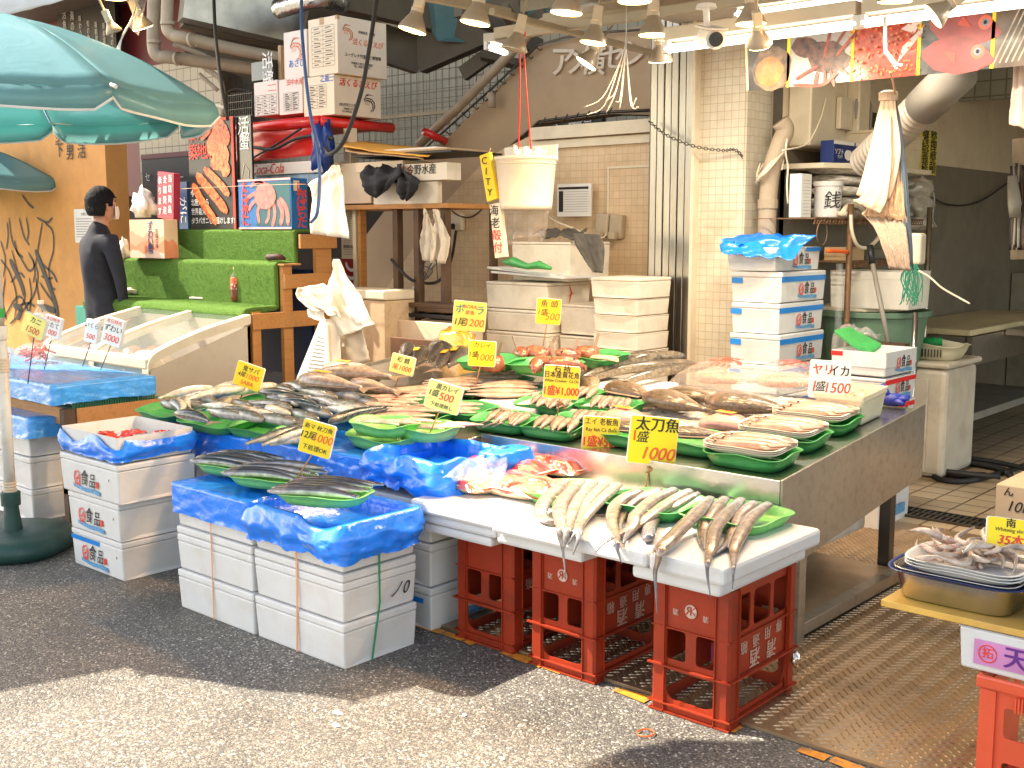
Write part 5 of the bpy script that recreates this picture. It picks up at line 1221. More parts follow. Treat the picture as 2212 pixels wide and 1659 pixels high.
LP = [('lit reflector lamp left of the others, right of the big cartons', 890, 66, 62, (.28, 0), 1), ('lit reflector lamp second from the left, above the stair handrail', 1026, 50, 66, (.18, 0), 1),
 ('unlit reflector lamp tied with red cord above the hanging bucket', 1111, 108, 56, (.25, 0), 0), ('dim reflector lamp at the top edge, left of centre', 1223, 28, 70, (.1, 0), 1),
 ('dim reflector lamp hanging left of the stair letters', 1281, 93, 58, (.15, 0), 1), ('tilted reflector lamp in front of the stair letters', 1266, 138, 50, (.6, 0), 2),
 ('lit reflector lamp cut by the top edge above the shutter posts', 1371, 3, 74, (0, 0), 1), ('lit reflector lamp above the steel shutter posts', 1410, 76, 62, (0, 0), 1),
 ('bright white-hot reflector lamp just below the shutter post lamp', 1426, 132, 54, (-.05, .25), 2), ('lit reflector lamp right of the security camera', 1622, 52, 66, (0, 0), 1),
 ('very bright reflector lamp tilted forward over the abalone photo', 1640, 98, 56, (-.2, .5), 2), ('lit reflector lamp at the top edge above the banner', 1933, 4, 74, (0, .1), 1),
 ('reflector lamp turned sideways in front of the red fish photo', 2016, 36, 60, (.9, .3), 1)]
for a in LP: lamp(*a, E=7 if a[5] == 2 else ((16 if a[1] < 1300 else 6) if a[5] else 0))
lamp('bright yellow reflector lamp tilted toward the pipes at upper left', 309, 60, 46, (-.25, .35), 2, E=10, dp=6.2)
lamp('small unlit reflector lamp with hanging white wires at upper left', 247, 70, 36, (-.35, .2), 0, dp=6.0)
lamp('yellow lamp cut by the top edge above the umbrella', 246, -4, 56, (0, 0), 1, E=8, dp=6.0)
# rails
rail = mat('rail_paint', (.42, .36, .27), .5, .3, var=.05)
def rl_(label, p, q, w, h, m=rail): return tag(MB().bar(p, q, w, h).build('light_rail', m, bevel=.003), label, 'light rail')
rl_('long light rail above the shutter post lamps, running to the top right', V((-3.95, 4.46, 2.44)), V((-1.6, 4.46, 2.44)), .035, .045)
rl_('second parallel light rail just behind the long one', V((-4.3, 4.75, 2.52)), V((-2.0, 4.75, 2.52)), .05, .06)
rl_('thin light rail slanting from the upper left down to the shutter posts', Z(1062, 24, 2.42), Z(1422, 118, 2.42), .03, .03)
rl_('short light rail at the top left of the lamps', Z(900, -12, 2.45), Z(1100, 28, 2.45), .03, .04)
rl_('round conduit under the ceiling behind the light rails', Z(1180, 44, 2.56), Z(1700, -40, 2.56), .06, .06)
# fluorescent fixtures
glow = mat('fluorescent_tube', (1, 1, 1), .4, emit=1.5, ecol=(1, .96, .86), var=0)
def tube_light(label, a, b, E=14, y=3.8):
    a, b = Vector(a), Vector(b); t = thing('fluorescent_light', label, 'fluorescent light', (0, 0, 0), 0, 'fluorescent tube lights')
    MB().bar(a+V((0, .02, .055)), b+V((0, .02, .055)), .08, .05).build('housing', mat('housing_cream', (.6, .52, .4), .5), t, bevel=.004)
    MB().tube([a, b], .0165, 12).build('tube', glow, t, smooth=True)
    for p in (a, b): MB().bar(p+V((-.012, 0, .005)), p+V((.012, 0, .005)), .03, .045).build('end_cap', white, t)
    l = bpy.data.lights.new('tube_glow', 'AREA'); l.shape = 'RECTANGLE'; l.size = (b-a).length; l.size_y = .03; l.energy = E*.12; l.color = (1, .90, .74)
    o = bpy.data.objects.new('tube_glow', l); C.objects.link(o); o.parent = t; o.location = (a+b)/2+V((0, -.12, -.03)); d = (b-a).normalized(); o.rotation_euler = (0, 0, math.atan2(d.y, d.x))
    return t
a, b, c, d = Y(1440, 106, 3.86), Y(1852, 52, 3.86), Y(1864, 50, 3.86), Y(2240, 2, 3.86)
tube_light('fluorescent tube light from the security camera to above the lobster photo', a, b, 16); tube_light('fluorescent tube light above the salmon roe and red fish photos', c, d, 16)
tube_light('upper fluorescent tube behind the lamps at the top right', Y(1590, 32, 4.9), Y(1990, -20, 4.9), 90)
tube_light('small distant fluorescent tube left of the red-corded lamp', Z(1052, 101, 2.5), Z(1092, 114, 2.5), 4)
# security camera
cc_ = thing('security_camera', 'white bullet security camera with black lens on the light housing', 'security camera')
cp = Y(1545, 84, 3.75); cp2 = D(1555, 88, dep(cp)-.14)
dr = (cp2-D(1522, 78, dep(cp)+.10)).normalized()
p0 = D(1524, 78, dep(cp)+.04)
MB().tube([p0, p0+dr*.16], .034, 16).build('body', white, cc_, smooth=False, bevel=.004)
MB().tube([p0+dr*.155, p0+dr*.172], .036, 16).build('front_ring', white, cc_)
MB().tube([p0+dr*.168, p0+dr*.178], .026, 16).build('lens', eyem, cc_, smooth=False)
MB().bar(p0+V((0, 0, .036))-dr*.02, p0+V((0, 0, .036))+dr*.20, .075, .006).build('sun_shield', white, cc_)
MB().tube([p0+dr*.03, p0+V((0, 0, .10))], .012, 10).build('bracket', white, cc_)
MB().lathe([(0, .02), (.035, .015), (.04, 0)], 14, p0+V((0, 0, .10))).build('mount', white, cc_)
# red cords and hanging bucket
bk = thing('hanging_bucket', 'cream plastic bucket hanging on red cords above the foam boxes', 'bucket', Y(1136, 452, 4.4))
s_ = dep(Y(1136, 452, 4.4))/F_; rb, rt = 56*s_, 66*s_; hb = 110*s_
MB().lathe([(0, .002), (rb, 0), (rb*1.01, .02), (rt*.985, hb*.93), (rt, hb*.94), (rt*1.03, hb*.95), (rt*1.03, hb), (rt*.98, hb), (rb*.97, .03), (0, .03)], 36).build('body', mat('bucket_cream', (.85, .72, .58), .4, sss=.1), bk, smooth=True)
MB().lathe([(rt*.99, hb*.86), (rt*1.015, hb*.87), (rt*.995, hb*.88)], 36).build('rim_ring', mat('bucket_cream', (0, 0, 0)), bk)
q = bk.location; hk = Z(1126, 58, 2.42)
for sx, py in ((-.028, 322), (.028, 322)):
    e = Y(1120 if sx < 0 else 1147, py, 4.4); cable('bucket_rope', [hk+V((sx*.3, 0, 0)), hk.lerp(e, .5), e], .004, mat('red_cord', (.7, .04, .02), .6, var=.4, vs_=200), f'{"left" if sx < 0 else "right"} red cord holding the cream bucket', 'cord')
tag(MB().tube(smooth_line([hk+V((.02*math.cos(k*1.9), .02*math.sin(k*1.9), .03-.016*k)) for k in range(9)], 4), .006, 6).build('knotted_rope', mat('red_cord', (0, 0, 0)), smooth=True), 'red cord knotted round the light rail above the bucket', 'cord')
sheet('bag_in_bucket', [Y(1108, 318, 4.42), Y(1112, 335, 4.35)], [Y(1182, 322, 4.42), Y(1178, 338, 4.35)], 14, clothw, .02, 3, 2); tag(bpy.data.objects['bag_in_bucket'], 'crumpled pale bag tied at the top of the hanging bucket', 'plastic bag')
a = Y(1076, 318, 4.5); b = Y(1190, 345, 4.5)
tag(MB().box(a.x, b.x, 4.55, 4.556, b.z, a.z).build('pale_leaflet', paper), 'pale leaflet standing up behind the rim of the bucket', 'leaflet')
sheet('clear_bag_below', [Y(1082, 455, 4.42), Y(1085, 500, 4.44), Y(1095, 530, 4.46)], [Y(1190, 455, 4.42), Y(1184, 500, 4.44), Y(1178, 520, 4.46)], 14, bagred, .03, 3, 6); tag(bpy.data.objects['clear_bag_below'], 'clear plastic bag hanging below the cream bucket', 'plastic bag')
# vertical price strips hanging left of bucket
vs_ = thing('hanging_price_strip', 'long white foam strip with red price writing, hanging left of the bucket', 'price strip')
p1, p2 = Y(1072, 440, 4.3), Y(1084, 556, 4.3)
MB().bar(p1, p2, .07, .025, up=(0, -1, 0)).build('strip', foam_d, vs_)
for i, s in enumerate('海老殻付'): q = p1.lerp(p2, .14+.23*i); letter(vs_, s, q.x-.005, q.y-.016, q.z, .058, ink if i < 2 else inkr, YAW*.2)
ys = thing('yellow_price_strip', 'yellow card strip hanging above the white strip, left of the bucket', 'price strip')
p1, p2 = Y(1049, 333, 4.3), Y(1066, 432, 4.3)
MB().bar(p1, p2, .07, .02, up=(0, -1, 0)).build('strip', yellow, ys)
for i, s in enumerate('CITY'): q = p1.lerp(p2, .15+.23*i); letter(ys, s, q.x-.004, q.y-.014, q.z, .05, ink, YAW*.2)
cable('strip_cord', [Y(1060, 320, 4.3), Y(1052, 338, 4.3)], .003, string, 'short string holding the yellow strip', 'cord')

# ---- parasols
uc = mat('umbrella_cloth', (.24, .48, .54), .38, var=.06, vs_=4, bump=.35, bs=9, dist=1, stretch=(1, 1, 1), coat=.25)
n_ = uc.node_tree.nodes; l_ = uc.node_tree.links; tr_ = n_.new('ShaderNodeBsdfTranslucent'); mx_ = n_.new('ShaderNodeMixShader'); mx_.inputs[0].default_value = .42; tr_.inputs[0].default_value = (.28, .64, .62, 1)
l_.new(n_['Principled BSDF'].outputs[0], mx_.inputs[1]); l_.new(tr_.outputs[0], mx_.inputs[2]); l_.new(mx_.outputs[0], n_['Material Output'].inputs[0])
wtrim = mat('white_trim', (.8, .8, .78), .5)
def parasol(name, label, cx, cy, rim, apex, Rr, a0, base, canopy=uc, tilt=None, ribs=True, val=.085, pole=True, group='teal market umbrellas'):
    t = thing(name, label, 'umbrella', (cx, cy, 0), 0, group)
    N = 8; b = MB(); nu, nv = 12, 12; vb = MB(); tb2 = MB()
    tips = []
    for k in range(N): a = a0+k*math.pi/4; tips.append(V((Rr*math.cos(a), Rr*math.sin(a), 0)))
    for k in range(N):
        A, Bp = tips[k], tips[(k+1) % N]; vs = []
        for i in range(nu+1):
            r = i/nu; zz = rim+(apex-rim)*(1-r**1.75)
            for j in range(nv+1):
                u = j/nv; p = A.lerp(Bp, u)*r; sag = 4*u*(1-u)
                z = zz-.022*sag*r*r+.006*noise.noise(V((p.x*7, p.y*7, k*3)))*r+.004*math.sin(j*2.4+i*.6)*sag*0
                # pulls toward the tips
                z += .010*noise.noise(V((u*26, r*2.2, k)))*max(0, r-.35)*(1-sag*.55)
                vs.append((p.x, p.y, z))
        b.add(vs, [(i*(nv+1)+j, i*(nv+1)+j+1, (i+1)*(nv+1)+j+1, (i+1)*(nv+1)+j) for i in range(nu) for j in range(nv)])
        vs = []; bot = []
        for j in range(nv+1):
            u = j/nv; p = A.lerp(Bp, u); sag = 4*u*(1-u); zt = rim-.022*sag; d = val*(.55 if j in (0, nv) else 1)
            wv = 1-.012*math.sin(u*math.pi*3+k)
            vs.append((p.x, p.y, zt)); q = V((p.x*wv*1.006, p.y*wv*1.006, zt-d+.006*math.sin(u*5+k))); vs.append(tuple(q)); bot.append(q)
        vb.add(vs, [(2*j, 2*j+1, 2*j+3, 2*j+2) for j in range(nv)]); tb2.tube(bot, .005, 5)
    o = b.build('canopy', canopy, t, smooth=True, solid=.002)
    vb.build('valance', canopy, t, smooth=True, solid=.0015); tb2.build('white_piping', wtrim, t)
    for k in range(N):
        A = tips[k]
        if ribs: MB().tube([V((0, 0, apex-.03)), A*.5+V((0, 0, rim+(apex-rim)*(1-.5**1.75)-.012)), A*.97+V((0, 0, rim-.004))], .005, 6).build('rib', steel, t)
        MB().tube([A*.985+V((0, 0, rim)), A*1.03+V((0, 0, rim-.012))], .008, 8).build('tip', wtrim, t)
    if pole:
        bx, by = base; pm = mat('white_pole', (.66, .63, .57), .45, var=.06, grime=(.4, .25, .12), ga=.6, gs=9)
        zm = 1.0; top = V((0, 0, apex-.02)); bot = V((bx-cx, by-cy, .18)); mid = bot.lerp(top, .38)
        MB().tube([mid, top], .019, 14).build('upper_pole', pm, t, smooth=True)
        MB().tube([bot, mid], .025, 14).build('lower_pole', pm, t, smooth=True)
        MB().lathe([(.032, -.03), (.032, .03)], 14, mid).build('pole_joint', pm, t)
        for f_, r_ in ((.04, .031), (.30, .030)):
            for kk in range(5): q = bot.lerp(top, f_+.006*kk); MB().lathe([(.026, -.006), (r_, 0), (.026, .006)], 12, q).build('cord_wrap', mat('beige_cord', (.6, .48, .35), .8), t, smooth=True)
        q = bot.lerp(top, .42); MB().lathe([(.0215, -.02), (.022, .02)], 12, q).build('green_tape', mat('green_tape', (.02, .35, .05), .4), t)
        dg = mat('dark_green_plastic', (.015, .06, .05), .5, var=.2, bump=.2, bs=60, grime=(.1, .09, .07), ga=.4, gs=8)
        MB().lathe([(.048, .0), (.04, .05), (.033, .11), (.031, .13), (.042, .131), (.043, .19), (.036, .195), (.026, .195)], 20, (bx-cx, by-cy, .085)).build('pole_holder', dg, t, smooth=False)
        b = MB(); n = 48
        prof = [(0, 0), (.9, 0), (.98, .02), (1, .045), (.97, .075), (.85, .095), (.5, .10), (.2, .102), (0, .102)]
        for r, z in prof:
            for j in range(n):
                a = 2*math.pi*j/n; q = .27*(1+.045*math.cos(4*a+.6))*r; b.v.append((bx-cx+q*math.cos(a), by-cy+q*math.sin(a), z+.004)); b.c.append(None)
        for i in range(len(prof)-1):
            for j in range(n): b.f.append((i*n+j, i*n+(j+1) % n, (i+1)*n+(j+1) % n, (i+1)*n+j))
        b.build('water_base', dg, t, smooth=True)
    return t
parasol('market_umbrella', 'large teal umbrella on a white pole with a green water base', -5.0, 2.25, 2.0, 2.37, .97, YAW+R(6), (-5.045, 2.275))
u2 = D(-115, 390, 10.2)
parasol('market_umbrella', 'smaller distant teal umbrella in front of the mural', u2.x, u2.y, u2.z, u2.z+.36, 1.02, YAW+R(-4), (u2.x, u2.y))
def arm(t): p = t.location; MB().tube([(0, 0, 3.28), (max(-5.9, p.x)-p.x, 2.56-p.y, 2.93)], .015, 8).build('support_arm', steel, t)  # invented bar that hangs an added canopy from the awning
arm(parasol('white_parasol', 'white canopy over the street, casting shade on the right crate', -3.30, 1.25, 3.0, 3.3, 1.0, R(20), None, canopy=mat('white_canvas', (.75, .74, .72), .7), pole=False, group='white canopies', ribs=False))  # added out of view to throw the shadow at the right crate
# shop awning over the counter
aw = thing('shop_awning', 'white canvas awning stretched over the counter above the lamps', 'awning')
cv = mat('white_canvas', (0, 0, 0))
MB().box(-6.0, 1.6, 2.56, 4.4, 2.93, 2.935).build('canvas', cv, aw)
MB().box(-3.9, 1.6, 1.75, 2.559, 2.93, 2.935).build('canvas', cv, aw)  # unseen front strip, added to stop sun patches on the plate floor
MB().bar(V((-6.2, 2.56, 2.91)), V((-3.3, 2.56, 2.91)), .04, .03).build('front_bar', rail, aw)
tag(MB().box(-3.7, 2.5, 4.3, 10.4, 2.95, 3.0).build('shop_roof', bm_), 'roof slab over the shop interior', 'roof')
tag(MB().box(-16, -3.72, 3.9, 9, 4.3, 4.35).build('stair_roof', bm_), 'dark roof over the stairs and cartons', 'roof')  # out-of-view slab, raised and extended to keep sun off the back walls
# hanging white fabric corner at the top left
f = [D(-20, -20, 6.5), D(-20, 44, 6.5)]; g_ = [D(150, -20, 6.5), D(150, -4, 6.5)]
sheet('white_awning_flap', f, g_, 12, cv, .01, 1, 1); tag(bpy.data.objects['white_awning_flap'], 'corner of white canvas flap at the top left above the umbrella', 'canvas flap')
# ================================================================ LEFT SIDE: STALL, FREEZER, CARTONS
arm(parasol('white_parasol', 'white canopy far left over the street, casting shade on the road', -7.15, 1.15, 3.0, 3.3, 1.35, R(5), None, canopy=mat('white_canvas', (0, 0, 0)), pole=False, group='white canopies', ribs=False))  # extra out-of-view canopy, put in to carry the road shade further left
for i, (z0, z1) in enumerate(((0, .165), (.166, .33), (.331, .47))):
    t = foam_box(f'{["bottom", "middle", "top"][i]} foam box of the stack behind the umbrella base', -6.0, -5.475, 2.575, 2.93, z0, z1, lid=.03, recess=('front', 'right'), group='foam boxes behind the umbrella base'); clean(t)
wrap('blue_cover', 'light blue plastic wrap on the foam stack behind the umbrella pole', -6.6, -5.40, 2.55, 2.86, .535, .43, m=bluel, seed=61, amp=.008, wav=.015)
tl = thing('wooden_trestle', 'low wooden trestle with dark legs under the light blue wrapped slab', 'trestle')
for x, y in ((-5.29, 2.69), (-6.7, 2.9), (-5.29, 3.3)): MB().box(x-.025, x+.025, y-.03, y+.03, 0, .585).build('leg', woodd, tl, bevel=.004)
MB().box(-5.285, -5.262, 2.725, 3.3, .50, .585).build('side_board', woodh, tl, bevel=.003)
MB().box(-6.7, -5.32, 2.68, 2.70, .5, .585).build('front_board', woodh, tl, bevel=.003)
MB().box(-5.32, -5.27, 2.66, 2.74, .16, .24).build('block', woodh, tl)
gm = MB()
for i in range(34): gm.box(-5.262, -5.258, 2.70+i*.0135, 2.706+i*.0135, .587, .612)
gm.box(-5.9, -5.262, 2.68, 3.2, .587, .59).box(-5.262, -5.257, 2.68, 3.16, .608, .613); tag(gm.build('green_crate_edge', mat('dark_green_crate', (.01, .12, .05), .5)), 'dark green mesh crate lying between trestle board and blue slab', 'mesh crate')
wrap('blue_cover', 'light blue plastic wrapped slab with clear film in front of the freezer', -6.9, -5.25, 2.60, 3.16, .705, .615, m=bluel, seed=66, amp=.006, wav=.008)
b = MB(); vs = []; nn = 24
for i in range(nn):
    for j in range(nn): u, v = i/(nn-1), j/(nn-1); vs.append((-6.85+1.58*u, 2.62+.5*v, .712+.006*noise.noise(V((u*30, v*12, 2)))))
b.add(vs, [(i*nn+j, i*nn+j+1, (i+1)*nn+j+1, (i+1)*nn+j) for i in range(nn-1) for j in range(nn-1)])
tag(b.build('clear_film_sheet', clear, smooth=True), 'clear wrinkled film spread on the light blue slab', 'plastic film')
# crab leg bag
p = Z(76, 778, .72); rr = random.Random(4); t = thing('crab_leg_bag', 'clear bag packed with red and white crab legs on the blue slab', 'bag of crab legs', p)
b = MB()
for i in range(46):
    a = rr.uniform(0, 6.28); q = V((rr.uniform(-.08, .08), rr.uniform(-.06, .06), rr.uniform(.01, .07))); d = V((math.cos(a), math.sin(a), rr.uniform(-.5, .5)))*.035; b.tube([q-d, q, q+d*.9+V((0, 0, .01))], .0055, 5)
b.build('crab_legs', mat('crab_red', (.75, .13, .07), .35, var=.7, vs_=25, coat=.5), t, smooth=True)
b = MB(); b.lathe([(0, 0), (.09, .0), (.115, .03), (.10, .07), (.06, .095), (0, .105)], 24); b.build('bag', clear, t, smooth=True)
# bottles
def bottle(label, p, h, r, liq, capm, labm, low=.5, s=1):
    t = thing('drink_bottle', label, 'bottle', p)
    MB().lathe([(0, .002), (r*.9, 0), (r, .01), (r*.93, h*.2), (r, h*.32), (r, h*.62), (r*.75, h*.74), (r*.36, h*.86), (r*.34, h*.92), (0, h*.92)], 22).build('bottle', film_mat('clear_pet', (.9, .92, .9), .12), t, smooth=True)
    if liq: MB().lathe([(0, .001), (r*.93, -.0005), (r*1.02, .012), (r*.95, h*.2), (r*1.02, h*.32), (r*1.02, h*low), (0, h*low)], 20).build('liquid', liq, t, smooth=True)
    MB().lathe([(r*.38, h*.91), (r*.40, h*.92), (r*.40, h), (0, h*1.001)], 16).build('cap', capm, t)
    MB().lathe([(r*1.01, h*.36), (r*1.015, h*.37), (r*1.015, h*.66), (r*.9, h*.69)], 22).build('label', labm, t, smooth=True); return t
p = Z(510, 650, .995)
bottle('clear bottle with brown tea, red label and cream cap on the turf step', p, .225, .034, mat('brown_tea', (.16, .02, .005), .1, coat=1), mat('cap_cream', (.85, .62, .35), .4), mat('tea_label', (.72, .12, .05), .4, var=.7, vs_=40))
p = Z(93, 700, .72); bottle('large clear bottle with pink and white label behind the price cards', Z(93, 735, .715), .27, .055, None, mat('cap_white', (.8, .6, .5), .4), mat('pale_label', (.8, .7, .6), .4, var=.3, vs_=30))
# freezer
fz = thing('chest_freezer', 'old cream chest freezer with sloping glass lids left of the turf stand', 'freezer')
fm = mat('freezer_cream', (.52, .46, .38), .4, var=.05, grime=(.35, .27, .18), ga=.5, gs=8); ff = mat('freezer_front_blue', (.45, .58, .58), .35, var=.05, grime=(.3, .35, .3), ga=.3)
x0, x1, y0, y1 = -7.05, -5.79, 3.45, 4.14
MB().prism([(y0, .04), (y1, .04), (y1, .88), (y0, .66)], x1-.006, x1, 'yz').build('side', fm, fz)
MB().prism([(y0, .04), (y1, .04), (y1, .88), (y0, .66)], x0, x0+.006, 'yz').build('side', fm, fz)
MB().box(x0, x1-.007, y0, y0+.02, .04, .70).build('front', ff, fz, bevel=.005)
MB().box(x0, x1, y1-.02, y1, .04, .9).build('back', fm, fz); MB().box(x0+.01, x1-.01, y0+.03, y1-.03, .04, .12).build('base', dsteel, fz)
MB().box(x0+.01, x1-.01, y0+.03, y1-.03, .45, .47).build('inner_floor', mat('inner_blue', (.35, .42, .42), .5), fz)
side = smooth_line([V((y0-.02, .66)), V((y0-.01, .72)), V((y0+.06, .775)), V((y0+.35, .87)), V((y1, .945))], 5)
lo = [V((p.x+.0, p.y-.055)) for p in side]
for (a, c, nm) in ((x1-.055, x1+.012, 'end_frame'), (x0-.01, x0+.05, 'end_frame'), ((x0+x1)/2-.03, (x0+x1)/2+.03, 'middle_frame')):
    MB().prism([tuple(p) for p in side]+[tuple(p) for p in reversed(lo)], a, c, 'yz').build(nm, mat('freezer_rim', (.66, .60, .47), .4, grime=(.4, .3, .2), ga=.3), fz, bevel=.006)
MB().box(x0, x1, y0-.022, y0+.03, .665, .735).build('front_rim', mat('freezer_rim', (0, 0, 0)), fz, bevel=.012)
for (a, c) in ((x0+.05, (x0+x1)/2-.03), ((x0+x1)/2+.03, x1-.055)):
    b = MB(); m_ = len(side[3:]); b.add([(a, p.x, p.y-.012) for p in side[3:]]+[(c, p.x, p.y-.012) for p in side[3:]], [(i, i+1, m_+i+1, m_+i) for i in range(m_-1)])
    b.build('glass_lid', film_mat('glass_lid', (.50, .60, .57), .3, .03), fz, smooth=True)
rr = random.Random(9)
for k in range(12):
    x = rr.uniform(x0+.15, x1-.15); y = rr.uniform(y0+.12, y1-.25); w = rr.uniform(.10, .2)
    o = MB().tube([(-w, 0, 0), (-w*.4, .01, .03), (w*.4, -.01, .03), (w, 0, 0)], [(.02, .015), (.06, .04), (.06, .04), (.02, .015)], 10, up=(0, 0, 1)).build('frozen_pack', mat('frozen_red', (.62, .16, .09), .3, var=.6, vs_=12, bump=.4, coat=.7) if k % 3 else mat('frozen_pale', (.7, .6, .52), .3, bump=.4), smooth=True, loc=(x, y, .58+.18*(y-y0)+.03*(k % 2)), rot=(0, 0, rr.uniform(0, 3)))
    tag(o, f'{"reddish" if k % 3 else "pale"} frozen seafood pack inside the chest freezer', 'frozen pack', f'{"reddish" if k % 3 else "pale"} frozen packs in the chest freezer')
# turf stand
ts = thing('turf_stand', 'stepped wooden stand covered with bright green artificial turf', 'display stand')
def turf_prism(prof, x0, x1, name):
    return MB().prism(prof, x0, x1, 'yz').build(name, turf, ts, bevel=.01)
turf_prism([(4.13, .89), (4.16, .885), (4.19, .93), (4.40, .955), (4.40, .985), (4.22, .985), (4.15, .975), (4.12, .94)], -7.80, -5.85, 'lower_step_turf')
turf_prism([(4.40, .96), (4.43, .96), (4.43, 1.235), (4.56, 1.24), (4.56, 1.26), (4.42, 1.26), (4.395, 1.24)], -7.76, -5.87, 'middle_step_turf')
turf_prism([(4.56, 1.24), (4.585, 1.24), (4.585, 1.44), (4.95, 1.445), (4.95, 1.462), (4.57, 1.462), (4.555, 1.45)], -7.4, -5.87, 'upper_step_turf')
# short turf fibres
b = MB(); rr = random.Random(2)
for k in range(15000):
    x = rr.uniform(-7.78, -5.87); s_ = rr.random()
    if s_ < .34: y = rr.uniform(4.13, 4.4); z = .985 if y > 4.2 else .95+.035*(y-4.13)/.07; nrm = V((0, -.15, 1)) if y > 4.16 else V((0, -.8, .5))
    elif s_ < .64: y, z = 4.397, rr.uniform(.98, 1.25); nrm = V((0, -1, .1))
    elif s_ < .7: y, z = rr.uniform(4.4, 4.56), 1.26; nrm = V((0, -.2, 1))
    elif s_ < .9: y, z = 4.557, rr.uniform(1.26, 1.455); nrm = V((0, -1, .1))
    elif s_ < .94: y, z = rr.uniform(4.57, 4.62), 1.462; nrm = V((0, -.2, 1))
    else: y, z = 4.122, rr.uniform(.89, .96); nrm = V((0, -1, -.1))
    d = nrm+V((rr.uniform(-.5, .5), rr.uniform(-.4, .4), rr.uniform(-.4, .4))); p = V((x, y, z)); d = d.normalized()*rr.uniform(.006, .012); w = V((rr.uniform(-1, 1), 0, rr.uniform(-1, 1))).normalized()*.0013
    b.add([p-w, p+w, p+d], [(0, 1, 2)])
b.build('turf_blades', turf, ts)['kind'] = 'stuff'
ts_w = [(4.19, .065, 0, .955), (4.43, .075, 0, 1.235), (4.70, .13, 0, 1.44)]
for y, w, z0, z1 in ts_w:
    MB().box(-5.868, -5.835, y, y+w, z0, z1).build('post', wood, ts, bevel=.003); MB().box(-7.7, -7.667, y, y+w, z0, z1).build('post', wood, ts, bevel=.003)
MB().box(-5.833, -5.812, 4.18, 4.88, .845, .945).build('side_rail', woodh, ts, bevel=.003)
MB().box(-5.833, -5.812, 4.43, 4.86, 1.09, 1.18).build('side_rail', woodh, ts, bevel=.003)
MB().box(-5.833, -5.812, 4.56, 4.86, 1.34, 1.43).build('side_rail', woodh, ts, bevel=.003)
MB().box(-5.833, -5.812, 4.18, 4.60, .36, .46).build('side_rail', woodh, ts, bevel=.003)
MB().box(-5.86, -5.80, 4.415, 4.55, 1.237, 1.247).build('ledge', woodh, ts)
tag(MB().box(-6.9, -5.9, 4.7, 4.9, .5, 1.2).build('blue_crate_behind', mat('dark_blue', (.01, .03, .12), .5)), 'dark blue container seen through the wooden stand side', 'container')
tag(MB().tube([(-5.85, 4.47, 1.275), (-5.87, 4.44, 1.29), (-5.98, 4.44, 1.285), (-6.0, 4.46, 1.27)], [(.01, .008), (.03, .02), (.03, .022), (.01, .01)], 10, up=(0, 0, 1)).build('work_glove', mat('glove_black_red', (.05, .015, .015), .7, var=.9, vs_=30), smooth=True), 'dark glove with red patch on the edge of the turf step', 'glove')
# pads and cloth on step
for i, (px, py, w, m) in enumerate(((310, 633, .16, white), (435, 645, .13, mat('pinkish_pad', (.75, .6, .6), .5)))):
    p = Z(px, py, .992); o = MB().box(-w/2, w/2, -.05, .05, 0, .012).build('foam_plate', m, bevel=.003, loc=p, rot=(0, 0, .3*i-.1)); tag(o, ['flat white foam plate at the left of the turf step', 'small pinkish foam plate near the tea bottle'][i], 'foam plate')
def crumple(label, name, p, s, m, seed=0, sq=.6, cat='cloth', amp=.35):
    b = MB(); n, k_ = 22, 12; vs = []
    for i in range(k_+1):
        th = math.pi*i/k_
        for j in range(n):
            ph = 2*math.pi*j/n; v = V((math.sin(th)*math.cos(ph), math.sin(th)*math.sin(ph), math.cos(th)))
            r = 1+amp*noise.noise(v*2.2+V((seed, 0, 0)))*2+amp*.6*abs(noise.noise(v*5+V((0, seed, 0))))*2
            vs.append((v.x*r*s[0], v.y*r*s[1], max(-s[2]*.9, v.z*r*s[2])+s[2]*.9))
    b.add(vs, [(i*n+j, i*n+(j+1) % n, (i+1)*n+(j+1) % n, (i+1)*n+j) for i in range(k_) for j in range(n)])
    return tag(b.build(name, m, smooth=True, loc=p), label, cat)
crumple('crumpled pale cloth on the left end of the turf step', 'crumpled_cloth', Z(282, 636, .99), (.09, .05, .025), mat('dirty_cloth', (.55, .48, .42), .8), 3)
tag(MB().tube(smooth_line([Z(418, 640, .995), Z(440, 634, 1.0), Z(465, 632, .995)], 4), .004, 5).build('twine', string, smooth=True), 'short brown twine on the turf step beside the pink plate', 'twine')
# boxes on the stand
def box_px(name, label, pxl, pxc, pxr, pyt, y0, z0, m, ms=None, cat='box', group=None, bev=.002):
    """carton: front face from pxl to pxc, right face from pxc to pxr, top at image height pyt over the near corner"""
    c = Y(pxc, pyt, y0); x0 = Y(pxl, pyt, y0).x; y1 = X(pxr, pyt, c.x).y
    t = thing(name, label, cat, (x0, y0, z0), 0, group); w, d, h = c.x-x0, y1-y0, c.z-z0
    MB().box(0, w, 0, d, 0, h).build('carton_body', m, t, bevel=bev)
    t['w'], t['d'], t['h'] = w, d, h
    return t, w, d, h
def done(t):
    for k in 'wdh':
        if k in t: del t[k]
crabm = mat('crab_print', (.78, .15, .045), .4, var=.9, vs_=26, dist=1)
pbl = mat('poster_black', (.02, .022, .02), .35, var=.4, vs_=6)
t, w, d, h = box_px('crab_poster_box', 'tall black poster carton with orange crab legs and red Japanese lettering', 404, 503, 508, 253, 4.60, 1.464, pbl, cat='poster carton')
MB().box(-.004, w+.004, -.004, -.001, h-.012, h+.006).build('red_edge', inkr, t); MB().box(w-.02, w+.003, -.005, -.001, 0, h).build('red_edge', inkr, t)
for i, s in enumerate('本気です'): letter(t, s, w*(.10+.2*i), -.004, h*(.86+.02*i), .105, inkr, bold=0)
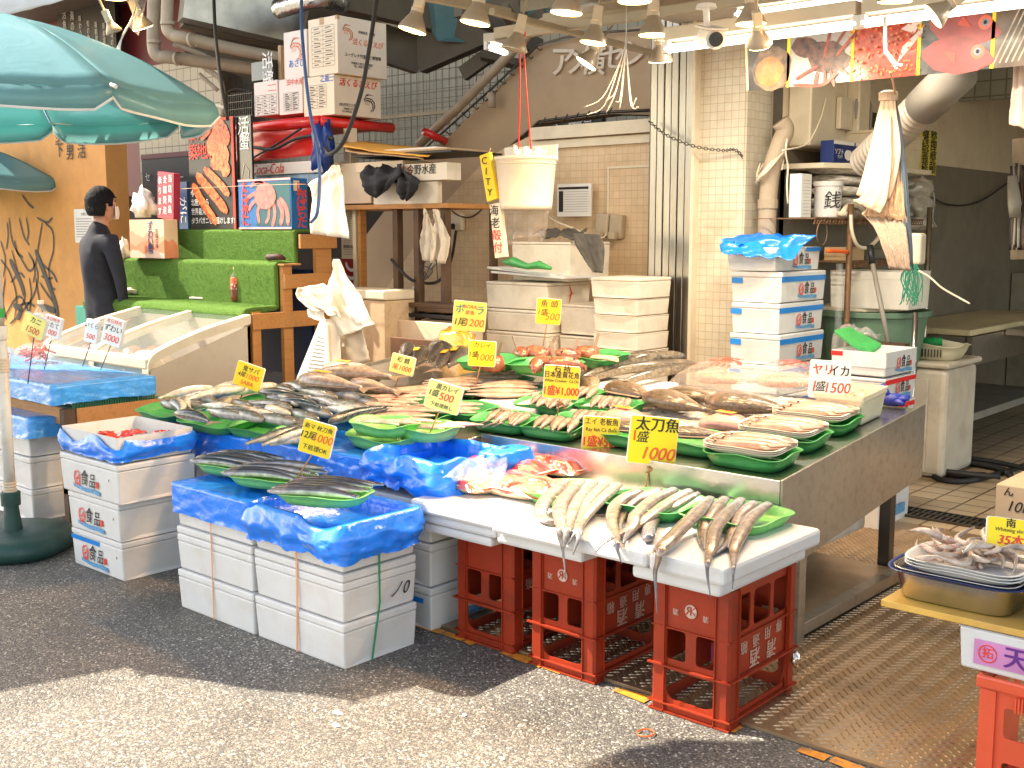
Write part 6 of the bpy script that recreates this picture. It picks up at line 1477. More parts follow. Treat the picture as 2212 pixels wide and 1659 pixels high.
for i, s in enumerate('築地魚市'): letter(t, s, w*(.12+.2*i), -.004, h*.71, .12, inkr, bold=.01)
cr = random.Random(8)
leg = lambda pts, ws: [(p, w_) for p, w_ in zip(pts, ws)]
def limb(P, wd, n=0): return stroke_polys([[tuple(q) for q in smooth_line([V(p) for p in P], 4)]], wd)
polys = []
for P, wd in (([(.28, .72), (.40, .70), (.47, .58)], .15), ([(.24, .60), (.38, .58), (.46, .46)], .14), ([(.28, .48), (.42, .46), (.48, .38)], .10), ([(.10, .40), (.26, .28), (.46, .12)], .075), ([(.05, .33), (.18, .18), (.33, .04)], .07),
              ([(.20, .44), (.36, .34), (.49, .24)], .06), ([(.18, .64), (.28, .70), (.30, .76)], .03)):
    polys += limb([(a*w/.55, b_*h/.78) for a, b_ in P], wd)
b = MB(); [b.add([(q[0], -.0045-.0001*i, q[1]) for q in p], [(0, 1, 2, 3)]) for i, p in enumerate(polys)]; b.build('crab_photo', crabm, t)
for i, s in enumerate(('今年も', '北極海から', '世界最大の', 'タラバガニをお届けします!')): letter(t, s, .02, -.0065, h*(.33-.085*i), .052 if i < 3 else .05, inkw, align='LEFT', sx=.85)
done(t)
t, w, d, h = box_px('black_carton', 'tall glossy black carton with white brush characters beside the crab poster', 509, 541, 546, 249, 4.62, 1.70, mat('gloss_black', (.01, .01, .012), .2, coat=.6), cat='carton')
letter(t, '活', w*.5, -.003, h*.86, .13, inkw, shear=.1); letter(t, '蟹', w*.55, -.003, h*.66, .12, inkw, shear=.1)
strokes(t, [[(w*.3, .1), (w*.5, .2), (w*.8, .15), (w*.7, .05)], [(w*.3, .3), (w*.6, .36), (w*.8, .28)], [(w*.4, .0), (w*.7, .08), (w*.9, .0)]], .008, grey, -.003); done(t)
tag(MB().box(Y(509, 420, 4.62).x, Y(546, 420, 4.62).x, 4.66, 4.8, 1.464, 1.69).build('dark_small_carton', black), 'small dark carton under the tall black carton', 'carton')
t, w, d, h = box_px('crab_carton', 'blue carton with a pink crab and red Japanese lettering on the turf stand', 514, 628, 663, 384, 4.56, 1.464, mat('crab_box_blue', (.01, .13, .38), .4, var=.1), cat='carton')
shape(t, [[(.17*w/.5, .02), (w-.01, .02), (w-.01, h-.02), (.17*w/.5, h-.02)]], mat('box_teal', (.01, .10, .12), .4), -.001, name='picture_panel')
MB().box(0, w, -.004, -.001, 0, .012).box(0, w, -.004, -.001, h-.01, h+.002).build('pink_border', mat('pink_border', (.8, .4, .4), .5), t)
pinkc = mat('crab_pink', (.80, .18, .16), .4, var=.3, vs_=30); S_ = w/.5
def cp_(pts): return [(p[0]*S_, p[1]*h/.42) for p in pts]
ps = [[(.30+.10*math.cos(a)*S_, h*.66+.085*math.sin(a)) for a in [k*.4 for k in range(16)]]]
b = MB()
for q in ps: b.prism([(p[0]*1, p[1]) for p in q], -.006, -.003, 'xz')
for P, wd in (([(.28, .36), (.20, .40), (.12, .36)], .022), ([(.26, .32), (.16, .30), (.08, .26)], .026), ([(.24, .28), (.14, .22), (.10, .16)], .026), ([(.25, .24), (.19, .16), (.20, .05)], .028), ([(.38, .24), (.42, .14), (.40, .03)], .036), ([(.40, .26), (.46, .16), (.47, .03)], .036),
              ([(.34, .22), (.35, .12), (.32, .02)], .030), ([(.30, .22), (.29, .10), (.26, .05)], .024), ([(.30, .36), (.22, .40), (.16, .40)], .02)):
    for q in limb(cp_(P), wd): b.add([(p[0], -.0035, p[1]) for p in q], [(0, 1, 2, 3)])
b.build('crab_picture', pinkc, t)
for i, s in enumerate('たらばがに'): letter(t, s, .07*S_-.01*(i % 2), -.004, h*(.84-.17*i), .085, inkr, bold=.03)
for i, s in enumerate('たらばがに'): letter(t, s, w+.002, d*.62, h*(.12+.17*i), .085, inkr, R(90), bold=.03)
MB().box(w+.0005, w+.002, .02, d*.5, h*.75, h*.95).build('pale_label', cardw, t); done(t)
t, w, d, h = box_px('dark_blue_carton', 'dark blue carton with white brush lettering behind the red flag', 384, 403, 420, 392, 4.72, 1.464, mat('carton_navy', (.02, .07, .2), .4), cat='carton'); letter(t, 'がに', w*.5, -.002, h*.4, .10, inkw, ry=R(90)); done(t)
t = thing('red_flag_carton', 'tilted red carton with white lettering 当店商品 above the orange crab carton', 'carton', Y(340, 470, 4.5), -.15); t.rotation_euler = (0, .10, -.1)
a = Y(382, 367, 4.5)-Y(340, 470, 4.5)
MB().box(0, a.x*.9, 0, .05, 0, a.z).build('carton_body', mat('wine_red', (.30, .02, .05), .4, var=.1), t, bevel=.002)
for j, s in enumerate(('当店商品', '全国発送', '承ります')):
    for i, c_ in enumerate(s): letter(t, c_, a.x*(.72-.28*j), -.003, a.z*(.88-.22*i-.04*j), .058, inkw, bold=.02)
t, w, d, h = box_px('snow_crab_carton', 'orange landscape-printed carton with blue vertical lettering on the turf step', 279, 353, 383, 474, 4.36, 1.262, mat('orange_print', (.80, .55, .36), .5, var=.15, vs_=4), cat='carton')
hill = lambda y0, a_, ph: [(0, 0)]+[(w*k/12, y0+a_*math.sin(k*.9+ph)+a_*.4*math.sin(k*2.3)) for k in range(13)]+[(w, 0)]
shape(t, [hill(h*.62, .02, 1)], mat('peach', (.78, .36, .22), .5, var=.15), -.0008, name='hill_print'); shape(t, [hill(h*.38, .02, 3)], mat('coral', (.75, .26, .14), .5, var=.15), -.0018, name='hill_print'); shape(t, [hill(h*.16, .015, 0)], mat('pale_peach', (.82, .55, .42), .5), -.0028, name='hill_print')
hill2 = [(w+.001, 0, 0), (w+.001, d, 0), (w+.001, d, h*.3), (w+.001, d*.6, h*.5), (w+.001, d*.3, h*.42), (w+.001, 0, h*.5)]
MB().add(hill2, [(0, 1, 2, 3, 4, 5)]).build('hill_print', mat('coral', (0, 0, 0)), t)
for i, s in enumerate('ずわい蟹'): letter(t, s, w*.62, -.004, h*(.82-.2*i), .075, mat('navy_ink', (.01, .05, .18), .5), bold=.02)
for i, s in enumerate('本場の味'): letter(t, s, w*.80, -.004, h*(.70-.13*i), .04, ink, bold=.0)
done(t)
crumple('white plastic bag behind the orange printed carton and red carton', 'white_bag', Y(312, 470, 4.55), (.11, .06, .10), clothw, 9, cat='plastic bag')
crumple('striped white cloth tucked behind the orange carton on the step', 'striped_cloth', Y(268, 560, 4.42), (.05, .03, .07), clothw, 5)
# string across the posters
cable('taut_string', [Y(390, 408, 4.5), Y(520, 402, 4.48), Y(645, 398, 4.5), Y(672, 402, 4.6)], .0018, string, 'thin string stretched across the crab cartons', 'string')
# red platform with big cartons
CYF = 5.0
rp = thing('red_platform', 'red vinyl covered platform with rolled edges carrying the big cartons', 'platform')
redv = mat('red_vinyl', (.75, .02, .015), .3, var=.1, bump=.25, bs=8, coat=.5)
zc_ = Y(714, 248, CYF).z-.01
c = Y(690, 268, CYF-.06); x_r = X(845, 300, c.x).y
MB().box(-7.3, c.x, CYF-.04, x_r, zc_-.05, zc_-.002).build('top', redv, rp, bevel=.01)
MB().tube([(-7.3, CYF-.06, zc_-.03), (c.x, CYF-.06, zc_-.03)], .035, 12).build('front_roll', redv, rp, smooth=True)
MB().tube([(c.x+.01, CYF-.06, zc_-.035), (c.x+.01, x_r, zc_-.035)], .035, 12).build('side_roll', redv, rp, smooth=True)
q = sheet('hanging_skirt', [V((-7.3, CYF-.05, zc_-.04)), V((-7.3, CYF-.045, zc_-.14)), V((-7.2, CYF-.04, zc_-.27))], [V((c.x-.01, CYF-.05, zc_-.04)), V((c.x-.01, CYF-.04, zc_-.14)), V((c.x-.03, CYF-.03, zc_-.25))], 20, redv, .012, 2, 3, parent=rp)
MB().box(c.x+.03, c.x+.10, CYF+.12, CYF+.18, zc_-.35, zc_-.07).build('white_post', cream, rp)
MB().tube([(c.x+.01, CYF+.9, zc_-.04), (c.x+.03, CYF+1.1, zc_-.1)], .03, 8).build('roll_end', redv, rp, smooth=True)
carm = mat('pale_carton', (.86, .70, .52), .6, var=.04); carm2 = mat('pinkish_carton', (.84, .73, .66), .6, var=.04)
def carton(label, pl, pc, pr, pt, pb, y0, m=carm, cat='carton', group='big shipping cartons'):
    c = Y(pc, pt, y0); cb = Y(pc, pb, y0); x0 = Y(pl, pt, y0).x; y1 = X(pr, pt, c.x).y if pr else y0+.4
    t = thing('shipping_carton', label, cat, (x0, y0, cb.z), 0, group); w, d, h = c.x-x0, y1-y0, c.z-cb.z
    MB().box(0, w, 0, d, 0, h).build('carton_body', m, t, bevel=.003); return t, w, d, h
def shrimp_mark(t, x, y, z, s, m, rz=R(90)):
    L = [[(-.5, .2), (-.2, .35), (.2, .3), (.45, .1), (.5, -.2), (.35, -.45), (.2, -.5)], [(-.45, .1), (-.2, .2), (.15, .12), (.32, -.1), (.3, -.3), (.2, -.4)], [(-.5, .2), (-.45, .1)], [(.2, -.5), (.05, -.45)], [(.2, -.4), (.1, -.6)],
         [(-.1, .33), (-.12, .18)], [(.1, .32), (.05, .15)], [(.28, .25), (.2, .06)], [(.42, .1), (.3, -.04)], [(.48, -.1), (.33, -.14)], [(.48, -.28), (.3, -.24)], [(-.3, .12), (-.35, -.1)], [(-.15, .12), (-.2, -.12)], [(0, .1), (-.05, -.12)], [(-.5, .2), (-.2, .6), (.3, .55)], [(-.5, .15), (-.3, .5), (.1, .6)]]
    strokes(t, [[(p[0]*s, p[1]*s) for p in l_] for l_ in L], s*.07, m, 0, (x, y, z), rz, 'shrimp_drawing')
def table_print(t, x0, x1, z0, z1, rows, cols, m=ink):
    L = [[(x0, z0+(z1-z0)*k/rows), (x1, z0+(z1-z0)*k/rows)] for k in range(rows+1)]+[[(x0+(x1-x0)*k/cols, z0), (x0+(x1-x0)*k/cols, z1)] for k in range(cols+1)]
    strokes(t, L, .004, m, -.001, name='printed_form')
    rr = random.Random(int(x0*100)); strokes(t, [[(x0+(x1-x0)*(c_+.2)/cols, z0+(z1-z0)*(r_+.5)/rows), (x0+(x1-x0)*(c_+rr.uniform(.5, .9))/cols, z0+(z1-z0)*(r_+.5+rr.uniform(-.2, .2))/rows)] for r_ in range(rows) for c_ in range(cols)], .012, m, -.0012, name='handwriting')
orsh = mat('orange_shrimp_print', (.80, .20, .08), .5)
t, w, d, h = carton('upper big carton with orange shrimp print, topmost on the red platform', 665, 728, 834, 32, 158, CYF, carm)
table_print(t, w*.12, w*.9, h*.15, h*.85, 9, 2)
shrimp_mark(t, w+.002, d*.2, h*.72, d*.2, orsh)
letter(t, '活くるまえび', w+.003, d*.60, h*.58, d*.105, orsh, R(90), bold=.03, shear=.2); letter(t, '沖縄県産・特選', w+.003, d*.58, h*.76, d*.05, ink, R(90))
letter(t, 'ユーグレナ竹富エビ養殖場', w+.003, d*.50, h*.34, d*.062, ink, R(90), bold=.02); letter(t, '沖縄県八重山郡竹富町\nTEL 0980-85-2222', w+.003, d*.48, h*.18, d*.045, ink, R(90))
MB().box(w*.4, w*.55, -.002, -.0005, h*.88, h+.001).build('packing_tape', card, t); MB().box(w-.02, w+.001, -.001, .02, h*.93, h+.001).build('packing_tape', card, t)
t, w, d, h = carton('lower big carton with red lettering and black shrimp drawing, on the red platform', 655, 721, 822, 160, 247, CYF, carm)
table_print(t, w*.15, w*.75, h*.2, h*.78, 8, 2); shape(t, [[(w*.6, h*.84), (w*.98, h*.84), (w*.98, h*.86), (w*.6, h*.86)]], inkb, -.001); letter(t, '之番一', w*.78, -.002, h*.92, .05, inkb)
letter(t, '活くるまえび', w+.003, d*.50, h*.82, d*.135, inkr, R(90), bold=.04, shear=.2); shrimp_mark(t, w+.002, d*.74, h*.36, d*.24, ink)
letter(t, '(有)石垣エビ養殖', w+.003, d*.30, h*.26, d*.06, ink, R(90), sx=.9); letter(t, '沖縄県石垣市\nTEL 0980-88-2222', w+.003, d*.30, h*.13, d*.04, ink, R(90))
t, w, d, h = carton('upper carton with faint red shrimp print, left of the big orange shrimp carton', 612, 662, None, 62, 165, CYF+.02, carm2); shrimp_mark(t, w*.55, -.002, h*.6, .13, orsh, 0); letter(t, 'あさひ', w*.55, -.002, h*.3, .06, inkb)
t, w, d, h = carton('lower plain carton with small printed form, second from the left', 602, 652, None, 166, 244, CYF+.02, carm2); table_print(t, w*.2, w*.85, h*.1, h*.6, 8, 2); letter(t, '田中水産', w*.7, -.002, h*.88, .045, inkr)
t, w, d, h = carton('lower pinkish carton with handwritten grid at the left end of platform', 548, 599, None, 172, 247, CYF+.02, carm2); table_print(t, w*.05, w*.95, h*.02, h*.6, 6, 3); shape(t, [[(w*.6, h*.7), (w*.95, h*.7), (w*.95, h*.72), (w*.6, h*.72)], [(w*.6, h*.86), (w*.95, h*.86), (w*.95, h*.88), (w*.6, h*.88)]], inkr, -.001)
t, w, d, h = carton('flat black carton with white characters above the pinkish carton', 542, 588, 600, 128, 170, CYF+.05, mat('gloss_black', (0, 0, 0))); letter(t, '活蟹', w*.75, -.002, h*.5, .13, inkw, ry=R(90))
tag(MB().box(Y(601, 130, 5.1).x, Y(607, 130, 5.1).x, 5.1, 5.2, 2.4, 2.75).build('wooden_board', card), 'narrow brown board standing between the black carton and pale cartons', 'board')
# soft drink tray carton
t, w, d, h = carton('flat pale carton with red script lettering under the red platform', 546, 693, None, 346, 372, 4.9, carm2); letter(t, 'Coca-Cola', w*.22, -.002, h*.5, .095, inkr, shear=.35, bold=.01, sx=.9)
t, w, d, h = carton('pale blue drink carton behind the pink crab carton', 546, 690, None, 373, 395, 4.92, mat('pale_blue_print', (.35, .45, .6), .5, var=.4, vs_=12))
crumple('crumpled dark blue plastic bag beside the white post', 'blue_bag', Y(700, 375, 4.95), (.07, .07, .17), mat('navy_bag', (.01, .04, .22), .3, bump=.5, bs=15), 4, cat='plastic bag', amp=.25)
# cords
cable('power_cable', [D(816, -20, 5.4), D(800, 90, 5.5), D(780, 200, 5.6), D(745, 300, 5.7), D(715, 332, 5.8), D(702, 320, 5.9)], .011, rubber, 'thick black cord hanging in front of the big cartons', 'cord', k=10, n=8)
cable('power_cable', [D(651, -20, 5.9), D(653, 80, 5.9), D(668, 230, 5.9), D(688, 330, 5.9), D(690, 400, 5.9), D(685, 460, 5.9), D(672, 480, 6.0)], .009, mat('cord_blue', (.06, .13, .35), .5), 'thick blue cord hanging left of the big cartons', 'cord', k=10, n=8)
cable('power_cable', [D(461, -20, 6.4), D(466, 80, 6.4), D(478, 180, 6.5), D(492, 260, 6.6)], .010, rubber, 'dark cord hanging above the crab poster', 'cord', n=8)
cable('black_cable', [Y(548, 318, 4.93), Y(590, 322, 4.92), Y(640, 300, 4.92), Y(690, 292, 4.93), Y(720, 300, 4.95)], .011, rubber, 'black cable sagging across the red vinyl skirt', 'cable', k=8, n=8)
cable('black_cable', [Y(548, 340, 4.93), Y(600, 310, 4.915), Y(650, 278, 4.91)], .008, rubber, 'second thinner black cable crossing the red vinyl', 'cable', n=8)
# wire basket left
bkt = thing('wire_basket', 'dark wire basket on the far tiled wall above the crab poster', 'basket', Y(520, 225, 5.9)); b = MB()
for k in range(12): b.box(-.18+k*.03, -.177+k*.03, 0, .01, -.1, .1)
for k in range(4): b.box(-.18, .16, -.002, .004, -.1+k*.06, -.096+k*.06)
b.build('grid', dsteel, bkt); MB().tube(smooth_line([V((-.2, 0, .1)), V((-.05, -.02, .13)), V((.16, 0, .1))], 5), .008, 6).build('rim', dsteel, bkt)
# shelf with boxes
SY = 5.0
sf = thing('wooden_shelf', 'dark wooden shelf frame holding foam boxes and cardboard under the stairs', 'shelf')
zt = Y(860, 441, SY).z; xl, xr = Y(700, 441, SY).x, Y(966, 441, SY).x
MB().box(xl, xr, SY, SY+.5, zt-.03, zt).build('shelf_board', woodh, sf, bevel=.003)
for px, m in ((960, woodd), (857, woodd), (902, woodd)): x = Y(px, 600, SY+.03).x; MB().box(x-.022, x+.022, SY+.02, SY+.07, 0, zt-.031).build('post', m, sf)
x = Y(795, 600, SY+.1).x; MB().box(x-.04, x-.01, SY+.05, SY+.1, 0, zt-.031).build('post', wood, sf); MB().box(x-.09, x-.06, SY+.05, SY+.1, 0, zt-.031).build('post', cream, sf)
MB().box(xr-.02, xr+.01, SY+.4, SY+.45, 0, zt).build('post', woodd, sf)
t, w, d, h = carton('plain white foam box on the wooden shelf under the dark jacket', 806, 945, 955, 391, 439, SY, foam_d, 'foam box', 'boxes on the wooden shelf')
t, w, d, h = carton('wide pale box lettered 今野水産 on top of the shelf boxes', 873, 965, 996, 350, 388, SY-.02, foam_d, 'foam box', 'boxes on the wooden shelf'); letter(t, '今野水産', w*.42, -.003, h*.62, .065, ink, bold=.02); letter(t, '三', w*.12, -.003, h*.65, .05, inkr)
t, w, d, h = carton('brown cardboard box behind the hanging white cloth on the shelf', 702, 800, 806, 350, 439, SY+.05, cardw, 'cardboard box', 'boxes on the wooden shelf')
tag(MB().box(Y(770, 350, SY).x, Y(872, 350, SY).x, SY-.01, SY+.4, Y(800, 372, SY).z, Y(800, 350, SY).z).build('flat_box', cardw, bevel=.005), 'flat pale box left of the lettered one on the shelf', 'box', 'boxes on the wooden shelf')
for i, (a, b_, c_, m) in enumerate((((770, 342), (985, 340), (975, 330), black), ((775, 336), (970, 336), (960, 326), card), ((790, 330), (935, 334), (905, 322), paper))):
    p, q = Y(*a, SY), Y(*b_, SY); tag(MB().box(p.x, q.x, SY-.04+.03*i, SY+.42, p.z, p.z+.012).build('cardboard_sheet', m, bevel=.002), ['black printed flattened carton on the shelf boxes', 'brown flattened carton in the shelf pile', 'pale flattened carton in the shelf pile'][i], 'cardboard sheet', 'flattened cartons on the shelf')
oc = mat('orange_cardboard', (.78, .38, .06), .6, var=.08)
for i, (L, Rr) in enumerate((([(742, 304), (738, 318)], [(948, 320), (925, 340)]), ([(752, 312), (745, 326)], [(900, 322), (915, 345)]))):
    sheet('orange_cardboard', [Y(*L[0], SY+.25), Y(*L[1], SY-.08)], [Y(*Rr[0], SY+.25), Y(*Rr[1], SY-.08)], 12, oc if i == 0 else card, .008, 1, 2+i, solid=.005); 
tag(bpy.data.objects['orange_cardboard'], 'torn orange cardboard flap on top of the shelf pile', 'cardboard'); tag(bpy.data.objects['orange_cardboard.001'], 'brown cardboard flap folded in front of the orange one', 'cardboard')
# jacket
jk = mat('dark_jacket', (.015, .016, .022), .75, var=.3)
sheet('dark_jacket', [Y(800, 360, SY-.03), Y(782, 380, SY-.09), Y(790, 412, SY-.10), Y(812, 428, SY-.07)], [Y(870, 358, SY-.03), Y(868, 378, SY-.09), Y(850, 395, SY-.10), Y(835, 410, SY-.07)], 16, jk, .03, 2, 3, solid=.01); tag(bpy.data.objects['dark_jacket'], 'dark jacket draped over the shelf foam boxes, left bundle', 'jacket', 'dark clothing on shelf')
sheet('dark_jacket', [Y(855, 372, SY-.06), Y(852, 395, SY-.10), Y(856, 415, SY-.09), Y(872, 426, SY-.07)], [Y(880, 372, SY-.06), Y(902, 388, SY-.09), Y(898, 410, SY-.09), Y(884, 432, SY-.07)], 14, jk, .025, 2, 8, solid=.01); tag(bpy.data.objects['dark_jacket.001'], 'dark jacket sleeve hanging down the front of the shelf foam box', 'jacket', 'dark clothing on shelf')
# hanging white cloths and bags
def hang(name, label, L, Rr, y, m=clothw, amp=.02, folds=3, seed=0, cat='cloth', nv=16, solid=.002):
    sheet(name, [Y(px, py, y-.03*i/len(L)) for i, (px, py) in enumerate(L)], [Y(px, py, y-.03*i/len(Rr)) for i, (px, py) in enumerate(Rr)], nv, m, amp, folds, seed, solid=solid)
    o = [o for o in bpy.data.objects if o.name.split('.')[0] == name][-1]; tag(o, label, cat); return o
hang('hanging_white_bag', 'white plastic bag hanging from a nail beside the pink crab carton', [(722, 357), (700, 378), (676, 398), (676, 440), (674, 505)], [(732, 357), (738, 375), (746, 400), (748, 450), (757, 516)], 4.45, clothw, .018, 2, 2, 'plastic bag')
hang('bag_corner', 'pointed corner of the white bag beside the crab carton', [(664, 398), (672, 404)], [(690, 382), (680, 428)], 4.44, clothw, .006, 1, 1, 'plastic bag')
hang('hanging_white_cloth', 'large white cloth hanging from the wooden stand by its corner', [(722, 560), (714, 590), (700, 640), (715, 700), (735, 730)], [(732, 560), (748, 600), (770, 630), (800, 690), (805, 700)], 4.40, clothw, .022, 2, 4)
hang('hanging_white_cloth', 'lower white cloth hanging behind the newspaper wedge', [(705, 690), (720, 740), (728, 795)], [(780, 690), (792, 740), (802, 778)], 4.44, mat('beige_cloth', (.68, .56, .42), .7, bump=.2, bs=20), .015, 2, 6)
hang('hanging_white_bag', 'translucent white plastic bag knotted low on the wooden stand', [(645, 622), (640, 640), (662, 662), (680, 668)], [(700, 612), (720, 632), (728, 662), (738, 690)], 4.34, mat('beige_cloth', (0, 0, 0)), .014, 2, 7, 'plastic bag')
hang('hanging_white_bag', 'small torn white bag below the translucent one', [(668, 655), (665, 680), (678, 690)], [(700, 660), (700, 680), (705, 695)], 4.35, clothw, .012, 2, 9, 'plastic bag')
nwp = thing('newspaper_bundle', 'wedge of folded newspaper hanging at the foot of the wooden stand', 'newspaper bundle')
q = [Y(692, 690, 4.32), Y(636, 828, 4.25), Y(712, 835, 4.25), Y(705, 700, 4.32)]
MB().add([q[0], q[1], q[2], q[3]]+[v+V((.01, .09, 0)) for v in q], [(0,1,2,3),(4,7,6,5),(0,4,5,1),(1,5,6,2),(2,6,7,3),(3,7,4,0)]).build('pages', paper, nwp)
MB().add([Y(706, 700, 4.31), Y(713, 835, 4.24), Y(740, 838, 4.4), Y(722, 720, 4.4)], [(0, 1, 2, 3)]).build('edge_pages', mat('beige_cloth', (0, 0, 0)), nwp, solid=.01)
b = MB()
for k in range(11):
    a_, c_ = q[0].lerp(q[1], .25+.06*k), q[3].lerp(q[2], .25+.06*k); a2 = a_.lerp(c_, .25)+V((0, -.004, 0)); c2 = a_.lerp(c_, .85)+V((0, -.004, 0)); b.bar(a2, c2, .001, .006)
b.build('text_lines', grey, nwp)
hang('hanging_carrier_bag', 'white carrier bag with two handles hanging from the shelf', [(918, 450), (916, 480), (908, 520), (912, 562)], [(928, 470), (936, 490), (944, 515), (938, 566)], 4.95, mat('carrier_bag', (.72, .62, .50), .4, bump=.4, bs=16, dist=1), .02, 2, 3, 'plastic bag')
hang('hanging_carrier_bag', 'rear half of the white carrier bag hanging from the shelf', [(936, 452), (938, 480), (930, 520), (932, 568)], [(944, 452), (956, 485), (972, 520), (962, 570)], 4.96, mat('carrier_bag', (0, 0, 0)), .02, 2, 5, 'plastic bag')
# cabinet behind
cb_ = thing('beige_cabinet', 'grubby beige cabinet with pale lid behind the hanging cloths', 'cabinet')
c = Y(831, 640, 4.75); x0 = Y(722, 640, 4.75).x
MB().box(x0, c.x, 4.75, 5.0, 0, c.z-.03).build('body', mat('stained_beige', (.55, .40, .25), .6, var=.1, grime=(.35, .22, .1), ga=.6, gs=20), cb_, bevel=.005)
MB().box(x0-.01, c.x+.01, 4.74, 5.0, c.z-.027, c.z+.035).build('lid', cream, cb_, bevel=.012)
nt2 = thing('wall_notice', 'long printed notice on red board between shelf posts', 'notice'); a = Y(736, 450, 5.1); b_ = Y(790, 560, 5.1)
MB().box(a.x, b_.x, 5.1, 5.11, b_.z, a.z).build('sheet', cardw, nt2)
strokes(nt2, [[(a.x+.02, b_.z+.03+.016*k), (b_.x-.02-.02*(k % 4), b_.z+.03+.016*k)] for k in range(19)], .004, ink, 5.098, name='text_lines'); letter(nt2, '使用料金のご案内', (a.x+b_.x)/2, 5.098, b_.z+.08, .026, ink)
rd = thing('red_ring_panel', 'deep red panel with white ring arcs under the notice', 'panel'); a = Y(735, 556, 5.12); b_ = Y(788, 735, 5.12)
MB().box(a.x, b_.x, 5.12, 5.14, b_.z, a.z).build('board', mat('deep_red', (.40, .01, .012), .4), rd)
for rr_ in (.055, .11): strokes(rd, [[(a.x+.12+rr_*math.cos(t), a.z-.03+rr_*math.sin(t)) for t in [math.pi+k*math.pi/12 for k in range(13)]]], .022, inkw, 5.117, name='ring')
# diagonal bright rail and dark boards
tag(MB().tube([Y(955, 545, 5.7), Y(848, 690, 5.7)], .02, 8).build('stair_stringer_edge', mat('pale_metal', (.55, .5, .45), .3, .6), smooth=True), 'pale slanting metal edge in the dark behind the shelf posts', 'metal rail')
for i, (px0, px1, py) in enumerate(((863, 985, 683), (882, 985, 662), (900, 1000, 672))):
    a, b_ = Y(px0, py, 4.95), Y(px1, py, 4.95); tag(MB().box(a.x, b_.x, 4.95, 5.15, a.z, a.z+.025).build('dark_plank', [black, woodd, woodd][i], bevel=.003), ['black plank, lowest of the small pile behind the mullets', 'brown plank, highest of the small pile behind the mullets', 'brown plank in the middle of the small pile'][i], 'plank', 'planks behind the mullets')
tag(MB().box(Y(900, 700, 4.96).x, Y(985, 700, 4.96).x, 5.0, 5.2, .5, Y(900, 690, 4.96).z).build('plank_support', cardw), 'pale carton under the dark planks', 'carton')
t, w, d, h = carton('dark brown wooden case behind the dark mullets', 843, 958, 965, 738, 800, 4.72, mat('brown_case', (.13, .06, .03), .6, var=.3), 'case', 'cases behind the counter')
t, w, d, h = carton('pale cardboard behind the brown wooden case', 830, 975, 985, 700, 800, 4.85, cardw, 'carton', 'cases behind the counter')
crumple('translucent orange plastic bag behind the yellow ボラ card', 'orange_bag', Y(985, 765, 4.66), (.14, .06, .075), mat('orange_film', (.80, .38, .04), .2, var=.3, vs_=12, bump=.7, bs=20, coat=1), 2, cat='plastic bag', amp=.2)
tag(MB().box(-.05, .05, 0, .01, -.03, .03).build('price_tag_paper', cardw, loc=Y(950, 738, 4.66), rot=(0, -.4, 0)), 'small beige paper tag stuck beside the cabinet', 'paper tag')
sk = thing('wall_socket', 'grimy wall socket box with black plug left of the bucket', 'socket', Y(992, 480, 5.88)); MB().box(-.06, .05, -.03, .01, -.06, .06).build('box', cream, sk, bevel=.01); MB().box(-.07, -.01, -.08, -.03, -.05, -.01).build('plug', black, sk, bevel=.008)
cable('black_cable', [Y(985, 500, 5.8), Y(975, 560, 5.6), Y(955, 600, 5.3), Y(930, 612, 5.2), Y(890, 605, 5.0), Y(862, 580, 4.98), Y(845, 560, 4.98)], .010, rubber, 'thick black cable looping from the wall socket to the shelf', 'cable', n=8)
cable('tangled_wire', [Y(925, 555, 4.94), Y(905, 590, 4.92), Y(925, 600, 4.9), Y(910, 575, 4.93), Y(935, 585, 4.92), Y(915, 605, 4.9), Y(940, 560, 4.94), Y(945, 600, 4.9), Y(950, 610, 4.95)], .003, rubber, 'tangle of thin dark wire under the carrier bag', 'wire')
cable('brown_cable', [Y(962, 440, 5.85), Y(985, 462, 5.85), Y(1010, 470, 5.86), Y(1030, 462, 5.86), Y(1052, 440, 5.86)], .006, woodd, 'brown cord on the tiled wall left of the bucket', 'cord')
# teal crate behind the man
tag(MB().box(Y(162, 655, 4.2).x, Y(205, 655, 4.2).x, 4.2, 4.35, .75, Y(180, 662, 4.2).z).build('teal_crate', mat('teal_plastic', (.0, .22, .16), .4), bevel=.004), 'teal plastic crate below the man in black', 'crate')
# ================================================================ BEHIND THE COUNTER AND SHOP INTERIOR
def grp(label, x0, x1, y0, y1, z0, z1, **k): t = foam_box(label, x0, x1, y0, y1, z0, z1, **k); return t
gb = 'plain foam boxes stacked behind the counter'
F5 = 5.2
def zb_(px, py, y=F5): return Y(px, py, y).z
xa0, xa1, ya1 = -4.80, -4.306, 5.62
zs = [zb_(1182, p) for p in (622, 672, 722, 772, 822)]
for k in range(4):
    t = grp(f'plain foam box of the left stack under the bucket, {["topmost, with a red pen mark", "second from top", "third from top", "fourth from top"][k]}', xa0+.004*(k % 2), xa1, F5, ya1, zs[k+1]+.002, zs[k]+(.03 if k == 0 else 0), m=foam_d, recess=('right',), group=gb, lid=.02)
    if k == 0:
        strokes(t, [[(-.02, .04), (.0, .10), (-.02, .14)], [(-.025, .08), (.02, .095)]], .012, inkr, loc=(t['w']/2+.002, .02, .0), rz=R(90), name='pen_mark')
    clean(t)
t = grp('base foam box at the foot of the left stack under the bucket', xa0, xa1, F5, ya1, .0, zs[4], m=foam_d, recess=(), group=gb); clean(t)
zt_ = zs[0]+.045
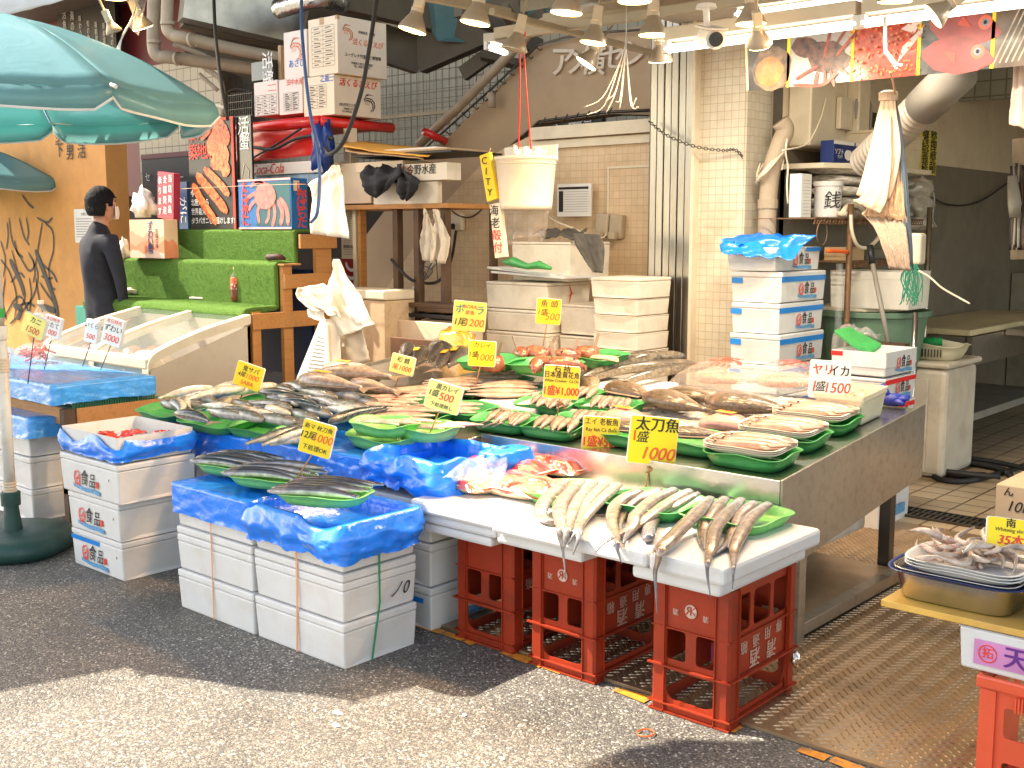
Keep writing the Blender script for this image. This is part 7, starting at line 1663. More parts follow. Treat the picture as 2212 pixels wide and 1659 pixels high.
t = grp('largest foam box, on top of the left stack beside a green tray', Y(1110, 575, F5+.12).x, Y(1235, 585, F5+.12).x, F5+.10, F5+.5, zt_-.01, Y(1235, 522, F5+.12).z, m=foam_d, recess=(), group=gb); clean(t)
for i, (a, b_) in enumerate(((655, 720), (722, 790))):
    z1, z0 = zb_(1200, a, 5.3), zb_(1200, b_, 5.3)
    t = grp(f'foam box between the two tall stacks, {["upper", "lower"][i]} one behind the fish head card', -4.29, -3.99, 5.30, 5.65, z0+.002, z1, m=foam_d, recess=('front',), group=gb); clean(t)
t = grp('base foam box between the two tall stacks, hidden low behind the fish heads', -4.29, -3.99, 5.30, 5.65, 0, zb_(1200, 790, 5.3), m=foam_d, recess=(), group=gb); clean(t)
x0r, x1r = -3.962, -3.653
zr = [zb_(1378, p) for p in (600, 647, 684, 722, 760, 800)]
for k in range(5):
    e = .012 if k == 0 else 0
    t = grp(f'plain foam box of the right stack by the shutter posts, {["topmost", "second", "third", "fourth", "fifth"][k]} from top'.replace('topmost from top', 'the topmost'), x0r-e, x1r+.01*(k == 0), F5-.01*(k == 0), 5.52, zr[k+1]+.002, zr[k], m=foam_d, recess=('front',), group=gb, lid=.022 if k == 0 else .006); clean(t)
t = grp('base foam box at the foot of the right stack by the shutter posts', x0r, x1r, F5, 5.52, 0, zr[5], m=foam_d, recess=(), group=gb); clean(t)
for i in range(2):
    p = Y(1052+8*i, 576+9*i, F5-.02); q = Y(1190+25*i, 592+6*i, F5-.02)
    tag(MB().add([p, q, q+V((.02, .3, .0)), p+V((.02, .3, 0)), p-V((0, 0, .014)), q-V((0, 0, .014)), q+V((.02, .3, -.014)), p+V((.02, .3, -.014))], [(0,1,2,3),(4,7,6,5),(0,4,5,1),(1,5,6,2),(2,6,7,3),(3,7,4,0)]).build('foam_cover', foam, bevel=.003), ['upper white foam lid sticking out under the green trays', 'lower white foam lid sticking out under the green trays'][i], 'foam cover', 'foam covers on the left stack')
tag(MB().tube([Y(1090, 566, 5.15), Y(1110, 566, 5.14), Y(1140, 576, 5.13), Y(1165, 572, 5.14), Y(1190, 580, 5.15)], [(.02, .015), (.035, .03), (.02, .018), (.03, .025), (.012, .01)], 12).build('rolled_green_trays', green, smooth=True), 'bundle of folded green trays on the foam lids', 'green trays')
sheet('dark_apron', [Y(1152, 508, 5.3), Y(1170, 502, 5.4), Y(1200, 496, 5.5)], [Y(1250, 515, 5.3), Y(1262, 505, 5.4), Y(1270, 498, 5.5)], 16, mat('grey_cloth', (.09, .08, .065), .7, var=.2), .02, 2, 4, solid=.006); tag(bpy.data.objects['dark_apron'], 'dark grey cloth lying on the largest foam box', 'cloth', 'dark cloths on the foam boxes')
hang('dark_apron', 'dark grey cloth end hanging down right of the largest foam box', [(1240, 503), (1245, 530), (1262, 560), (1280, 588)], [(1296, 507), (1306, 530), (1306, 560), (1302, 590)], 5.18, mat('grey_cloth', (0, 0, 0)), .012, 1, 3)
tag(MB().tube([Y(1240, 524, 5.2), Y(1262, 512, 5.25)], .012, 6).build('foam_strip', foam, smooth=True), 'white strip sticking out under the dark cloth', 'foam strip')
cable('socket_cable', [Y(1180, 465, 5.7), Y(1200, 478, 5.6), Y(1235, 492, 5.6), Y(1280, 512, 5.7), Y(1305, 512, 5.8), Y(1312, 495, 5.86)], .005, cream, 'pale cord running from the double socket down behind the boxes', 'cord')
so = thing('double_socket', 'pair of grimy beige sockets with plugs on the tiled wall', 'socket', Y(1322, 490, 5.87))
for dx in (-.055, .055): MB().box(dx-.05, dx+.05, -.045, .01, -.07, .08).build('socket_cover', pipe, so, bevel=.012, rot=(0, .08, 0)); MB().box(dx-.025, dx+.025, -.09, -.045, -.08, -.03).build('plug', pipe, so, bevel=.008)
po = thing('printed_schedule', 'framed white printed schedule on the tiled wall right of the bucket', 'notice'); a = Y(1203, 398, 5.83); b_ = Y(1275, 467, 5.83)
MB().box(a.x, b_.x, 5.835, 5.85, b_.z, a.z).build('sheet', paper, po)
MB().box(a.x+.012, b_.x-.02, 5.832, 5.8345, a.z-.035, a.z-.02).box(a.x+.015, a.x+.05, 5.832, 5.8345, b_.z+.03, a.z-.045).build('dark_bands', ink, po)
strokes(po, [[(a.x+.06, b_.z+.03+k*.016), (b_.x-.02, b_.z+.03+k*.016)] for k in range(9)], .003, ink, 5.834, name='text_lines')

# printed boxes right of the tiled column
ps_ = 'printed boxes stacked by the tiled column'
for k in range(8):
    z0 = .098+.1635*k; top = k == 7
    x0, x1, y0 = -3.145+(.006*(k % 2)), -2.855+(.008*((k+1) % 2)), 5.34
    if top: x0 -= .035; x1 -= .03
    nm = ['bottom', 'second', 'third', 'fourth', 'fifth', 'sixth', 'seventh', 'top'][k]
    t = foam_box(f'printed foam box by the tiled column, {nm} of eight' + (' and holding blue plastic' if top else ' from the floor'), x0, x1, y0, y0+.50, z0, z0+(.125 if top else .162), lid=.03, deep=.06 if top else 0, recess=('front',), group=ps_)
    if k >= 2: brush_logo(t, 'right', .03, .066 if not top else .058, .083)
    if 2 <= k < 7: tape(t, 'right', -.25, .245, .108, .136, tapeb); tape(t, 'front', -.145, -.08, .098, .128, tapeb)
    if top: tape(t, 'right', .08, .25, .10, .122, tapeb)
    if k == 7: topb = t
    clean(t)
sheet('blue_bag_sheet', [Y(1554, 527, 5.28), Y(1560, 545, 5.24), Y(1590, 552, 5.24)], [Y(1765, 505, 5.5), Y(1735, 530, 5.45), Y(1715, 560, 5.33)], 30, bluef, .014, 3, 5); tag(bpy.data.objects['blue_bag_sheet'], 'torn blue plastic sheet spilling over the top printed box', 'plastic sheet')
sheet('blue_bag_sheet', [Y(1556, 522, 5.3), Y(1600, 512, 5.5), Y(1650, 505, 5.7)], [Y(1600, 530, 5.3), Y(1650, 525, 5.5), Y(1760, 512, 5.6)], 20, bluef, .016, 3, 8); tag(bpy.data.objects['blue_bag_sheet.001'], 'blue plastic lining inside the top printed box', 'plastic sheet')
tag(MB().box(-3.15, -2.85, 5.34, 5.84, 0, .096).build('foam_pallet', foam_d), 'foam base on the floor under the eight printed boxes', 'foam base')
# red taped boxes
rs = 'printed boxes behind the squid price card'; Y5 = 5.2
xr1 = -2.211
for k, (pt, pb) in enumerate(((762, 816), (819, 872), (875, 930), (932, 990))):
    z1 = Y(1915, pt, Y5).z; z0 = Y(1915, pb, Y5).z
    t = foam_box(['open printed foam box holding a green tray, topmost behind the squid card', 'printed foam box with red tape, second behind the squid card', 'printed foam box third down behind the squid card', 'printed foam box fourth down behind the squid card'][k], -2.49, xr1, Y5, Y5+.37, z0, z1, deep=.08 if k == 0 else 0, recess=('front',) if k else (), lid=.02, group=rs)
    if k < 3: brush_logo(t, 'right', .02, .058, .075)
    if k: tape(t, 'right', -.18, .18, .085, .108, taper)
    if k == 0: tape(t, 'front', -.14, -.08, .09, .112, taper)
    clean(t)
t = foam_box('plain foam box on the floor under the red taped boxes', -2.49, xr1, Y5, Y5+.37, 0, Y(1915, 992, Y5).z, group=rs); clean(t)
shape(t, [[(-.1, .05), (.12, .05), (.12, .10), (-.1, .10)]], mat('logo_wave_blue', (0, 0, 0)), loc=(.14, 0, 0), rz=R(90), name='logo_wave')
tag(MB().add([Y(1802, 712, 5.4), Y(1835, 705, 5.5), Y(1905, 742, 5.45), Y(1880, 760, 5.35), Y(1840, 740, 5.3), Y(1802, 712, 5.4)+V((0, 0, -.02)), Y(1835, 705, 5.5)+V((0, 0, -.02)), Y(1905, 742, 5.45)+V((0, 0, -.02)), Y(1880, 760, 5.35)+V((0, 0, -.02)), Y(1840, 740, 5.3)+V((0, 0, -.02))], [(0,1,2,3,4),(9,8,7,6,5),(0,5,6,1),(1,6,7,2),(2,7,8,3),(3,8,9,4),(4,9,5,0)]).build('green_tray', green, bevel=.004), 'green tray tilted up out of the open printed box', 'tray')
sheet('clear_red_bag', [Y(1795, 760, 5.45), Y(1800, 720, 5.5), Y(1830, 703, 5.6)], [Y(1840, 750, 5.5), Y(1870, 720, 5.55), Y(1905, 722, 5.6)], 16, bagred, .03, 2, 3); tag(bpy.data.objects['clear_red_bag'], 'clear bag with red corners behind the tilted green tray', 'plastic bag')
# white bin on counter, glove
bn = thing('white_bin', 'squarish white tub with grubby contents behind the squid price card', 'tub', T(1838, 905)); bn.rotation_euler = (TILT, 0, 0)
body_mesh(.21, .22, .12, 'body', mat('translucent_white', (.72, .64, .46), .4, bump=.2, bs=40, grime=(.4, .3, .15), ga=.3), bn, wall=.01, deep=.03, recess=(), taper=.02, bev=.012)
b = MB(); vs = [(-.09+.18*i/15, -.095+.19*j/15, .098+.01*noise.noise(V((i*.8, j*.8, 0)))) for j in range(16) for i in range(16)]
b.add(vs, [(j*16+i, j*16+i+1, (j+1)*16+i+1, (j+1)*16+i) for j in range(15) for i in range(15)]).build('contents', mat('shell_mix', (.55, .42, .25), .6, var=.7, vs_=40, bump=.8, bs=50), bn, smooth=True)
gl_ = thing('blue_glove', 'crumpled blue rubber glove at the rear right corner of the counter', 'glove', T(1925, 880, .0)); gmb = mat('glove_blue', (.02, .035, .30), .5, var=.2, bump=.4, bs=60)
MB().tube([(-.055, 0, .02), (-.03, 0, .03), (.02, .01, .032), (.05, .02, .02)], [(.012, .012), (.03, .025), (.032, .028), (.015, .012)], 12).build('palm', gmb, gl_, smooth=True)
for i, (dx, dy, dz) in enumerate(((-.03, -.01, .05), (-.05, -.03, -.005), (.05, -.02, -.005), (.06, .0, .01), (.05, .03, .012))):
    MB().tube([(dx*.3, dy*.3, .03), (dx*.8, dy*.8, .03+dz*.8), (dx*1.2, dy*1.3, .03+dz*1.3)], [.014, .012, .008], 8).build('finger', gmb, gl_, smooth=True)

# ---- racks on the side wall (plane x about -2.95)
SX = -3.12
def xz(px, py, x=SX): return X(px, py, x)
rk = thing('wire_rack', 'rusty wire shelving rack along the shop side wall', 'wire rack')
rust = mat('rusty_metal', (.22, .12, .06), .6, .5, var=.3, vs_=30)
ya, yb = 5.62, 7.1; zz1 = 1.52; zz2 = 1.36
b = MB()
for z in (zz1,):
    b.tube([(-2.82, ya, z), (-2.82, yb, z)], .006, 6); b.tube([(-2.82, ya, z-.03), (-2.82, yb, z-.03)], .004, 6)
    n_ = 40
    for k in range(n_): y = ya+(yb-ya)*k/n_; b.tube([(-2.82, y, z-.03), (-2.82, y+.018, z), (-2.82, y+.037, z-.03)], .003, 4)
b.build('shelf_front_wire', rust, rk)
b = MB()
for k in range(24): b.box(-3.18, -2.82, ya+k*(yb-ya)/24, ya+k*(yb-ya)/24+.005, zz1-.003, zz1+.001)
b.build('shelf_wires', rust, rk)
b = MB(); y2 = 6.05
b.tube([(-2.8, y2, 1.28), (-2.8, 7.2, 1.28)], .006, 6); b.tube([(-2.8, y2, 1.25), (-2.8, 7.2, 1.25)], .004, 6)
for k in range(34): y = y2+(1.15)*k/34; b.tube([(-2.8, y, 1.25), (-2.8, y+.016, 1.28), (-2.8, y+.033, 1.25)], .003, 4)
b.build('shelf_front_wire', rust, rk)
b = MB()
for k in range(20): b.box(-3.18, -2.8, y2+k*1.15/20, y2+k*1.15/20+.005, 1.275, 1.281)
b.build('shelf_wires', rust, rk)
for y, x in ((6.02, -2.80), (7.15, -2.80)):
    MB().tube([(x, y, 0 if y > 5.7 else 1.2), (x, y, 1.6)], .017, 12).build('post', rust if y < 7 else steel, rk, smooth=True)
# wall shelf above
ws = thing('wall_shelf', 'pale wall shelf with rounded corner over the wire rack', 'shelf')
MB().prism([(-3.19, 5.95), (-2.95, 5.97), (-2.82, 6.2), (-2.82, 7.2), (-3.19, 7.2)], 1.80, 1.83, 'xy').build('board', cream, ws, bevel=.004)
# mask boxes
navy = mat('navy_print', (.012, .03, .16), .35, var=.1)
for i, (y0, dy) in enumerate(((6.05, .26), (6.33, .17))):
    t = thing('mask_carton', f'navy and white carton of face masks on the wall shelf, {["left larger", "right smaller"][i]} one', 'carton', (-2.93, y0, 1.832), 0, 'mask cartons')
    h = .125; MB().box(-.08, 0, 0, dy, 0, h).build('carton_body', navy, t, bevel=.002); MB().box(0.0005, .0015, 0, dy, h*.84, h+.001).build('white_band', inkw, t)
    letter(t, 'ソフト', .002, dy*.26, h*.5, .038, inkw, R(90), bold=.03); letter(t, 'マスク', .002, dy*.3, h*.28, .022, inkw, R(90))
    sh_ = [(dy*.5, h*.45), (dy*.6, h*.62), (dy*.8, h*.6), (dy*.92, h*.42), (dy*.85, h*.2), (dy*.68, h*.14), (dy*.54, h*.24)]
    shape(t, [sh_], inkw, -.001, loc=(.002, 0, 0), rz=R(90), name='mask_picture')
tb2_ = foam_box('old foam tub with scalloped rim on the wall shelf beside the mask cartons', -3.15, -2.87, 6.45, 7.15, 1.832, 2.03, deep=.08, recess=(), m=mat('yellowed_foam', (.66, .55, .38), .6, bump=.2, bs=80)); clean(tb2_)
MB().box(-.146, .146, -.36, .36, .186, .205).build('rim', mat('yellowed_foam', (0, 0, 0)), tb2_, bevel=.006)
crumple('clear crumpled bag in front of the foam tub on the wall shelf', 'clear_bag', V((-2.84, 6.62, 1.832)), (.03, .06, .05), clear, 5, cat='plastic bag')
# tub for coins, papers, newspapers, telephone
tbn = thing('coin_tub', 'white round tub with black handwritten 銭 on the wire rack', 'tub', (-2.93, 6.0, 1.525)); h = .20
MB().lathe([(0, 0), (.07, 0), (.073, .01), (.075, h*.86), (.082, h*.87), (.082, h), (0, h)], 28).build('body', white, tbn, smooth=False, bevel=.003)
letter(tbn, '銭', .052, -.056, h*.45, .10, ink, R(45), bold=.0, shear=.1)
t = thing('paper_carton', 'narrow printed pale carton left of the coin tub', 'carton', (-2.95, 5.72, 1.525)); MB().box(-.07, .0, 0, .12, 0, .235).build('carton_body', paper, t, bevel=.002)
strokes(t, [[(.01, .02+.018*k), (.09, .02+.018*k)] for k in range(11)], .003, ink, 0, (.002, .01, 0), R(90), name='text_lines')
npm = mat('newsprint', (.58, .53, .46), .6, var=.45, vs_=26, stretch=(1, 1, 6), bump=.2, bs=30)
for k in range(5):
    y0 = 6.10+.03*(k % 2); t = thing('newspaper_stack', f'plastic wrapped bundle of newspapers on the rack, {ORD(k)} from the bottom', 'newspaper bundle', (-3.0, 6.6, 1.525+k*.062), .05*(k % 3-1), 'newspaper bundles on the rack')
    MB().tube([(0, -.48, .03), (0, -.45, .03), (0, .40, .03), (0, .46, .03)], [(.02, .01), (.14, .030), (.14, .030), (.05, .015)], 16, up=(0, 0, 1)).build('papers', npm, t, smooth=True)
    MB().box(-.135, .135, -.45+.9*(k*.17 % .6), -.43+.9*(k*.17 % .6), .0, .0615).build('binding', clear, t)
cable('coiled_cable', [V((-2.79, 6.0, 1.54)), V((-2.78, 6.0, 1.45)), V((-2.77, 6.06, 1.37)), V((-2.77, 6.2, 1.36)), V((-2.77, 6.34, 1.42)), V((-2.77, 6.38, 1.50)), V((-2.78, 6.32, 1.57)), V((-2.8, 6.2, 1.6))], .011, cream, 'coiled cream telephone cord looping below the rack shelf', 'cord', k=8)
ph = thing('telephone_handset', 'cream telephone handset lying on the wire rack', 'telephone', (-2.83, 5.98, 1.55))
MB().tube(smooth_line([V((0, 0, 0)), V((0, .06, .035)), V((0, .18, .045)), V((0, .27, .02))], 4), .016, 10).build('handle', cream, ph, smooth=True)
for y in (0, .27): MB().lathe([(0, -.018), (.026, -.016), (.028, .008), (0, .012)], 16, (0, y, .0+.01*(y > 0))).build('ear_cup', cream, ph, smooth=True)
b = MB(); 
cable('hanging_wire_ring', [V((-2.79, 5.66+.06*math.cos(a), 1.44+.065*math.sin(a))) for a in [k*.5 for k in range(14)]], .003, rust, 'thin wire ring hanging under the left of the rack', 'wire')
tag(MB().box(-2.90, -2.84, 6.85, 7.05, 1.283, 1.37).build('green_sponge_pack', mat('sponge_green', (.02, .38, .12), .5, var=.5, vs_=50), bevel=.01), 'green packet of sponges on the lower rack shelf', 'sponge packet')
tag(MB().box(-3.0, -2.86, 6.12, 6.35, 1.283, 1.36).build('brown_carton', card, bevel=.003), 'torn brown carton on the lower rack shelf', 'carton')
tag(MB().box(-3.0, -2.86, 6.42, 6.8, 1.283, 1.35).build('clear_container', mat('smoked_clear', (.2, .19, .15), .2, coat=1), bevel=.01), 'smoked plastic container on the lower rack shelf', 'container')
# orange item
cable('orange_tool', [V((-2.8, 5.75, 1.345)), V((-2.8, 5.9, 1.34)), V((-2.8, 6.0, 1.335))], .012, inko, 'orange handled tool lying left on the rack', 'tool')
# big elbow pipe beside the column
ep = thing('elbow_pipe', 'fat beige pipe with elbow beside the tiled column, wound with pale cord', 'pipe')
pts = [X(1655, 560, -3.15), X(1657, 480, -3.15), X(1660, 420, -3.15), X(1668, 360, -3.13), X(1685, 310, -3.1), X(1696, 280, -3.08), X(1685, 262, -3.1)]
MB().tube(smooth_line(pts, 6), .05, 16).build('pipe', pipe, ep, smooth=True)
MB().tube([pts[0]+V((0, 0, .28)), pts[0]+V((0, 0, .33))], .056, 16).build('collar', pipe, ep)
for k in range(4):
    c0 = pts[3]+V((.0, -.02, .01*k-.02)); b = MB().tube(smooth_line([c0+V((.07*math.cos(a+k), .08*math.sin(a+k), .07*math.sin(a*1.3+k))) for a in [j*.9 for j in range(7)]], 4), .005, 5); b.build('cord_loop', cream, ep, smooth=True)
cable('pale_cable', [X(1700, 300, -2.98), X(1697, 330, -2.97), X(1702, 360, -2.97), X(1700, 400, -2.95), X(1702, 440, -2.95)], .005, cream, 'pale cord hanging from the elbow pipe past the coin tub', 'cord')
cable('pale_cable', [X(1785, 210, -3.0), X(1775, 250, -2.98), X(1755, 295, -2.97), X(1735, 315, -2.97), X(1690, 325, -2.97)], .005, cream, 'pale cord slanting from the ceiling to the mask cartons', 'cord')
tag(MB().tube([(-2.84, 6.0, .9), (-2.84, 5.99, 1.27)], .02, 8).build('hanging_clear_strip', clear), 'narrow clear plastic strip hanging behind the printed stack', 'plastic strip')
# corrugated duct
cd = thing('corrugated_duct', 'fat corrugated grey exhaust duct slanting up to the banner', 'duct')
p0_ = Y(1868, 352, 5.8); p1_ = Y(2062, 165, 5.3); n_ = 130; pts = [p0_.lerp(p1_, k/n_) for k in range(n_+1)]
MB().tube(pts, [.084+.005*math.sin(k*1.2) for k in range(n_+1)], 24).build('duct', mat('duct_grey', (.42, .36, .29), .5, .2, var=.12), cd, smooth=True)
MB().tube([p0_.lerp(p1_, .68), p0_.lerp(p1_, 1.04)], .092, 24).build('collar', mat('duct_collar', (.26, .23, .19), .75), cd, smooth=True)
# hanging bundle of paper sacks
hb_ = thing('hanging_paper_bundle', 'bundle of pale sheets and old newspaper hanging on a string hook', 'paper bundle')
K4 = 4.3
def hp(name, L, Rr, m, amp, folds, seed, dy=0): return sheet(name, [Y(px, py, K4+dy-.04*math.sin(3*i/len(L))) for i, (px, py) in enumerate(L)], [Y(px, py, K4+dy-.04*math.sin(3*i/len(Rr))) for i, (px, py) in enumerate(Rr)], 22, m, amp, folds, seed, parent=hb_, solid=.004)
pal = mat('pale_sheets', (.74, .57, .42), .6, bump=.15, bs=12)
hp('pale_sheets', [(1906, 200), (1898, 240), (1878, 330), (1858, 400), (1852, 420)], [(1932, 200), (1936, 250), (1945, 330), (1925, 420), (1900, 440)], pal, .007, .7, 2)
hp('pale_sheets', [(1905, 250), (1880, 350), (1862, 420), (1844, 432)], [(1925, 250), (1925, 350), (1915, 430), (1900, 462)], pal, .008, .6, 5, -.03)
hp('newspaper_sheets', [(1922, 330), (1895, 400), (1868, 460), (1862, 462)], [(1944, 300), (1950, 380), (1955, 450), (1960, 480)], mat('old_newspaper', (.50, .33, .2), .7, var=.45, vs_=40, stretch=(8, 8, 1)), .012, 6, 3, .01)
hp('newspaper_sheets', [(1862, 462), (1888, 490), (1905, 530), (1920, 580)], [(1952, 462), (1958, 500), (1964, 550), (1966, 585)], mat('newspaper_edges', (.42, .32, .25), .8, var=.5, vs_=60, stretch=(10, 10, 1)), .008, 8, 7)
hp('blue_grey_sheet', [(1928, 215), (1938, 300), (1945, 400), (1950, 500)], [(1934, 215), (1950, 300), (1962, 430), (1971, 590)], mat('blue_grey_paper', (.10, .13, .17), .6, var=.3), .01, 1, 4, .02)
MB().lathe([(.012, -.02), (.035, -.018), (.036, .012), (.02, .02), (0, .022)], 14, Y(1919, 207, K4)).build('gathered_top', pal, hb_)
MB().tube(smooth_line([Y(1922, 155, K4-.35), Y(1930, 180, K4-.2), Y(1932, 205, K4), Y(1926, 212, K4)], 5), .004, 6).build('hook', string, hb_)
cable('tied_ribbon', [Y(1912, 38, 3.84), Y(1912, 60, 3.82), Y(1913, 110, 3.82), Y(1925, 125, 3.82), Y(1938, 150, 3.82)], .006, foam, 'white ribbon tied in a bow over the salmon roe photo', 'ribbon')
cable('tied_ribbon', [Y(1913, 110, 3.815), Y(1930, 135, 3.815), Y(1948, 142, 3.815)], .006, foam, 'short ribbon end beside the bow over the roe photo', 'ribbon')
# safety sign
a = X(2010, 283, -3.19); sgp = thing('yellow_notice_board', 'yellow wall sign with two columns of black characters 整理整頓 継続義務', 'sign', (0, 0, 0))
ya_, yb_ = X(1985, 330, -3.19).y, X(2021, 330, -3.19).y; z1_, z0_ = X(2003, 283, -3.19).z, X(2003, 378, -3.19).z
MB().box(-3.192, -3.18, ya_, yb_, z0_, z1_).build('board', mat('sign_yellow', (.75, .62, .10), .5), sgp, bevel=.003)
for j, s in enumerate(('継続義務', '整理整頓')):
    for i, c_ in enumerate(s): letter(sgp, c_, -3.177, ya_+(yb_-ya_)*(.27+.48*j), z1_-(z1_-z0_)*(.13+.245*i), .085, ink, R(90), bold=.008, sx=1.5)
for i, (py, s_) in enumerate(((432, .09), (470, .10), (498, .07))):
    crumple(f'bundle of clear-wrapped white items on the wall behind the hanging bundle, {["upper", "middle", "lower"][i]}', 'wrapped_bundle', X(1982, py, -3.05), (.08, .16, s_*.8), mat('film_white', (.55, .50, .42), .25, var=.3, bump=.6, bs=18, coat=.8), i+3, cat='wrapped bundle', amp=.2)
cable('white_cable', [X(1990, 380, -3.15), X(2010, 400, -3.15), X(2018, 430, -3.15), X(2014, 470, -3.15), X(2022, 490, -3.15)], .006, foam, 'white cord hanging below the yellow wall sign', 'cord')
cable('dark_cable', [X(2000, 420, -3.16), X(2050, 442, -3.16), X(2110, 438, -3.16), X(2170, 400, -3.16), X(2200, 370, -3.16)], .006, rubber, 'dark cable sagging across the grey wall', 'cable')
# foam tub, green tub, broom, buckets
t = foam_box('big white foam tub on the shelf above the green tub', Y(1792, 620, 6.2).x, Y(1965, 620, 6.2).x, 6.2, 6.5, Y(1870, 667, 6.2).z, Y(1870, 585, 6.2).z+.0, deep=.05, recess=(), m=mat('bright_foam', (.80, .74, .64), .55)); clean(t)
gt2 = thing('green_tub', 'large round green tub with pale lid under the white foam tub', 'tub', (Y(1872, 700, 6.4).x, 6.45, Y(1872, 800, 6.4).z)); hh = Y(1872, 674, 6.2).z-gt2.location.z; rr_ = .33
MB().lathe([(0, 0), (rr_*.84, 0), (rr_*.97, hh*.9), (rr_*1.04, hh*.91), (rr_*1.04, hh), (rr_*.94, hh), (rr_*.9, hh*.9), (0, hh*.88)], 36).build('body', mat('sage_green', (.13, .22, .14), .5, var=.12, bump=.1), gt2, smooth=False, bevel=.004)
MB().lathe([(0, hh*1.01), (rr_*.8, hh*1.0), (rr_*.8, hh*1.05), (0, hh*1.06)], 30, (-.06, 0, 0)).build('lid', cream, gt2)
for x_ in (-2.86, -2.5): MB().tube([(x_, 6.25, 0), (x_, 6.25, 1.0)], .016, 10).build('tub_frame_leg', rust if x_ < -2.5 else steel, gt2, smooth=True, loc=-gt2.location)
br_ = thing('deck_brush', 'grey brush handle leaning in front of the green tub', 'brush'); MB().tube([Y(1919, 740, 5.9), Y(1885, 570, 6.0)], .013, 10).build('handle', grey, br_, smooth=True); MB().tube([Y(1885, 570, 6.0), Y(1879, 530, 6.02)], .018, 10).build('grip', black, br_, smooth=True)
MB().box(-.1, .1, -.03, .03, -.04, .02).build('brush_head', woodd, br_, loc=Y(1921, 748, 5.9))
b = MB(); rr = random.Random(3)
for k in range(26): a = Y(1968+rr.uniform(-14, 14), 570, 5.6); b.tube(smooth_line([a, a+V((rr.uniform(-.04, .04), 0, -.08)), a+V((rr.uniform(-.05, .05), 0, -.16-rr.random()*.05))], 3), .0025, 4)
tag(b.build('green_net', mat('net_green', (.03, .22, .13), .6)), 'tuft of green netting hanging beside the paper bundle', 'net')
tag(MB().box(-.05, .05, 0, .08, 0, .16).build('small_white_jug', cream, bevel=.015, loc=Y(1966, 572, 5.7)), 'small cream jug hanging right of the newspaper bundle', 'jug')
cable('bent_wire_rod', [Y(1985, 585, 5.6), Y(2010, 600, 5.6), Y(2035, 622, 5.6), Y(2075, 645, 5.6), Y(2095, 656, 5.6)], .005, cream, 'thin pale bent rod sticking out over the cutting table', 'rod')
# worktable
wt = thing('cutting_table', 'steel worktable with thick pale cutting board at the rear', 'work table')
z_ = .80; c0 = V((-2.60, 7.28, z_)); x_l, x_rr, y_f, y_b = -3.17, -1.2, 7.30, 8.5
MB().box(-3.17, -2.55, 7.28, 9.3, .79, .83).build('cutting_board', mat('cutting_board', (.66, .55, .33), .5, var=.08, grime=(.4, .3, .15), ga=.4), wt, bevel=.01)
MB().box(-2.54, -1.3, 7.9, 9.3, .76, .80).build('steel_top', steelp, wt)
MB().box(-2.58, -2.545, 7.3, 9.2, .60, .785).build('apron', steelp, wt); MB().box(-3.1, -2.59, 7.29, 7.31, .62, .785).build('apron', steelp, wt)
for x_, y_ in ((-2.6, 7.35), (-2.6, 9.1), (-1.4, 8.0)): MB().box(x_-.025, x_+.025, y_-.025, y_+.025, 0, .6).build('leg', steelp, wt)
tag(MB().box(-3.15, -2.62, 7.5, 9.2, .2, .25).build('low_tray', grey), 'grey low shelf tray under the cutting table', 'tray')
tag(MB().tube([(-3.12, 7.05, .62), (-3.12, 7.05, 1.35)], .02, 10).build('wall_pipe', pipe, smooth=True), 'vertical pipe on the grey wall behind the cutting table', 'pipe')
fr = thing('white_cool_box', 'old white cool box with rounded lid edge standing on the tiled floor', 'cool box')
MB().box(-2.80, -2.40, 6.5, 7.0, .02, .66).build('body', mat('old_white', (.62, .54, .42), .5, grime=(.35, .26, .15), ga=.5, gs=6), fr, bevel=.03)
MB().box(-2.79, -2.50, 6.485, 6.5, .05, .60).build('door_panel', mat('old_white', (0, 0, 0)), fr, bevel=.006)
MB().box(-2.82, -2.38, 6.48, 7.02, .665, .70).build('lid', mat('old_white', (0, 0, 0)), fr, bevel=.015)
bs_ = thing('plastic_basket', 'shallow cream plastic basket with slotted sides on the cool box', 'basket', (-2.60, 6.70, .703))
M_ = tray_mesh(.46, .32, .09, 'rect'); o = link('body', M_.copy(), bs_); o.data.materials.clear(); o.data.materials.append(mat('basket_cream', (.66, .60, .42), .45))
b = MB()
for k in range(18): b.box(-.17+k*.018, -.163+k*.018, -.155, -.148, .02, .065)
b.build('slots', dsteel, bs_)
tag(MB().tube([(-2.66, 6.66, .80), (-2.52, 6.72, .80)], .024, 12).build('green_scrubber', mat('scrub_green', (.01, .25, .06), .8, bump=.8, bs=80), smooth=True), 'dark green scrubbing brush lying in the cream basket', 'scrubbing brush')
b = MB(); cc0 = Z(2065, 1012, .03)
for k, rr_ in enumerate((.26, .22, .30)):
    b.tube([cc0+V((rr_*1.2*math.cos(a)+.03*k, rr_*.8*math.sin(a), .012*k)) for a in [j*math.pi/16 for j in range(29)]], .016, 8)
tag(b.build('black_hose', rubber, smooth=True), 'coiled black hose on the tiled floor beside the cool box', 'hose')
cable('black_hose', [Z(1998, 990, .03), Z(2020, 1030, .03), Z(2080, 1040, .03), Z(2150, 1025, .03), Z(2212, 1005, .03)], .016, rubber, 'loose end of black hose running right on the tiled floor', 'hose', n=8)
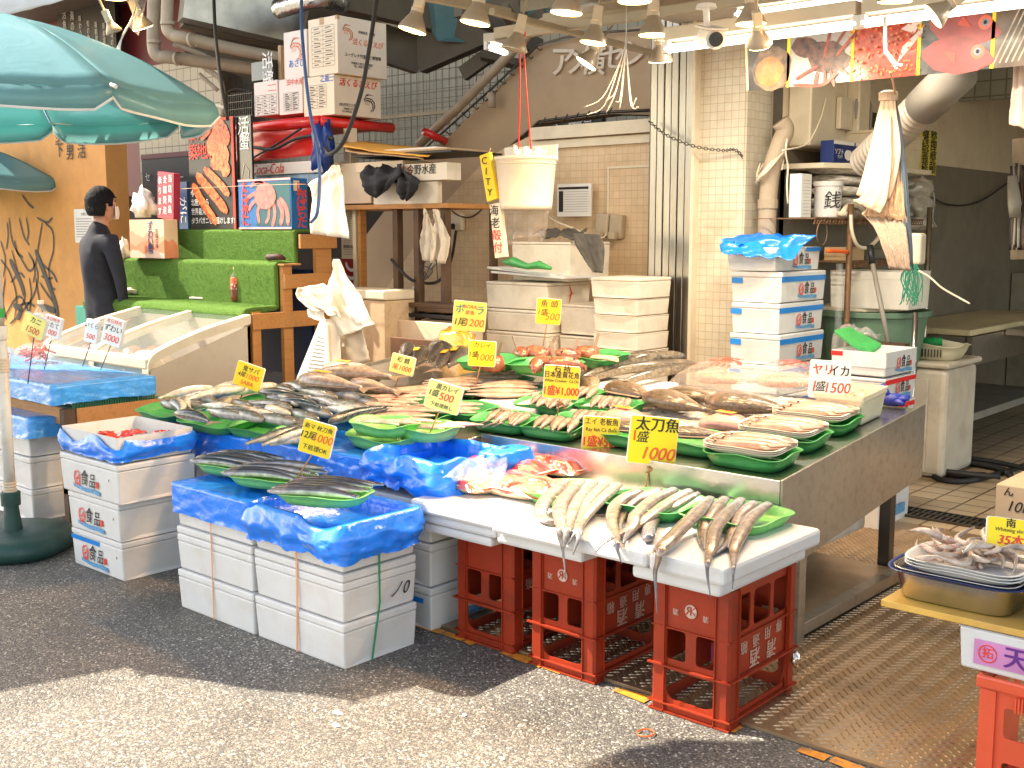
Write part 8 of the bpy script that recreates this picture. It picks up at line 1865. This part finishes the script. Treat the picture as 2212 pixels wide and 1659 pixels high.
# right edge: hanging gear
hg = thing('hanging_rope_bundle', 'dark ropes and grey gloves hanging at the far right edge', 'rope bundle')
for k in range(7):
    rr = random.Random(k); x_ = 2186+4*k
    MB().tube(smooth_line([Y(x_, 355+rr.uniform(-5, 5), 6.0), Y(x_+rr.uniform(-6, 6), 420, 6.0), Y(x_+rr.uniform(-8, 8), 480, 6.0), Y(x_+rr.uniform(-5, 5), 540, 6.0)], 4), .010, 6).build('rope', [black, grey, woodd][k % 3], hg, smooth=True)
MB().tube([Y(2186, 380, 5.95), Y(2192, 440, 5.95), Y(2190, 470, 5.95)], [(.03, .02), (.06, .03), (.03, .02)], 10).build('glove', grey, hg, smooth=True)
tag(MB().tube([Y(2205, 300, 6.1), Y(2200, 560, 6.1)], .04, 10).build('upright_pipe', pipe, smooth=True), 'beige upright pipe at the right edge behind the ropes', 'pipe')
hang('hanging_white_cloth', 'white cloth hanging in the top right corner', [(2200, 60), (2192, 140), (2182, 240), (2180, 268)], [(2230, 60), (2230, 140), (2230, 240), (2230, 282)], 4.2, mat('pinkish_sheet', (.82, .62, .52), .6), .015, 2, 3)
# banner of photos
bn_ = thing('photo_banner', 'long banner of five seafood photographs with yellow dividers under the tube lights', 'banner')
BY = 4.06
X_ = lambda px: Y(px, 120, BY).x
zt0, zb0 = Y(1618, 88, BY).z, Y(1618, 196, BY).z
xs = [1618, 1704, 1842, 1985, 2144, 2300]; ks = []
cols = [(.04, .03, .02), (.33, .31, .29), (.45, .04, .008), (.08, .075, .065), (.11, .07, .04)]
for i in range(5):
    a, c = X_(xs[i])+(.005 if i else 0), X_(xs[i+1])-.005
    m = mat(f'photo_ground_{"abcde"[i]}', cols[i], .35, var=(.6, .15, .35, .8, .8)[i], vs_=(8, 5, 60, 16, 10)[i], coat=.2)
    MB().box(a, c, BY, BY+.006, zb0, zt0).build('photo', m, bn_)
    if i: MB().box(a-.012, a, BY-.001, BY+.007, zb0, zt0).build('yellow_divider', yellow, bn_)
def pr(polys, m, dy): 
    b = MB()
    for k, p in enumerate(polys): b.add([(q[0], BY-dy-.0002*k, q[1]) for q in p], [tuple(range(len(p)))])
    return b.build('printed_picture', m, bn_)
def ell(cx, cz, a, b, n=20, rot=0, j=0, s=0):
    rr = random.Random(s); out = []
    for k in range(n):
        t = 2*math.pi*k/n; q = 1+j*rr.uniform(-1, 1); x, z = a*q*math.cos(t), b*q*math.sin(t); out.append((cx+x*math.cos(rot)-z*math.sin(rot), cz+x*math.sin(rot)+z*math.cos(rot)))
    return out
zc0 = (zt0+zb0)/2; hw_ = (zt0-zb0)/2
x = X_(1668); pr([ell(x, zc0-.02, .085, .085, 20, 0, .05, 1)], mat('abalone_shell', (.16, .10, .06), .3, var=.6, vs_=30), .001); pr([ell(x-.01, zc0-.03, .06, .055, 20, 0, .05, 2)], mat('abalone_meat', (.33, .15, .04), .3, var=.4, vs_=25), .002)
x = X_(1780); lm = mat('lobster_print', (.08, .03, .02), .35, var=1, vs_=45); lr = mat('lobster_red', (.28, .05, .03), .35, var=.5, vs_=40)
pr(stroke_polys([[tuple(p) for p in smooth_line([V(q) for q in L], 4)] for L in ([(x+.02, zc0), (x+.06, zc0+.06), (x+.09, zc0+.1)], [(x, zc0), (x+.02, zc0+.08), (x+.03, zc0+.11)], [(x+.05, zc0), (x+.1, zc0+.05), (x+.13, zc0+.08)], [(x-.02, zc0-.03), (x-.07, zc0-.05), (x-.11, zc0-.07)], [(x+.01, zc0-.05), (x+.01, zc0-.10)], [(x+.03, zc0-.05), (x+.05, zc0-.11)], [(x+.06, zc0-.04), (x+.10, zc0-.07)], [(x+.06, zc0-.06), (x, zc0-.10), (x-.12, zc0-.09)], [(x-.02, zc0-.05), (x-.03, zc0-.10)])], .012), lr, .001)
pr([ell(x-.075, zc0+.045, .06, .038, 18, -.3, .06, 3), ell(x+.01, zc0+.0, .075, .06, 22, -.25, .08, 5), ell(x+.075, zc0-.02, .035, .03, 14, 0, .1, 8)], lm, .002)
x = X_(1915); rr = random.Random(6)
pr([ell(x+rr.uniform(-.14, .14), zc0+rr.uniform(-hw_*.95, hw_*.95), .004, .006, 6, rr.uniform(0, 3)) for _ in range(110)], mat('roe_gloss', (.55, .17, .04), .3), .001)
pr([[(x+.04, zc0-.05), (x+.13, zc0+.05), (x+.13, zc0+.07), (x+.06, zc0+.01)], [(x+.05, zc0+.07), (x+.10, zc0+.10), (x+.13, zc0+.10), (x+.1, zc0+.05)]], mat('roe_tail', (.72, .60, .55), .4), .002)
x = X_(2065); rf_ = mat('red_fish_print', (.36, .07, .065), .35, var=.25, vs_=12)
def fshape(cx, cz, s, r): return [(cx+(u*math.cos(r)-w*math.sin(r))*s, cz+(u*math.sin(r)+w*math.cos(r))*s) for u, w in ((-.9, .1), (-.6, .35), (-.1, .5), (.4, .42), (.8, .12), (1, -.1), (.95, -.2), (.6, -.38), (.1, -.48), (-.5, -.38), (-.85, -.1))]
pr([fshape(x+.02, zc0+.055, .135, -.15)], rf_, .001); pr([fshape(x-.0, zc0-.04, .135, -.1)], rf_, .003)
for (ex, ez, dd) in ((x+.095, zc0+.06, .002), (x+.075, zc0-.035, .004)):
    pr([ell(ex, ez, .024, .024)], mat('eye_red', (.8, .15, .08), .3), dd); pr([ell(ex, ez, .013, .013)], mat('eye_grey', (.25, .28, .3), .2), dd+.0006); pr([ell(ex, ez, .006, .007)], ink, dd+.001)
pr([[(x-.05, zc0-.02), (x+.0, zc0-.03), (x-.0, zc0-.075)], [(x+.02, zc0+.09), (x+.05, zc0+.05), (x+.0, zc0+.06)]], mat('fin_red', (.6, .08, .05), .35), .0045)
x = X_(2180); pr(stroke_polys([[(x-.05+.02*k, zc0-.08), (x+.03+.02*k, zc0+.10)] for k in range(5)], .012), mat('scallop_pale', (.55, .45, .33), .4, var=.5, vs_=40), .001)
tag(MB().tube([Y(1610, 50, 3.9), Y(1615, 195, 3.93)], .004, 5).build('banner_string', string), 'string at the left end of the photo banner', 'string')
# strip on post
st_ = thing('brush_written_strip', 'narrow white strip with black brush writing at the post top', 'paper strip', Y(1645, 245, 5.88)); MB().box(-.02, .02, 0, .004, -.12, .10).build('strip', paper, st_)
for k, c_ in enumerate('いらっしゃい'): letter(st_, c_, 0, -.002, .08-.034*k, .034, ink)
# ================================================================ RIGHT FOREGROUND
FY = 2.86
a = Y(1903, 1295, FY); zbd = a.z
bd = MB().box(a.x, -.3, FY, FY+.42, zbd-.018, zbd).build('plywood_board', mat('yellow_plywood', (.72, .42, .08), .5, var=.12, vs_=10, grime=(.35, .2, .08), ga=.5), bevel=.002); tag(bd, 'yellow-faced plywood board under the steel pan of shrimp', 'board')
fx = Y(2073, 1345, FY+.01)
t = foam_box('white foam box with purple label 天草 under the plywood board', fx.x, -.42, FY+.01, FY+.36, Y(2073, 1440, FY+.01).z, zbd-.02, recess=(), lid=.004, m=foam)
w_ = t['w']; d_ = t['d']; hx = zbd-.02-t.location.z
shape(t, [[(-w_/2+.04, .02), (w_/2-.03, .02), (w_/2-.03, hx-.03), (-w_/2+.04, hx-.03)]], mat('purple_pink_label', (.62, .25, .50), .45, var=.3, vs_=5), loc=(0, -d_/2-.002, 0), name='label')
pts = [(.022*math.cos(k*math.pi/12), .022*math.sin(k*math.pi/12)) for k in range(25)]
strokes(t, [pts], .003, inkr, 0, (-w_/2+.075, -d_/2-.004, hx/2-.005), name='ring'); letter(t, '拓', -w_/2+.075, -d_/2-.004, hx/2-.005, .030, inkr, bold=.02)
letter(t, '天草', -w_/2+.175, -d_/2-.004, hx/2-.005, .062, mat('deep_purple', (.12, .02, .22), .5), bold=.04); clean(t)
cz = Y(2118, 1440, FY).z; cx0 = Y(2118, 1440, FY).x
oc_ = thing('orange_red_crate', 'bright orange-red plastic crate cut off by the lower right corner', 'bottle crate', (cx0+.19, FY+.17, 0))
zz_ = t.location.z-.004
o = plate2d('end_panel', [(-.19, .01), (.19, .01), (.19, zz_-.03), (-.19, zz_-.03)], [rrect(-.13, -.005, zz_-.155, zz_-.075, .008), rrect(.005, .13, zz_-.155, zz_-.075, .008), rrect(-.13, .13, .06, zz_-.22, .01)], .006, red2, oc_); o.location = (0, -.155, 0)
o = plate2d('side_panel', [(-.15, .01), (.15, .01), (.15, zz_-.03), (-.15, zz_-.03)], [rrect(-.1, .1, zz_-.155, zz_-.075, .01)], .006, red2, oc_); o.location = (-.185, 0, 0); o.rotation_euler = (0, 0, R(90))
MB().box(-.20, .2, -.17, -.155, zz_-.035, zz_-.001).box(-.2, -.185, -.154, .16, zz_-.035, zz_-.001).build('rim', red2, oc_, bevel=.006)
MB().prism([(-.19, -.165), (-.15, -.165), (-.15, -.155), (-.18, -.155), (-.18, -.12), (-.19, -.12)], .01, zz_-.036, 'xy').build('corner_post', red2, oc_)
b = MB()
for k in range(14): b.box(-.10+k*.008, -.096+k*.008, -.178, -.171, zz_-.075, zz_-.035)
b.build('grip_ribs', red2, oc_); MB().box(-.13, .13, -.14, .1, .05, zz_-.25).build('inner_divider', red2, oc_)
pn = thing('steel_pan', 'deep stainless pan with rolled rim holding stacked trays of shrimp', 'steel pan')
pa, pb2 = Y(1935, 1308, FY+.03), Y(2160, 1350, FY+.03)
pw = pb2.x-pa.x+.06; pd = .27; ph_ = .085; pcx = (pa.x+pb2.x)/2; b = MB(); n = 56; prof = [(.84, 0), (.88, .006), (.96, ph_*.9), (.985, ph_), (1.0, ph_*1.01), (1.005, ph_*.97), (.99, ph_*.985), (.95, ph_*.96), (.86, .012), (.82, .01)]
for r, z in prof:
    for j in range(n):
        t_ = 2*math.pi*j/n; c, s = math.cos(t_), math.sin(t_); q = (abs(c)**6+abs(s)**6)**(-1/6); b.v.append((pcx+pw/2*q*c*r, FY+.03+pd/2+pd/2*q*s*r, zbd+.002+z)); b.c.append(None)
for i in range(len(prof)-1):
    for j in range(n): b.f.append((i*n+j, i*n+(j+1) % n, (i+1)*n+(j+1) % n, (i+1)*n+j))
b.f.append(tuple(reversed(range(n)))); b.f.append(tuple((len(prof)-1)*n+j for j in range(n))); b.build('pan', steel, pn, smooth=True)
o = tray('dark blue tray inside the steel pan under the white plates', (pcx, FY+.03+pd/2, zbd+ph_-.022), pw*.96, pd*.92, .018, 0, 0, mat('navy_tray', (.01, .03, .16), .3, coat=.3), 'rect', 'trays in the steel pan')
for k in range(3): tray(f'white foam plate under the raw shrimp, {["lowest", "middle", "top"][k]} of three', (pcx+.015, FY+.02+pd/2, zbd+ph_-.004+.008*k), pw*.94, pd*.92, .02, 0, 0, white, 'rect', 'white plates under shrimp', 'foam plate', 'foam_plate')
rr = random.Random(12); zsh = zbd+ph_+.028
for i in range(40):
    lv = i//16; rad_ = (.11, .085, .05)[lv]
    x_ = pcx+.03+rr.uniform(-1, 1)*(.10-.03*lv); y_ = FY+.15+rr.uniform(-1, 1)*(.085-.02*lv)
    M = Matrix.Translation((x_, y_, zsh-.004+.02*lv)) @ Matrix.Rotation(rr.uniform(0, 6.28), 4, 'Z') @ Matrix.Rotation(rr.uniform(-.25, .25), 4, 'Y') @ Matrix.Rotation(rr.uniform(-.6, .6), 4, 'X')
    fish('shrimp', M, f'raw greyish whiteleg shrimp in the {["bottom", "middle", "top"][lv]} layer of the heap on white plates', f'raw shrimp of the {["bottom", "middle", "top"][lv]} layer', i % 4, rr.uniform(.78, 1.0), 'shrimp')
b = MB()
for i in range(30):
    a_ = rr.uniform(0, 6.28); p = V((pcx+rr.uniform(-.11, .11), FY+.15+rr.uniform(-.08, .08), zsh+.03)); d = V((math.cos(a_), math.sin(a_), rr.uniform(-.2, .3)))*.06; b.tube([p, p+d*.6+V((0, 0, .008)), p+d], .0008, 4)
tag(b.build('shrimp_feelers', mat('feeler', (.45, .2, .12), .5)), 'thin reddish feelers sticking out of the shrimp heap', 'feelers', kind='stuff')
f_ = V((pcx+.10, FY+.22, zsh+.01))
card_sign('price_card', 'yellow price card reading Whiteleg shrimp 35本, cut by the right edge', f_, (2188, 1153), 108, 66, 6, [('南', -.1, .62, .32, ink, BB), ('米', .6, .62, .32, ink, BB), ('Whiteleg shrimp', 0, .18, .17, ink, dict(bold=.01, shear=.15)), ('35本', -.1, -.5, .40, inkr, dict(bold=.05, shear=.2))], face=mat('vivid_yellow_card', (0, 0, 0)), yaw=-.15, pitch=-.35, back=foam, th=.014)
pn2 = MB(); tag(MB().lathe([(.10, 0), (.13, .07), (.14, .072), (.13, .068)], 30).build('steel_bowl', steel, smooth=True, loc=(pcx+pw/2+.14, FY+.12, zbd+.004)), 'second steel pan mostly outside the right edge', 'steel pan')
# cardboard box 10k
kb = thing('kraft_carton', 'plain brown carton marked 10K on the tiled floor at the right edge', 'cardboard box', (-1.30, 4.55, .0)); c = Y(2153, 1030, 4.6)
kb.location = (c.x, 4.6, 0); MB().box(0, .5, 0, .35, .0, Y(2153, 1045, 4.6).z).build('carton_body', mat('kraft_pale', (.62, .46, .30), .65, var=.05), kb, bevel=.004)
letter(kb, '10K', .09, -.003, Y(2170, 1092, 4.6).z, .06, ink, bold=0, shear=.3); letter(kb, 'ん', .05, -.003, Y(2170, 1062, 4.6).z, .04, ink, bold=.02)
# foil scrap on crate
crumple('crumpled scrap of foil by the foot of the right bottle crate', 'foil_scrap', V((-1.585, 3.14, .10)), (.012, .012, .022), mat('foil', (0, 0, 0)), 3, cat='foil scrap')
# hanging split cords near lamps
sc_ = thing('hanging_vinyl_cords', 'bunch of frayed white vinyl cord hanging before the stair letters', 'cord bunch'); rr = random.Random(2)
o0 = Z(1352, 82, 2.3)
for k in range(8):
    dx = rr.uniform(-.16, .05); MB().tube(smooth_line([o0+V((0, 0, .15)), o0, o0+V((dx*.2, 0, -.1)), o0+V((dx*.8, 0, -.2-rr.random()*.1)), o0+V((dx*1.5, 0, -.26-.08*rr.random()))], 4), .0018, 5).build('strand', foam, sc_, smooth=True)
MB().tube([o0+V((0, 0, .15)), o0+V((.02, 0, .5))], .003, 5).build('strand', foam, sc_)
sc2 = thing('hanging_white_wires', 'white wires and clear bag scrap tied beside the unlit upper left lamp', 'wire bunch'); o1 = D(262, 85, 6.0)
for k in range(5): MB().tube(smooth_line([D(300, -10, 6.0), D(285, 40, 6.0), o1, o1+V((rr.uniform(-.1, .04), 0, -.06-rr.random()*.08))], 4), .004, 5).build('strand', foam, sc2, smooth=True)
sheet('thin_bag', [D(300, -5, 6.02), D(280, 60, 6.02)], [D(318, -5, 6.02), D(300, 78, 6.02)], 8, clear, .01, 1, 2, parent=sc2)

# ================================================================ THE MAN BEHIND THE FREEZER
def person(label, pos, yaw):
    t = thing('person', label, 'person', pos, yaw)
    # facing local +X
    J = {'pelvis': (0, 0, .93, .135, .11), 'waist': (.0, 0, 1.05, .13, .105), 'chest': (-.005, 0, 1.25, .165, .12), 'upper': (-.02, 0, 1.38, .10, .10), 'neckb': (-.01, 0, 1.46, .06, .06), 'neck': (.01, 0, 1.53, .052, .055),
         'cl': (-.015, .08, 1.385, .09, .085), 'sl': (-.01, .165, 1.36, .068, .066), 'el': (.01, .215, 1.13, .048, .048), 'wl': (.04, .21, .90, .034, .034), 'cr': (-.015, -.08, 1.385, .09, .085), 'sr': (-.01, -.165, 1.36, .068, .066), 'er': (.02, -.215, 1.13, .048, .048), 'wr': (.05, -.21, .90, .034, .034),
         'hl': (0, .09, .86, .095, .095), 'kl': (.02, .10, .48, .062, .062), 'al': (-.01, .105, .09, .042, .042), 'fl': (.13, .11, .04, .038, .03), 'hr': (0, -.09, .86, .095, .095), 'kr': (.02, -.10, .48, .062, .062), 'ar': (-.01, -.105, .09, .042, .042), 'fr': (.13, -.11, .04, .038, .03)}
    Ed = [('pelvis', 'waist'), ('waist', 'chest'), ('chest', 'upper'), ('upper', 'neckb'), ('neckb', 'neck'), ('upper', 'cl'), ('cl', 'sl'), ('sl', 'el'), ('el', 'wl'), ('upper', 'cr'), ('cr', 'sr'), ('sr', 'er'), ('er', 'wr'), ('pelvis', 'hl'), ('hl', 'kl'), ('kl', 'al'), ('al', 'fl'), ('pelvis', 'hr'), ('hr', 'kr'), ('kr', 'ar'), ('ar', 'fr')]
    nm = list(J); me = bpy.data.meshes.new('body'); me.from_pydata([J[k][:3] for k in nm], [(nm.index(a), nm.index(b)) for a, b in Ed], [])
    o = link('body', me, t); me.materials.append(mat('dark_shirt', (.012, .014, .024), .85, var=.25, vs_=20, bump=.3, bs=12))
    md = o.modifiers.new('skin', 'SKIN'); md.use_smooth_shade = True
    sv = me.skin_vertices[0].data
    for i, k in enumerate(nm): sv[i].radius = (J[k][3], J[k][4])
    sv[0].use_root = True
    ss = o.modifiers.new('s', 'SUBSURF'); ss.levels = ss.render_levels = 2
    rm = o.modifiers.new('r', 'REMESH'); rm.mode = 'SMOOTH'; rm.octree_depth = 7; rm.use_smooth_shade = True
    sm = o.modifiers.new('m', 'SMOOTH'); sm.factor = .6; sm.iterations = 6
    skin = mat('skin', (.50, .26, .17), .5, var=.05, sss=.1)
    MB().tube([(0, 0, 1.44), (.012, 0, 1.50), (.018, 0, 1.56)], [.056, .05, .052], 18).build('neck', skin, t, smooth=True)
    # head: shaped ellipsoid with jaw, nose, ears
    b = MB(); n, k_ = 28, 20; hc = V((.025, 0, 1.625)); vs = []
    for i in range(k_+1):
        th = math.pi*i/k_
        for j in range(n):
            ph = 2*math.pi*j/n; x, y, z = math.sin(th)*math.cos(ph), math.sin(th)*math.sin(ph), math.cos(th)
            sx, sy, sz = .098, .076, .118
            if z < 0: sy *= 1+.28*z; 
            if z < -.2 and x < 0: sx *= 1+.55*(z+.2)
            v = hc+V((x*sx+(.012 if z < -.3 and x > 0 else 0), y*sy, z*sz)); 
            if x > .9 and -.15 < z < .1: v.x += .012
            vs.append(v)
    b.add(vs, [(i*n+j, i*n+(j+1) % n, (i+1)*n+(j+1) % n, (i+1)*n+j) for i in range(k_) for j in range(n)]); b.build('head', skin, t, smooth=True)
    MB().tube([hc+V((.092, 0, .02)), hc+V((.112, 0, -.015)), hc+V((.118, 0, -.03)), hc+V((.10, 0, -.042))], [.007, .010, .013, .008], 10).build('nose', skin, t, smooth=True)
    for s in (-1, 1):
        MB().tube([hc+V((-.005, s*.076, .022)), hc+V((-.012, s*.086, .012)), hc+V((-.008, s*.084, -.012)), hc+V((.004, s*.074, -.03))], [(.006, .004), (.014, .006), (.012, .006), (.005, .004)], 10).build('ear', skin, t, smooth=True)
        MB().lathe([(0, .008), (.007, .006), (.011, 0)], 12, hc+V((.083, s*.032, .012)), axis=(1, s*.25, 0)).build('eye', white, t, smooth=True)
        MB().lathe([(0, .0095), (.004, .008), (.005, .005)], 10, hc+V((.084, s*.032, .012)), axis=(1, s*.25, 0)).build('pupil', black, t, smooth=True)
        MB().bar(hc+V((.088, s*.018, .034)), hc+V((.080, s*.052, .036)), .004, .006).build('eyebrow', black, t)
        MB().tube(smooth_line([hc+V((.085, s*.045, -.02)), hc+V((.045, s*.072, -.005)), hc+V((-.005, s*.086, .008))], 4), .0018, 5).build('mask_loop', white, t)
    # mask
    b = MB(); vs = []; m_ = 12
    for i in range(m_+1):
        for j in range(m_+1):
            u, v = i/m_*2-1, j/m_*2-1; a = u*1.0; r = .108+.012*(1-u*u)*(1-v*v)
            vs.append(hc+V((r*math.cos(a)*1.03+.002, .075*math.sin(a)*1.15, -.045+v*.045)))
    b.add(vs, [(i*(m_+1)+j, i*(m_+1)+j+1, (i+1)*(m_+1)+j+1, (i+1)*(m_+1)+j) for i in range(m_) for j in range(m_)]); b.build('face_mask', white, t, smooth=True, solid=.003)
    # hair
    b = MB(); vs = []; n, k_ = 48, 16
    for i in range(k_+1):
        th = math.pi*.80*i/k_
        for j in range(n):
            ph = 2*math.pi*j/n; x, y, z = math.sin(th)*math.cos(ph), math.sin(th)*math.sin(ph), math.cos(th)
            lim = 1.0
            if x > .45: zz = max(z, .42)          # fringe
            elif x > -.1: zz = max(z, -.05)       # over the ears
            else: zz = max(z, -.62)
            f = noise.noise(V((x*9, y*9, z*5)))*.05+noise.noise(V((x*22, y*22, z*9)))*.03
            q = 1.13+f+(.05 if z > .3 else 0)
            vs.append(hc+V((-.006+x*.100*q, y*.079*q, zz*.118*(q if zz > 0 else 1)+.004)))
    b.add(vs, [(i*n+j, i*n+(j+1) % n, (i+1)*n+(j+1) % n, (i+1)*n+j) for i in range(k_) for j in range(n)])
    rr = random.Random(1)
    for k in range(420):
        a = rr.uniform(0, 6.28); th = rr.uniform(.2, 1.75); x, y, z = math.sin(th)*math.cos(a), math.sin(th)*math.sin(a), math.cos(th)
        if x > .45 and z < .35 or (x > -.1 and z < -.05): continue
        p = hc+V((-.006+x*.112, y*.09, z*.134)); d = V((x*.5+.2, y*.6, -.55)).normalized()*rr.uniform(.012, .028); w = V((-y, x, 0)).normalized()*.003
        b.add([p-w, p+w, p+d+V((x, y, z))*.006], [(0, 1, 2)])
    b.build('hair', mat('black_hair', (.006, .005, .006), .75, bump=.9, bs=120, stretch=(1, 1, .2), spec=.25), t, smooth=True)
    # hands: palm, four curled fingers, thumb
    for s in (-1, 1):
        w = V((.045, s*.21, .885)); f = V((.2, 0, -.98)).normalized(); side = V((0, 1, 0)); up = f.cross(side)
        b = MB().tube([w-f*.02, w+f*.02, w+f*.06, w+f*.085], [(.022, .024), (.038, .016), (.042, .015), (.036, .012)], 12, up=side.cross(f)); b.build('hand', skin, t, smooth=True)
        for q in range(4):
            o_ = w+f*.083+side*(-.028+.019*q); L = (.065, .075, .07, .055)[q if s > 0 else 3-q]
            MB().tube([o_, o_+f*L*.45+up*.004, o_+f*L*.78-up*.012*-1, o_+f*L*.95+up*.028], [.0085, .008, .0075, .006], 8).build('finger', skin, t, smooth=True)
        th0 = w+f*.025-side*s*.034; MB().tube([th0, th0+f*.025-side*s*.018, th0+f*.055-side*s*.02+up*.008], [.011, .0095, .0075], 8).build('thumb', skin, t, smooth=True)
    return t
pp0 = D(215, 500, 8.0); person('person with black hair, white mask and dark top, turned away behind the freezer', (pp0.x, pp0.y, -.0), YAW+R(48))
